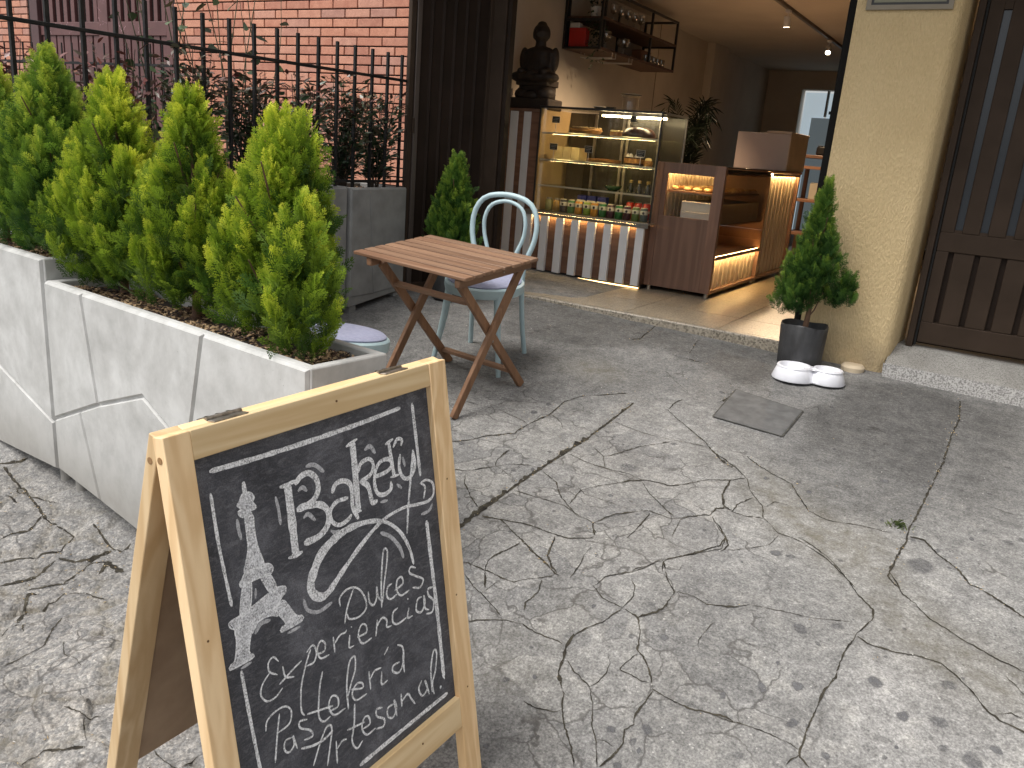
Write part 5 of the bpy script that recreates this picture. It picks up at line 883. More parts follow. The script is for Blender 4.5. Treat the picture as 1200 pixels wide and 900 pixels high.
# step of speckled terrazzo under the metal door
def terrazzo(name, c1, c2, warm, sc=1):
    m, nt, b = _base(name); co = _coord(nt, perobj=False); v = nt.nodes.new('ShaderNodeTexVoronoi'); v.inputs['Scale'].default_value = 95 * sc; nt.links.new(co, v.inputs['Vector'])
    c = _ramp(nt, v.outputs['Color'], [(.15, tuple(x * .55 for x in c1)), (.4, c1), (.7, c2)]); n1 = _noise(nt, co, 5, 5)
    c = _mixc(nt, 1, c, _ramp(nt, n1, [(.3, (.8, .79, .77)), (.7, (1.06, 1.06, 1.05))]), 'MULTIPLY'); nt.links.new(c, b.inputs['Base Color']); b.inputs['Roughness'].default_value = .38; b.inputs['Specular IOR Level'].default_value = .45; return m
TER = terrazzo('grey_terrazzo', (.30, .29, .27), (.36, .35, .33), 0, 2.6); TERR = mat('rough_terrazzo_edge', (.47, .455, .43), (.20, .19, .18), 130, .85, .6, 160, lo=.42, hi=.6)
st = thing('door_step', 'speckled terrazzo step under the brown slatted metal door', 'step', (0, 0, 0)); e = .03
mb = MB(); pts = [(FY + .36, .738), (FY + .16, .728), (FY - .035, .645)]
vs = [(-.462, y, z) for y, z in pts] + [(1.6, y, z - .035) for y, z in pts] + [(-.462, FY + .36, .45), (-.462, FY - .035, .45), (1.6, FY + .36, .4), (1.6, FY - .035, .4)]
mb.add(vs, [(0, 1, 4, 3), (1, 2, 5, 4), (0, 6, 7, 2, 1), (3, 4, 5, 9, 8), (0, 3, 8, 6)]); part('tread', mb, TER, st)
mb = MB(); mb.add([(-.470, FY - .036, .648), (1.6, FY - .036, .612), (1.6, FY - .062, .40), (-.455, FY - .058, .45), (-.468, FY - .03, .6465), (1.6, FY - .03, .6105)], [(0, 1, 2, 3), (0, 4, 5, 1)]); part('riser', mb, TERR, st)
# metal door with tall glass slits
DG = _base('smoked_glass')[0]; _b = DG.node_tree.nodes['Principled BSDF']; _b.inputs['Base Color'].default_value = (.022, .027, .034, 1); _b.inputs['Roughness'].default_value = .18
d = thing('metal_door', 'dark brown metal door with tall smoked glass slits', 'door', (-.40, FY + .15, 0))
DY = .05
part('frame', MB().box((0, 0, .725), (.034, .06, 3.0)), BRN, d, .004); part('frame', MB().box((.0355, .022, .735), (.046, .06, 3.0)), mat('door_gap', (.008, .007, .006), rough=.8), d)
part('frame', MB().box((.96, 0, .70), (1.0, .06, 3.0)), BRN, d, .004)
part('bottom_rail', MB().box((.047, .03, .752), (.955, .075, .866)), BRN, d, .004); part('mid_rail', MB().box((.047, .03, 1.245), (.955, .075, 1.345)), BRN, d, .004)
part('stile', MB().box((.047, .0301, .866), (.108, .075, 1.245)), BRN, d, .003)
for k in range(7):
    x = .108 + k * .122; part('groove', MB().box((x, .060, .866), (x + .026, .074, 1.245)), BRD, d)
    part('panel', MB().box((x + .026, .036, .866), (x + .122, .072, 1.245)), BRN, d, .004)
part('stile', MB().box((.047, .0302, 1.345), (.112, .075, 3.0)), BRN, d, .003)
for k in range(7):
    x = .112 + k * .117; s = part('glass_slit', MB().box((x, .052, 1.36), (x + .036, .058, 2.42)), DG, d)
    part('panel', MB().box((x + .036, .034, 1.345), (x + .117, .072, 3.0)), BRN, d, .004)
    part('slit_sill', MB().box((x, .034, 1.345), (x + .036, .060, 1.36)), BRN, d); part('slit_head', MB().box((x, .034, 2.42), (x + .036, .072, 3.0)), BRN, d)
part('back_plate', MB().box((.04, .0755, .74), (1.0, .09, 3.0)), BRD, d)
# framed plaque, only its lower edge in the picture
t = thing('wall_plaque', 'framed plaque high on the cream wall, cut off by the top of the photo', 'plaque', (-.69, FY, 2.39))
mb = MB(); a, b_, h = -.197, .197, .34
for q in (((a, -.018, 0), (b_, -.001, .022)), ((a, -.018, h - .022), (b_, -.001, h)), ((a, -.0175, .022), (a + .022, -.001, h - .022)), ((b_ - .022, -.0175, .022), (b_, -.001, h - .022))): mb.box(*q)
part('frame', mb, mat('taupe_frame', (.26, .22, .16), (.22, .185, .13), rough=.5), t)
part('inner_border', MB().box((a + .022, -.012, .022), (b_ - .022, -.002, h - .022)), mat('black_border', (.02, .018, .015), rough=.4), t); part('plate', MB().box((a + .034, -.0135, .034), (b_ - .034, -.0125, h - .034)), mat('olive_plate', (.20, .19, .11), (.17, .16, .1), rough=.3), t)
mb = MB().lathe([(.058, -.03), (.062, .012), (.050, .026), (0, .03)], 24, (-.615, FY - .035, .585)); single('pipe_cap', mb, SMO, 'small round cream cap at the foot of the wall behind the bowl', 'pipe cap', smooth=40)
# folded leaf of the brown gate, standing out towards the street
ang = math.atan2(4.80 - 4.24, -3.19 + 3.405); g_ = thing('gate_leaf', 'open dark brown ribbed metal gate leaf beside the shop entrance', 'gate', (-3.405, 4.24, 0), (0, 0, ang)); Lg = .585; zb = .63
part('edge_post', MB().box((0, -.02, zb), (.035, .02, 3.1)), BRN, g_, .004); part('edge_post', MB().box((.041, -.024, zb), (.075, .02, 3.1)), mat('brown_gate_edge', (.075, .058, .048), (.06, .045, .038), 5, .4), g_, .004)
part('panel', MB().box((.075, .0, zb), (Lg, .012, 3.1)), BRD, g_)
for k in range(5): x = .16 + k * .085; part('rib', MB().add([(x - .012, 0, zb), (x, -.014, zb), (x + .012, 0, zb), (x - .012, 0, 3.1), (x, -.014, 3.1), (x + .012, 0, 3.1)], [(0, 1, 4, 3), (1, 2, 5, 4), (0, 2, 1), (3, 4, 5)]), BRD, g_)
part('edge_post', MB().box((Lg, -.018, zb), (Lg + .04, .02, 3.1)), BRN, g_, .004); part('bottom_rail', MB().box((.075, -.016, zb), (Lg, -.0005, zb + .05)), BRN, g_, .003)
for z in (1.63, 2.6): part('hinge', MB().tube([(.038, -.026, z), (.038, -.026, z + .09)], .009, 10), BRN, g_, smooth=50)

# ------------------------------------------------------------------ neighbour's brick wall and maroon gate
BRK = None
def brick_mat():
    m, nt, b = _base('red_brick'); co = _coord(nt, perobj=True); oi = nt.nodes.new('ShaderNodeObjectInfo')
    c = _ramp(nt, oi.outputs['Random'], [(0, (.36, .15, .105)), (.3, (.52, .22, .14)), (.6, (.62, .29, .18)), (.85, (.56, .30, .22)), (1, (.40, .23, .19))])
    c = _mixc(nt, .42, c, _ramp(nt, _noise(nt, co, 14, 5), [(.3, (.42, .18, .13)), (.7, (.70, .38, .27))])); c = _mixc(nt, 1, c, _ramp(nt, _noise(nt, co, 120, 3), [(.3, (.82, .8, .8)), (.7, (1.1, 1.1, 1.1))]), 'MULTIPLY')
    nt.links.new(c, b.inputs['Base Color']); b.inputs['Roughness'].default_value = .8; b.inputs['Specular IOR Level'].default_value = .25; _bump(nt, b, _noise(nt, co, 90, 4), .4, .002); return m
BRK = brick_mat(); MOR = mat('dark_mortar', (.035, .029, .026), (.022, .019, .018), 30, .95, .5, 80)
BY = 5.05; BL, BH, BJ = .237, .0555, .0105
bw = tag(link('brick_wall', MB().box((-6.68, BY, .45), (-3.53, BY + .2, 5.5)).mesh('brick_wall', MOR)), 'red brick wall of the neighbouring house behind the iron fence', 'brick wall')
bw2 = tag(link('brick_wall', MB().box((-12, BY, .45), (-8.90, BY + .2, 5.5)).mesh('brick_wall', MOR)), 'red brick pier left of the maroon gate', 'brick wall')
def brick_mesh(l, s):
    g = np.random.default_rng(s); mb = MB(); j = g.uniform(-.0012, .0012, 8); c = .003
    o = [(0, 0), (l, 0), (l, BH), (0, BH)]; i = [(c, c), (l - c, c), (l - c, BH - c), (c, BH - c)]
    vs = [(x, .0, z) for x, z in o] + [(x + j[k], -.012, z) for k, (x, z) in enumerate(o)] + [(x, -.0148 + j[k + 4] * .5, z) for k, (x, z) in enumerate(i)]
    return mb.add(vs, [(8, 9, 10, 11)] + [(4 + k, 4 + (k + 1) % 4, 8 + (k + 1) % 4, 8 + k) for k in range(4)] + [(k, (k + 1) % 4, 4 + (k + 1) % 4, 4 + k) for k in range(4)]).mesh('brick', BRK)
FULL = [brick_mesh(BL, s) for s in range(4)]; HALF = [brick_mesh(BL / 2 - BJ / 2, 9 + s) for s in range(2)]
rest = MB()
def courses(parent, xr, xl, zl, zh, seen):
    k = 0; z = .52
    while z < 4.4:
        x = xr; row = round(z / (BH + BJ)); first = True
        while x > xl + .02:
            hb = first and k % 2; l = BL / 2 - BJ / 2 if hb else BL; l = min(l, x - xl) if x - l < xl else l; x0 = x - l; first = False
            if l > .06:
                if seen(x0, z):
                    me = (HALF if l < .15 else FULL)[int(nr.integers(0, 2 if l < .15 else 4))]; o = link('brick', me, parent, loc=(x0, BY - .0005 + nr.uniform(-.0015, .001), z))
                    if abs(l - BL) > .002 and l > .15: o.scale = (l / BL, 1, 1)
                else: rest.box((x0, BY - .0148, z), (x0 + l, BY + .0, z + BH))
            x = x0 - BJ
        k += 1; z += BH + BJ
courses(bw, -3.56, -6.66, 0, 0, lambda x, z: x < -3.95 and 1.42 < z < 2.60)
part('brick_courses', rest, BRK, bw, kind='stuff'); rest = MB()
courses(bw2, -8.93, -11.9, 0, 0, lambda x, z: x > -9.75 and 1.95 < z < 2.60)
part('brick_courses', rest, BRK, bw2, kind='stuff')
MAR = mat('maroon_gate_paint', (.135, .058, .055), (.105, .045, .043), 6, .5, .2, 40); GRF = chalk_mat('pink_scribble', (.62, .38, .42), .45, .6, 0, 60)
gt = thing('garage_gate', 'maroon metal garage gate with upright bars of the neighbouring house', 'garage gate', (-8.88, BY + .03, 0)); GW = 2.19
part('post', MB().box((0, -.05, .5), (.13, .03, 3.3)), mat('maroon_post', (.085, .04, .04), rough=.5), gt, .004)
part('stile', MB().box((1.10, -.03, .5), (1.24, .03, 3.3)), MAR, gt, .004); part('stile', MB().box((2.09, -.03, .5), (2.19, .03, 3.3)), MAR, gt, .004)
part('mid_rail', MB().box((.135, -.028, 2.30), (1.10, .028, 2.42)), MAR, gt, .004); part('mid_rail', MB().box((1.24, -.028, 2.30), (2.09, .028, 2.42)), MAR, gt, .004)
for x0, x1 in ((.135, 1.10), (1.24, 2.09)):
    n = 8; pw = (x1 - x0) / n
    for k in range(n):
        x = x0 + k * pw; part('ribbed_panel', MB().box((x + .012, -.016, .52), (x + pw - .012, .01, 2.30)), MAR, gt, .004)
        part('bar', MB().box((x + pw * .30, -.02, 2.42), (x + pw * .80, .012, 3.2)), MAR, gt, .003)
    part('ribbed_panel', MB().box((x0, .0105, .52), (x1, .02, 2.30)), mat('maroon_recess', (.09, .04, .04), rough=.6) if 'maroon_recess' not in bpy.data.materials else bpy.data.materials['maroon_recess'], gt)
part('dark_backing', MB().box((.13, .06, .5), (2.19, .08, 3.3)), mat('garage_dark', (.012, .011, .011), rough=.9), gt)
mb = MB()
for k in range(26):
    x = nr.choice([nr.uniform(.2, .75), nr.uniform(1.12, 1.22), nr.uniform(1.3, 1.9)]); z = nr.uniform(2.315, 2.40) if not 1.1 < x < 1.24 else nr.uniform(2.32, 2.7); l = nr.uniform(.015, .045); a = nr.uniform(0, 3.1)
    mb.add([(x - l * math.cos(a) - .004, -.0315, z - l * math.sin(a)), (x - l * math.cos(a) + .004, -.0315, z - l * math.sin(a)), (x + l * math.cos(a) + .004, -.0315, z + l * math.sin(a)), (x + l * math.cos(a) - .004, -.0315, z + l * math.sin(a))], [(0, 1, 2, 3)])
part('scribble', mb, GRF, gt)
part('lintel_wall', MB().box((-.02, -.02, 3.3), (2.21, .2, 5.5)), STU, gt)
# ------------------------------------------------------------------ shop interior
ZF = .66; WX = -3.64; CZ = 2.97; BKY = 13.0
TIL = terrazzo('floor_terrazzo', (.34, .29, .22), (.42, .36, .28), 1, 1.6); GRT = mat('floor_joint', (.10, .085, .065), rough=.9)
fl = link('shop_floor', MB().box((WX - .05, FY + .02, .40), (1.2, BKY, ZF - .006)).mesh('shop_floor', GRT), kind='structure')
tile = MB().box((.002, .002, -.012), (.598, .598, 0)).mesh('tile', TIL)
for i in range(-4, 4):
    for j in range(0, 10):
        x, y = -1.4 + .6 * i, 5.19 + .6 * j
        if x + .6 < WX: continue
        link('tile', tile, fl, loc=(x, y, ZF + (.0004 if (i + j) % 2 else 0)))
te = MB().box((.002, .0, -.012), (.598, .438, 0)).mesh('tile', TIL)
for i in range(-4, 4):
    if -1.4 + .6 * i + .6 > WX: link('tile', te, fl, loc=(-1.4 + .6 * i, 4.748, ZF))
part('threshold', MB().box((-3.6, FY - .03, .45), (-.95, FY + .026, ZF + .001)), terrazzo('worn_threshold', (.27, .235, .185), (.36, .32, .26), 0, 1.1), fl, .008)
INW = mat('warm_white_plaster', (.56, .50, .42), (.50, .445, .37), 3, .85, .15, 60); CEI = mat('ceiling_paint', (.52, .46, .38), (.47, .41, .34), 2, .9)
iw = tag(link('interior_wall', MB().box((WX - .15, FY + .30, .4), (WX, BKY + .2, 3.3)).mesh('interior_wall', INW)), 'long warm white wall on the left inside the shop', 'wall')
part('pilaster', MB().box((WX + .0005, 10.2, ZF), (WX + .10, 10.75, CZ)), INW, iw, .004)
part('wall_seam', MB().box((WX + .0002, 8.70, ZF), (WX + .003, 8.712, CZ)), mat('dark_seam', (.22, .19, .15), rough=.9), iw)  # thin dark seam line on the left wall
tag(link('interior_wall', MB().box((WX - .15, FY + .301, .4), (WX - .151 + .152 + .0, FY + .302, .41)).mesh('interior_wall', INW)), 'x', 'wall') if False else None
rw = tag(link('interior_wall', MB().box((1.2, FY + .30, .4), (1.35, BKY + .2, 3.3)).mesh('interior_wall', INW)), 'warm white wall on the right inside the shop', 'wall')
link('ceiling', MB().box((WX - .15, FY + .24, CZ), (1.35, BKY + .2, CZ + .15)).mesh('ceiling', CEI), kind='structure')
bwl = MB(); bx0, bx1, bzt = -3.12, -2.32, 2.72
bwl.box((WX, BKY, ZF), (bx0, BKY + .2, CZ)); bwl.box((bx1, BKY, ZF), (1.2, BKY + .2, CZ)); bwl.box((bx0, BKY, bzt), (bx1, BKY + .2, CZ))
bk = tag(link('back_wall', bwl.mesh('back_wall', INW)), 'back wall of the shop around a cool lit doorway', 'wall')
t = thing('back_door', 'open doorway with pale blue daylight at the far end of the shop', 'doorway', (bx0, BKY + .1, ZF))
COOL = glow('daylight_pane', (.52, .62, .68), .45); CFR = mat('pale_door_frame', (.45, .50, .52), rough=.5)
W = bx1 - bx0; Hd = bzt - ZF
part('pane', MB().box((.03, .03, .0), (W * .42, .04, Hd - .03)), COOL, t); part('pane', MB().box((W * .46, .06, 0), (W - .03, .07, Hd - .03)), COOL, t)
part('door_leaf', MB().box((W * .22, -.03, 0), (W * .78, .01, Hd - .38)), glow('frosted_door_glow', (.26, .32, .35), .20), t, .004)  # leaf emission stands in for daylight coming through its glass
part('frame', MB().box((W * .42, .0, Hd - .36), (W * .46, .05, Hd)), CFR, t); part('frame', MB().box((W * .5, .0, Hd - .32), (W, .05, Hd - .28)), mat('dark_bar', (.06, .07, .08), rough=.5), t)
# --- striped cabinet
WLN = wood('walnut_laminate', (.25, .135, .085), (.15, .078, .05), 'X', 9, .45, .9, spec=.35); WLV = wood('walnut_upright', (.25, .145, .10), (.155, .088, .062), 'Z', 8, .42, .9, spec=.35)
WHT = mat('white_slat_paint', (.74, .735, .73), (.70, .695, .69), 6, .45)
sc = thing('striped_cabinet', 'tall cabinet with white and walnut stripes carrying the carved statue', 'cabinet', (0, 5.64, 0))
part('body', MB().box((WX + .004, 0, ZF + .02), (-3.236, .46, 1.862)), WLN, sc); part('top_board', MB().box((WX + .004, -.012, 1.8625), (-3.232, .46, 1.882)), WLV, sc, .002)
for x0, x1 in ((-3.615, -3.556), (-3.503, -3.436), (-3.383, -3.322)): part('white_slat', MB().box((x0, -.012, ZF + .03), (x1, -.0004, 1.86)), WHT, sc, .0015)
# --- pastry case
LEDW = glow('warm_led', (1.0, .66, .27), 62); TUBE = glow('tube_light', (1.0, .82, .48), 34); BLK = mat('black_metal', (.02, .019, .018), rough=.4); ALU = mat('brushed_metal', (.45, .42, .37), (.36, .33, .29), 30, .3, metal=.8)
GLS = glassy('case_glass', (.97, .96, .93), .965); SHG = glassy('shelf_glass', (.90, .93, .88), .80); CASEIN = mat('case_lining', (.50, .36, .19), (.42, .30, .15), 6, .4); CBACK = mat('dark_case_back', (.10, .085, .065), (.07, .06, .045), 8, .25)
pc = thing('pastry_case', 'lit glass pastry case on a walnut base with white slats', 'display case', (0, 5.62, 0)); cx0, cx1 = -3.236, -2.262; CD = .50
part('base', MB().box((-3.285, .004, ZF + .035), (-2.288, CD, 1.118)), WLN, pc)
part('plinth', MB().box((-3.27, .05, ZF), (-2.30, CD - .02, ZF + .034)), BLK, pc)
part('ledge', MB().box((-3.290, -.034, 1.130), (-2.258, CD, 1.143)), ALU, pc, .002)
for x0, x1 in [(-3.283, -3.225), (-3.143, -3.081), (-3.009, -2.946), (-2.877, -2.815), (-2.744, -2.676), (-2.606, -2.545), (-2.473, -2.410), (-2.349, -2.290)]: part('white_slat', MB().box((x0, -.024, ZF + .03), (x1, .0035, 1.112)), WHT, pc, .0015)
part('ledge_lip', MB().box((-3.289, -.034, 1.108), (-2.259, -.029, 1.1295)), ALU, pc)
part('led_strip', MB().box((-3.215, -.022, 1.1205), (-2.36, -.016, 1.1285)), LEDW, pc)
part('led_strip', MB().box((-3.25, .02, ZF + .006), (-2.30, .026, ZF + .012)), glow('dim_led', (1, .66, .28), 5), pc)
part('left_side', MB().box((cx0, .003, 1.1435), (cx0 + .012, CD, 1.89)), CASEIN, pc); part('back_panel', MB().box((cx0 + .013, CD - .03, 1.1435), (cx1 - .002, CD - .012, 1.89)), CBACK, pc)
for x in (-3.0, -2.76, -2.72, -2.46): part('door_stile', MB().box((x, CD - .045, 1.145), (x + .022, CD - .0305, 1.885)), ALU, pc)
for x in (cx0 - .004, cx1 - .006): part('corner_post', MB().box((x, -.004, 1.1435), (x + .010, .008, 1.90)), BLK, pc)
part('corner_post', MB().box((cx1 - .012, CD - .02, 1.1435), (cx1 + .004, CD, 1.90)), ALU, pc)
part('top_frame', MB().box((cx0 - .006, -.006, 1.893), (cx1 + .006, .05, 1.908)), BLK, pc, .002); part('top_glass', MB().box((cx0, .052, 1.897), (cx1, CD, 1.903)), GLS, pc); part('top_frame', MB().box((cx1 - .012, .051, 1.893), (cx1 + .006, CD, 1.907)), ALU, pc)
part('front_glass', MB().box((cx0 + .01, -.001, 1.1435), (cx1 - .008, .003, 1.893)), GLS, pc); part('side_glass', MB().box((cx1 - .004, .01, 1.1435), (cx1, CD - .02, 1.893)), GLS, pc)
part('tube_light', MB().box((-2.80, .16, 1.862), (-2.57, .185, 1.875)), TUBE, pc); part('tube_light', MB().box((-2.52, .16, 1.862), (-2.30, .185, 1.875)), TUBE, pc); part('light_housing', MB().box((-2.82, .14, 1.8755), (-2.28, .205, 1.888)), ALU, pc); part('junction_box', MB().box((-2.568, .15, 1.835), (-2.522, .19, 1.875)), BLK, pc, .003)
SHZ = (1.722, 1.527, 1.337)
EDGE = mat('pale_shelf_edge', (.66, .60, .46), rough=.25)
for z in SHZ:
    s = part('glass_shelf', MB().box((cx0 + .014, .03, z - .008), (cx1 - .008, CD - .05, z)), SHG, pc); part('shelf_edge', MB().box((cx0 + .014, .024, z - .011), (cx1 - .008, .0295, z + .001)), EDGE, s); part('led_strip', MB().box((cx0 + .1, .0345, z - .0115), (cx1 - .05, .041, z - .0085)), glow('shelf_led', (1, .72, .32), 22) if 'shelf_led' not in bpy.data.materials else bpy.data.materials['shelf_led'], s)
CY = 5.62
SPO = mat('golden_crust', (.42, .22, .07), (.24, .11, .03), 60, .7, .6, 120); CHO = mat('dark_chocolate', (.045, .018, .01), (.03, .012, .008), 30, .35, .3, 60); CRM = mat('pale_cream', (.75, .62, .33), (.66, .52, .25), 30, .6, .4, 60); NUT = mat('almond_flakes', (.80, .66, .38), (.5, .33, .13), 90, .7, .8, 90); ORG = mat('orange_glaze', (.55, .24, .05), (.40, .15, .03), 40, .3); PLT = mat('white_plate', (.75, .72, .66), rough=.25)
def cake(nm, label, x, z, r, build, y=5.80):
    t = thing(nm, label, 'cake', (x, y, z + .001), group='cakes in the pastry case'); part('plate', MB().lathe([(r * 1.15, 0), (r * 1.18, .006), (0, .006)], 28), PLT, t, smooth=40); build(t); return t
def b1(t):
    part('crust', MB().lathe([(.10, .0065), (.125, .035), (.115, .045), (0, .05)], 28), SPO, t, smooth=50); mb = MB()
    for k in range(60): a = nr.uniform(0, 6.3); q = .115 * nr.uniform(.5, 1); mb.ell((q * math.cos(a), q * math.sin(a), .052), (.012, .008, .006), 5, 3)
    part('almond_topping', mb, NUT, t)
cake('almond_tart', 'round tart with pale almond flakes on the top shelf of the case', -2.93, SHZ[0], .12, b1)
def b2(t): part('chocolate_dome', MB().lathe([(.122, .0065), (.125, .03), (.10, .062), (.055, .078), (0, .082)], 28), CHO, t, smooth=60)
cake('chocolate_cake', 'dark domed chocolate cake on the top shelf of the case', -2.50, SHZ[0], .12, b2)
def b3(t):
    part('sponge', MB().box((-.032, -.05, .0065), (.03, .05, .035)), SPO, t, .003); part('cream_layer', MB().box((-.031, -.049, .0352), (.029, .049, .046)), CRM, t, .003)
cake('cake_slice', 'small cream topped cake slice beside the chocolate dome', -2.665, SHZ[0], .04, b3, 5.77)
def b4(t):
    for k in range(3): part('cream_layer', MB().box((-.105 + .07 * k, -.07, .0065), (-.037 + .07 * k, .07, .098)), CRM, t, .004)
cake('cream_cake', 'tall pale yellow cream cake on the second shelf', -3.03, SHZ[1], .105, b4, 5.78)
def b5(t): part('crust', MB().lathe([(.12, .0065), (.132, .026), (.125, .03)], 30), SPO, t, smooth=40); part('glaze', MB().lathe([(.124, .0255), (.08, .032), (0, .033)], 30), ORG, t, smooth=50)
cake('orange_tart', 'flat orange glazed tart in the middle of the second shelf', -2.76, SHZ[1], .13, b5, 5.80)
def b6(t):
    part('chocolate_sponge', MB().lathe([(.078, .0065), (.08, .06), (0, .062)], 28), CHO, t, smooth=40); part('caramel_band', MB().lathe([(.0805, .02), (.081, .05), (.0805, .052)], 28), SPO, t, smooth=40)
    for k in range(7): a = k * .9; part('cream_dollop', MB().lathe([(.018, .0625), (.014, .074), (.004, .088), (0, .09)], 10, (.052 * math.cos(a), .052 * math.sin(a), 0)), PLT, t, smooth=60)
cake('cream_dollop_cake', 'chocolate cake topped with white cream dollops on the second shelf', -2.50, SHZ[1], .085, b6, 5.78)
def b7(t): part('pudding', MB().lathe([(.03, .0065), (.034, .03), (.026, .045), (0, .047)], 16), SPO, t, smooth=50); part('cream_cap', MB().lathe([(.027, .0465), (.02, .062), (0, .066)], 14), CRM, t, smooth=60)
cake('small_pudding', 'small caramel pudding at the right end of the second shelf', -2.385, SHZ[1], .035, b7, 5.76)
TGM = mat('black_tag', (.022, .021, .02), rough=.5); TGS = mat('white_stick', (.75, .73, .68), rough=.4); TGC = mat('chalk_marks', (.55, .55, .52), rough=.9)
def tagsign(label, x, z, y):
    t = thing('price_tag', label, 'price tag', (x, y, z), group='small black price tags in the pastry case'); part('stick', MB().box((-.002, -.001, .012), (.002, .003, .075)), TGS, t); part('foot', MB().lathe([(.016, .001), (.014, .006), (0, .007)], 12), TGS, t)
    part('card', MB().box((-.032, -.004, .07), (.032, -.0015, .115)), TGM, t); mb = MB()
    for k in range(3): mb.box((-.024, -.0052, .079 + k * .011), (.012 + .006 * k, -.0045, .0815 + k * .011))
    part('chalk_marks', mb, TGC, t); mb = MB()
    for q in (((-.033, .069), (.033, .071)), ((-.033, .114), (.033, .116)), ((-.033, .071), (-.031, .114)), ((.031, .071), (.033, .114))): mb.box((q[0][0], -.0049, q[0][1]), (q[1][0], -.0014, q[1][1]))
    part('border', mb, TGS, t)
tagsign('small black price tag at the left end of the top shelf', -3.12, SHZ[0] + .001, 5.665); tagsign('small black price tag in front of the tall pale cream cake', -3.115, SHZ[1] + .001, 5.655)
tagsign('small black price tag in front of the flat orange tart', -2.82, SHZ[1] + .001, 5.655); tagsign('small black price tag before the cake with cream dollops', -2.405, SHZ[1] + .001, 5.655)
CANS = [((.05, .05, .06), 'dark'), ((.05, .22, .06), 'green'), ((.75, .35, .05), 'orange'), ((.35, .5, .08), 'lime'), ((.78, .38, .06), 'orange'), ((.07, .26, .07), 'green'), ((.09, .035, .05), 'plum'), ((.07, .24, .06), 'green'), ((.08, .04, .04), 'plum'), ((.16, .24, .08), 'olive'), ((.10, .13, .12), 'grey green')]
WCAP = mat('cream_lid', (.80, .74, .58), rough=.35); WLB = mat('cream_label', (.80, .76, .62), rough=.5); DOT = mat('dark_dot', (.03, .02, .025), rough=.5); cm = {}; ordn = ['first', 'second', 'third', 'fourth', 'fifth', 'sixth', 'seventh', 'eighth', 'ninth', 'tenth', 'eleventh']
for k, (c, nm) in enumerate(CANS):
    x = -3.012 + k * .0665; t = thing('drink_can', f'{nm} printed drink can with pale lid, {ordn[k]} from the left in the front row', 'drink can', (x, 5.70 + .004 * (k % 2), 1.1445), group='drink cans in the front row of the case'); q = cm.setdefault(nm, mat(nm.replace(' ', '_') + '_can', c, rough=.3))
    part('can', MB().lathe([(.026, 0), (.029, .004), (.029, .085), (.024, .094)], 18), q, t, smooth=40); part('lid', MB().lathe([(.0245, .0945), (.0255, .098), (.022, .099), (0, .097)], 18), WCAP, t, smooth=40)
    mb = MB(); mb.cur = 0; mb.lathe([(.0294, .05), (.0296, .052), (.0296, .076), (.0294, .078)], 18); part('label_band', mb, WLB, t, smooth=40); part('dot', MB().ell((.006, -.0285, .062), (.010, .003, .010), 12, 6), DOT, t, smooth=60)
RED = mat('red_can', (.55, .03, .02), rough=.3)
for k in range(4): t = thing('drink_can', f'red drink can in the back row, {ordn[k]} from the left of four', 'drink can', (-2.53 + k * .066, 5.86, 1.1445), group='red drink cans at the back of the case'); part('can', MB().lathe([(.026, 0), (.029, .004), (.029, .112), (.024, .12)], 16), RED, t, smooth=40); part('lid', MB().lathe([(.0245, .1205), (.022, .124), (0, .122)], 16), ALU, t, smooth=40); part('label_band', MB().lathe([(.0293, .05), (.0296, .052), (.0296, .066), (.0293, .068)], 16), WLB, t, smooth=40)
for k in range(3): t = thing('blue_carton', f'blue drink carton behind the cans, {ordn[k]} from the left of three', 'carton', (-2.93 + k * .085, 5.86, 1.1445), group='blue cartons in the pastry case'); part('carton', MB().box((-.036, -.03, 0), (.036, .03, .135)), mat('blue_carton', (.02, .03, .22), rough=.4) if k == 0 else bpy.data.materials['blue_carton'], t, .003); part('pale_band', MB().box((-.0362, -.0304, .085), (.0362, -.0301, .10)), WLB, t)
for k in range(2): t = thing('glass_jar', ['pale glass jar at the left end of the lowest case shelf', 'amber glass jar beside the dark can in the case'][k], 'jar', (-3.15 + k * .07, 5.72, 1.1445), group='glass jars in the case'); part('jar', MB().lathe([(.026, 0), (.03, .005), (.03, .075), (.022, .085)], 18), mat('jar_tea', [(.30, .30, .12), (.42, .25, .06)][k], rough=.15) , t, smooth=40); part('lid', MB().lathe([(.0235, .0855), (.0235, .098), (0, .099)], 16), ALU, t, smooth=40)
GCAP = mat('gold_cap', (.45, .33, .12), rough=.35, metal=.6); BOT = mat('dark_bottle', (.03, .028, .02), rough=.12)
for k in range(4): t = thing('small_bottle', f'small dark bottle with a gold cap on the third shelf, {ordn[k]} from the left', 'bottle', (-2.50 + k * .068, 5.76, SHZ[2] + .001), group='gold capped bottles in the case'); part('bottle', MB().lathe([(.02, 0), (.022, .004), (.022, .045), (.012, .06), (.012, .07)], 14), BOT, t, smooth=50); part('cap', MB().lathe([(.0135, .0705), (.0135, .092), (0, .093)], 14), GCAP, t, smooth=40)
t = thing('green_glass_dish', 'low green glass dish in the middle of the third shelf', 'dish', (-2.66, 5.80, SHZ[2] + .001)); part('dish', MB().lathe([(.03, 0), (.06, .02), (.065, .035), (.058, .022), (0, .008)], 22), mat('green_glass', (.03, .10, .05), rough=.1), t, smooth=50); part('rim', MB().lathe([(.0655, .035), (.066, .038), (.063, .038)], 22), GLS, t)
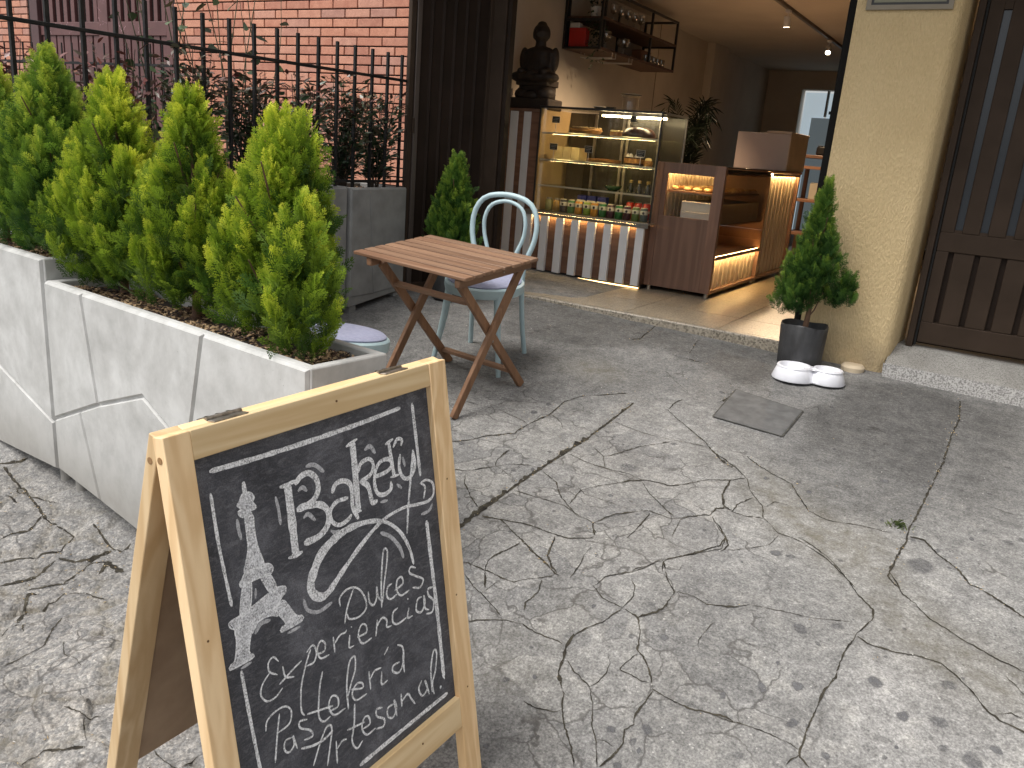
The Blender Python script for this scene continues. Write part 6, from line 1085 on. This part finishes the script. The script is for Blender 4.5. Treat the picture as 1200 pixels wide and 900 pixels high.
# on top of the case
t = thing('cake_stand', 'glass cake dome with flat dark lid standing on the pastry case', 'cake stand', (-2.62, 5.86, 1.9085)); part('lid', MB().lathe([(.075, .112), (.078, .118), (.04, .126), (0, .127)], 28), BLK, t, smooth=40); part('glass_dome', MB().lathe([(.06, .004), (.062, .11), (.061, .111)], 28), GLS, t, smooth=50); part('base', MB().lathe([(.065, 0), (.066, .004), (0, .0045)], 28), ALU, t)
t = thing('small_black_dish', 'small black dish with white rim on top of the case, left of the dome', 'dish', (-2.83, 5.80, 1.9085)); part('dish', MB().lathe([(.04, 0), (.055, .018), (.05, .02), (0, .006)], 22), BLK, t, smooth=40); part('pale_rim', MB().lathe([(.056, .0185), (.056, .0215), (.049, .0215)], 22), PLT, t)
t = thing('small_black_box', 'small black box on top of the case beside the dome', 'box', (-2.735, 5.78, 1.9085)); part('box', MB().box((-.03, -.02, 0), (.03, .02, .014)), BLK, t, .002); part('lid', MB().box((-.032, -.022, .0145), (.032, .022, .022)), BLK, t, .002)
# --- carved seated statue
def statue():
    mb = MB()
    for c, r in [((0, 0, .552), (.060, .060, .072)), ((0, 0, .616), (.032, .032, .022)), ((0, 0, .47), (.038, .036, .05)), ((0, .0, .405), (.118, .062, .058)), ((0, 0, .36), (.112, .065, .09)), ((0, .0, .29), (.115, .075, .07)),
                 ((-.118, -.005, .365), (.030, .036, .09)), ((.118, -.005, .365), (.030, .036, .09)), ((-.085, -.06, .275), (.034, .065, .028)), ((.085, -.06, .275), (.034, .065, .028)), ((0, -.095, .262), (.05, .03, .022)),
                 ((-.105, -.05, .235), (.075, .07, .042)), ((.105, -.05, .235), (.075, .07, .042)), ((0, -.085, .225), (.12, .05, .032)), ((-.045, -.10, .24), (.055, .03, .022)), ((.05, -.105, .236), (.05, .03, .02)),
                 ((0, -.056, .548), (.010, .016, .022)), ((0, -.05, .522), (.022, .014, .007)), ((-.055, 0, .545), (.010, .016, .036)), ((.055, 0, .545), (.010, .016, .036)), ((-.022, -.051, .562), (.013, .010, .006)), ((.022, -.051, .562), (.013, .010, .006))]: mb.ell(c, r, 16, 10)
    mb.box((-.105, -.045, .25), (.105, .05, .415)); mb.box((-.12, -.09, .17), (.12, .08, .22))
    me = mb.mesh('figure_raw', STATUE); o = bpy.data.objects.new('figure_raw', me); COL.objects.link(o); m = o.modifiers.new('r', 'REMESH'); m.mode = 'VOXEL'; m.voxel_size = .006; s = o.modifiers.new('s', 'SMOOTH'); s.iterations = 4; s.factor = .5
    bpy.context.view_layer.update(); r = bpy.data.meshes.new_from_object(o.evaluated_get(bpy.context.evaluated_depsgraph_get())); bpy.data.objects.remove(o); r.name = 'figure'; r.shade_smooth(); r.materials.clear(); r.materials.append(STATUE); return r
STATUE = mat('dark_carved_wood', (.030, .017, .010), (.015, .009, .006), 22, .6, .6, 70)
t = thing('seated_statue', 'dark carved wooden seated figure on the striped cabinet', 'statue', (-3.385, 5.80, 1.8825)); _fg = link('figure', statue(), t); _fg.scale = (1.14, 1.1, 1.0)
mb = MB(); mb.box((-.175, -.115, 0), (.17, .115, .082)); mb.box((-.12, -.085, .0825), (.12, .09, .19)); mb.ell((-.09, -.02, .11), (.085, .09, .06), 14, 8); mb.ell((.09, -.03, .115), (.08, .09, .065), 14, 8); mb.ell((0, -.04, .10), (.09, .085, .05), 14, 8); part('pedestal', mb, STATUE, t, .012, smooth=50)
# --- wall shelf
ws = thing('wall_shelf', 'black framed wall shelf with dark boards and glasses', 'shelf', (0, 0, 0)); sx0, sx1, sy0, sy1, sz0, sz1 = WX + .002, -3.29, 6.60, 8.28, 2.428, 2.90; bt_ = .02
for y in (sy0, sy0 + .02 + .03, 7.65, sy1):
    for x in (sx0 + bt_ / 2, sx1): part('upright', MB().cbox((x, y, (sz0 + sz1) / 2), (bt_, bt_, sz1 - sz0)), BLK, ws)
for y in (sy0, sy1):
    for z in (sz0 + .011, 2.66, sz1 - .0101): part('crossbar', MB().box((sx0 + .021, y - .0095, z - .0095), (sx1 - .0105, y + .0095, z + .0095)), BLK, ws)
part('rail', MB().box((sx1 - .0095, sy0 + .011, sz1 - .02), (sx1 + .0095, sy1 - .011, sz1 - .001)), BLK, ws)
DKB = wood('dark_shelf_board', (.10, .055, .035), (.06, .033, .022), 'Y', 8, .5)
for z in (sz0, 2.665): part('board', MB().box((sx0 + .004, sy0 + .012, z), (sx1 + .012, sy1 - .012, z + .022)), DKB, ws, .002)
WG = glassy('wine_glass', (.88, .87, .85), .72)
def stem_glass(label, x, y, z, r, h, group):
    t = thing('stem_glass', label, 'glass', (x, y, z), group=group); part('bowl', MB().lathe([(.004, h * .45), (r * .75, h * .55), (r, h * .78), (r * .9, h)], 18), WG, t, smooth=60); part('stem', MB().lathe([(r * .8, 0), (r * .75, .003), (.006, .008), (.0045, h * .45)], 14), WG, t, smooth=60)
for k in range(5): stem_glass(f'{ordn[k]} small wine glass from the street in the row on the upper wall shelf', -3.36, 6.95 + k * .15, 2.688, .035, .15, 'wine glasses on the upper wall shelf')
stem_glass('narrow coupe glass on the lower wall shelf next to the uprights', -3.36, 6.85, 2.451, .05, .15, 'coupe glasses on the lower wall shelf'); stem_glass('wide coupe glass on the lower wall shelf nearer the middle', -3.36, 7.22, 2.451, .062, .14, 'coupe glasses on the lower wall shelf')
for k in range(5): t = thing('tumbler', f'{ordn[k]} tumbler from the street at the far end of the lower wall shelf', 'glass', (-3.35, 7.72 + k * .10, 2.451), group='tumblers on the lower wall shelf'); part('tumbler', MB().lathe([(.026, 0), (.03, .004), (.033, .07), (.030, .071), (.027, .008)], 16), WG, t, smooth=50); part('rim', MB().lathe([(.0335, .0705), (.034, .0735), (.031, .0735)], 16), WG, t)
t = thing('red_bag', 'bright red paper bag with a white top on the wall shelf', 'bag', (-3.50, 6.66, 2.451)); part('bag', MB().box((-.10, -.035, 0), (.06, .035, .15)), mat('red_paper', (.52, .025, .02), (.42, .02, .015), 12, .5), t, .006); part('white_top', MB().box((-.098, -.03, .1502), (-.01, .03, .19)), PLT, t, .004)
t = thing('copper_cup', 'copper coloured box on the lower wall shelf at the far end', 'box', (-3.50, 7.95, 2.451)); part('box', MB().box((-.05, -.12, 0), (.05, .12, .12)), mat('copper_card', (.30, .14, .07), rough=.5), t, .004); part('lid', MB().box((-.052, -.122, .1205), (.052, .122, .135)), mat('copper_lid', (.24, .11, .055), rough=.5), t, .003)
t = thing('hanging_plant', 'trailing dark green plant hanging from the wall shelf', 'plant', (-3.40, 6.70, 2.69)); part('pot', MB().lathe([(.04, 0), (.055, .08), (.05, .08), (.045, .07), (0, .07)], 18), PLT, t, smooth=40); g = np.random.default_rng(5); n = 230; az = g.uniform(0, 6.3, n); r_ = g.uniform(.02, .11, n); zz = g.uniform(-.42, .20, n); r_ = np.where(zz < 0, .06 + .05 * np.sin(zz * 30 + np.round(az)), r_)
link('foliage', leaves_mesh('foliage', np.column_stack([np.cos(az) * r_ * .6 + .02, np.sin(az) * r_ - .0, zz * np.where(zz < 0, g.uniform(.3, 1, n), 1)]), np.column_stack([np.cos(az), np.sin(az), g.uniform(-1, .4, n)]), np.full(n, .03), np.full(n, .010), g.uniform(0, .5, n), SHM, 9), t)
t = thing('wire_rack', 'pale wire glass rack hung under the wall shelf', 'rack', (0, 0, 0), group='wire racks under the wall shelf'); 
def rack(t, y): 
    for dx in (0, .07): part('wire', MB().tube([(-3.56, y + dx, 2.427), (-3.56, y + dx, 2.385), (-3.26, y + dx, 2.385), (-3.26, y + dx, 2.427)], .004, 6), mat('pale_wire', (.5, .49, .46), rough=.4) if 'pale_wire' not in bpy.data.materials else bpy.data.materials['pale_wire'], t)
rack(t, 6.80); t = thing('wire_rack', 'second pale wire glass rack under the wall shelf, farther in', 'rack', (0, 0, 0), group='wire racks under the wall shelf'); rack(t, 7.15)
# --- service counters
def slats(parent, x, y0, y1, z0, z1, n, m, sgn=1):
    pw = (y1 - y0) / n
    for k in range(n): part('slat', MB().box((x - .016 if sgn > 0 else x, y0 + pw * k + pw * .17, z0), (x if sgn > 0 else x + .016, y0 + pw * (k + 1) - pw * .17, z1)), m, parent, .002)
PSL = mat('pale_slat', (.58, .48, .375), (.52, .42, .32), 5, .5)
c1 = thing('service_counter', 'walnut counter with a lit pastry window and glass side', 'counter', (0, 0, 0)); kx0, kx1, ky0, ky1, kz0, kz1 = -2.29, -1.79, 5.71, 6.92, ZF + .035, 1.577
mb = MB(); wx0, wx1, wz0, wz1 = -2.204, -1.868, 1.207, 1.503
mb.box((kx0 + .05, ky0, kz0), (kx1 - .075, ky0 + .02, wz0)); part('front_panel', mb, WLV, c1, .001)
part('front_panel', MB().box((kx0 + .05, ky0, wz1), (kx1 - .075, ky0 + .02, kz1)), WLV, c1, .001)
part('front_stile', MB().box((kx0, ky0 - .002, kz0), (kx0 + .049, ky0 + .02, kz1)), WLV, c1, .001); part('front_stile', MB().box((kx1 - .074, ky0 - .002, kz0), (kx1, ky0 + .04, kz1)), WLV, c1, .001)
part('front_stile', MB().box((kx0 + .05, ky0 + .0008, wz0 + .0005), (wx0, ky0 + .02, wz1 - .0005)), WLV, c1)
part('window_glass', MB().box((wx0, ky0 + .008, wz0), (wx1, ky0 + .011, wz1)), GLS, c1)
part('side_panel', MB().box((kx0, ky0 + .021, kz0), (kx0 + .018, ky1, kz1)), WLV, c1); part('end_panel', MB().box((kx0 + .019, ky1 - .018, kz0), (kx1 - .003, ky1, kz1 - .021)), WLV, c1)
part('top', MB().box((kx0 + .019, ky0 + .041, kz1 - .012), (kx1 + .002, ky1, kz1)), mat('dark_glass_top', (.05, .035, .025), rough=.12), c1, .001)
part('bottom', MB().box((kx0 + .019, ky0 + .041, kz0), (kx1 - .02, ky1 - .019, kz0 + .02)), WLV, c1); part('floor_board', MB().box((kx0 + .019, ky0 + .041, .935), (kx1 - .022, ky1 - .019, .95)), WLV, c1)
part('inner_shelf', MB().box((kx0 + .04, ky0 + .06, 1.165), (kx1 - .02, ky1 - .03, 1.178)), WLN, c1); part('side_glass', MB().box((kx1 - .006, ky0 + .041, .958), (kx1 - .002, ky1 - .02, kz1 - .013)), glassy('bronze_glass', (.86, .78, .66), .93), c1)
slats(c1, kx0 + .05, ky0 + .06, ky1 - .03, 1.18, 1.50, 14, PSL)
part('lower_back', MB().box((kx1 - .056, ky0 + .041, kz0 + .021), (kx1 - .046, ky1 - .019, .934)), WLV, c1); slats(c1, kx1 - .026, ky0 + .045, ky1 - .03, kz0 + .02, .928, 11, PSL)
part('led_lip', MB().box((kx1 - .0018, ky0 + .045, .930), (kx1 + .003, ky1 - .03, .957)), WLV, c1)
part('led_strip', MB().box((kx1 - .018, ky0 + .05, .944), (kx1 - .006, ky1 - .03, .952)), LEDW, c1); part('bottom_rail', MB().box((kx1 - .02, ky0 + .041, kz0 - .004), (kx1, ky1, kz0 + .0195)), WLV, c1, .002)
part('led_strip', MB().box((kx0 + .07, ky0 + .05, 1.515), (kx1 - .06, ky0 + .062, 1.523)), LEDW, c1); part('led_strip', MB().box((kx0 + .06, ky0 + .07, 1.515), (kx0 + .068, ky1 - .05, 1.523)), glow('counter_led', (1, .70, .30), 30), c1); part('led_housing', MB().box((kx0 + .02, ky0 + .042, 1.5235), (kx1 - .01, ky1 - .02, 1.54)), WLV, c1)
for x in (kx0 + .03, kx1 - .03):
    for y in (ky0 + .04, ky1 - .05): part('foot', MB().lathe([(.018, ZF + .0005), (.018, ZF + .03), (.012, kz0)], 14, (x, y, 0)), ALU, c1, smooth=40)
t = thing('pastry_tray', 'tray of golden pastries on the upper shelf of the walnut counter', 'tray', (-2.03, 6.28, 1.375)); part('tray', MB().box((-.20, -.48, 0), (.20, .50, .012)), WLN, t, .002)
for i in range(5):
    for j in range(9):
        mb = MB(); mb.ell((0, 0, .016), (.034, .026, .016), 10, 6); o = part('pastry', mb, SPO if (i * 3 + j) % 3 else NUT, t, smooth=60, loc=(-.16 + i * .08 + nr.uniform(-.008, .008), -.42 + j * .105 + nr.uniform(-.01, .01), .012)); o.rotation_euler = (0, 0, nr.uniform(0, 3))
for y in (-.47, .49): part('bracket', MB().box((-.21, y, -.006), (.21, y + .012, -.0005)), ALU, t)
WBX = mat('white_card', (.72, .69, .63), (.66, .63, .57), 8, .7)
for j in range(6):
    for k in range(2):
        t = thing('white_box', f'flat white cake box in the walnut counter, {["lower", "upper"][k]} of stack {["one", "two", "three", "four", "five", "six"][j]} counting from the street', 'box', (-2.0, 5.86 + j * .165, 1.1785 + k * .071), group='white cake boxes in the counter'); part('carton', MB().box((-.10, -.078, 0), (.185, .078, .058)), WBX, t, .002); part('lid', MB().box((-.102, -.080, .0582), (.187, .080, .070)), WBX, t, .002)
c2 = thing('slatted_counter', 'second counter clad with lit wooden slats behind the glass counter', 'counter', (0, 0, 0)); k2y0, k2y1, k2z = 6.945, 7.90, 1.553
part('body', MB().box((kx0, k2y0, kz0), (kx1 - .045, k2y1, k2z)), WLV, c2); part('top', MB().box((kx0 - .005, k2y0, k2z + .0005), (kx1 + .012, k2y1 + .01, k2z + .022)), WLV, c2, .002); slats(c2, kx1 - .022, k2y0 + .01, k2y1 - .04, kz0 + .02, k2z - .022, 8, PSL); part('end_post', MB().box((kx1 - .0295, k2y1 - .035, kz0), (kx1 + .004, k2y1, k2z)), WLV, c2)
part('led_lip', MB().box((kx1 + .0005, k2y0 + .01, k2z - .024), (kx1 + .006, k2y1 - .036, k2z - .0002)), WLV, c2)
part('led_strip', MB().box((kx1 - .016, k2y0 + .02, k2z - .014), (kx1 - .004, k2y1 - .05, k2z - .004)), LEDW, c2); part('bottom_rail', MB().box((kx1 - .028, k2y0, kz0 - .004), (kx1 + .002, k2y1 - .036, kz0 + .0195)), WLV, c2)
for y in (k2y0 + .06, k2y1 - .05): part('foot', MB().lathe([(.018, ZF + .0005), (.018, kz0)], 14, (kx1 - .04, y, 0)), ALU, c2, smooth=40)
t = thing('white_cabinet_box', 'boxy pinkish white cabinet on the slatted counter', 'cabinet', (0, 0, 0)); part('body', MB().box((-2.25, 7.36, k2z + .0225), (-1.80, 8.0, 1.875)), mat('pinkish_white_paint', (.55, .45, .40), (.50, .41, .36), 4, .6), t, .004); part('top_board', MB().box((-2.0, 7.35, 1.8755), (-1.79, 8.01, 1.895)), mat('cream_board', (.60, .48, .36), rough=.6), t, .003); part('side_panel', MB().box((-1.7995, 7.362, k2z + .024), (-1.793, 7.998, 1.874)), bpy.data.materials['cream_board'], t)
# --- palm
t = thing('potted_palm', 'dark feathery palm behind the pastry case and counter', 'palm', (-2.70, 7.35, ZF)); part('pot', MB().lathe([(.13, 0), (.17, .30), (.16, .30), (.15, .27), (0, .27)], 22), BLK, t, smooth=40); g = np.random.default_rng(3); mb = MB(); V = []; 
PLM = mat('dark_palm_leaf', (.014, .02, .010), (.008, .013, .006), 20, .6, spec=.2)
for k in range(15):
    a = k * 2.4 + .3; rr = g.uniform(.12, .36); h = g.uniform(.95, 1.38) - rr * .25; pts = [(0, 0, .28), (rr * .25 * math.cos(a), rr * .25 * math.sin(a), .28 + h * .6), (rr * .65 * math.cos(a), rr * .65 * math.sin(a), .28 + h * .95), (rr * 1.1 * math.cos(a), rr * 1.1 * math.sin(a), .28 + h * .88)]
    L, _ = smooth_line(pts, .03); fr = part('frond', MB().tube([tuple(q) for q in L], [.006 * (1 - .8 * i / len(L)) for i in range(len(L))], 5), PLM, t); T = np.gradient(L, axis=0); T /= np.linalg.norm(T, axis=1)[:, None]; S = np.cross(T, [0, 0, 1]); S /= np.linalg.norm(S, axis=1)[:, None] + 1e-6
    i0 = int(len(L) * .35); P = np.repeat(L[i0:], 2, 0); sg = np.tile([1, -1], len(L) - i0)[:, None]; Dl = S[i0:].repeat(2, 0) * sg * .8 + T[i0:].repeat(2, 0) * .7 + np.array([0, 0, -.15]); n = len(P); link('leaflets', leaves_mesh('leaflets', P, Dl, g.uniform(.14, .20, n), np.full(n, .006), np.zeros(n), PLM, k), fr)
# --- track lights
t = thing('light_track', 'thin dark lighting track along the shop ceiling', 'light track', (0, 0, 0)); part('track', MB().box((-2.155, 5.4, CZ - .028), (-2.125, 12.2, CZ - .0005)), mat('track_grey', (.12, .10, .085), rough=.5), t); part('end_cap', MB().box((-2.158, 5.38, CZ - .03), (-2.122, 5.3995, CZ - .001)), WHT, t)
HOT = glow('spot_bulb', (1, .86, .62), 14); OFFB = mat('dull_bulb', (.5, .45, .36), rough=.3)
def spot(label, y, aim, on):
    t = thing('track_spotlight', label, 'spotlight', (-2.14, y, CZ - .0285), group='spotlights on the ceiling track'); part('adapter', MB().box((-.02, -.035, -.022), (.02, .035, -.0005)), WHT, t, .002); part('stem', MB().tube([(0, 0, -.022), (0, 0, -.075)], .006, 8), WHT, t)
    d = Vector(aim).normalized(); p = Vector((0, 0, -.095)); h = part('lamp_head', MB().tube([tuple(p - d * .045), tuple(p + d * .045)], .030, 18), WHT, t, smooth=40); part('bulb', MB().tube([tuple(p + d * .0455), tuple(p + d * .047)], .025, 18), HOT if on else OFFB, h)
    if on:
        l = bpy.data.lights.new('spot_light', 'SPOT'); l.energy = 165; l.color = (1, .72, .45); l.spot_size = R(95); l.spot_blend = .8; l.shadow_soft_size = .03; lo = bpy.data.objects.new('spot_light', l); COL.objects.link(lo); lo.parent = t; lo.location = p + d * .06; lo.rotation_euler = (-d).to_track_quat('Z', 'Y').to_euler()
spot('white track spotlight pointing down, nearer the street', 7.95, (.0, .15, -1), True); spot('unseen white spotlight added on the near end of the track to brighten the shop', 6.2, (-.5, .2, -1), True); spot('bright track spotlight turned towards the street', 9.75, (.15, -.75, -.75), True)  # the near-end spot is unseen, added to brighten the shop
# --- wooden rack at the back right
t = thing('wooden_rack', 'dim brown wooden shelf rack behind the potted thuja', 'rack', (-2.0, 9.0, ZF))
for z in (.28, .62, .95, 1.06): part('board', MB().box((-.10, 0, z), (.75, .45, z + .03)), WLN, t, .003)
for x in (-.09, .70):
    for y in (.01, .40): part('post', MB().box((x, y, 0), (x + .04, y + .04, .949)), WLV, t, .003)
for k, (x, z, c, nm) in enumerate([(.05, 1.0905, (.02, .018, .017), 'black bag lying on the top board of the wooden rack'), (.05, .6505, (.42, .38, .30), 'pale carton on the middle board of the wooden rack'), (.30, .6505, (.35, .2, .1), 'brown carton on the middle board of the wooden rack')]):
    tt = thing('storage_box', nm, 'box', (-2.0 + x, 9.10, ZF + z), group='boxes on the wooden rack'); mm = mat('box_colour_' + 'abc'[k], c, rough=.6); part('box', MB().box((0, 0, 0), (.20, .25, .09 if k == 0 else .16)), mm, tt, .02 if k == 0 else .004); part('flap', MB().box((.01, .01, .0905 if k == 0 else .1605), (.19, .24, .097 if k == 0 else .167)), mm, tt, .002)
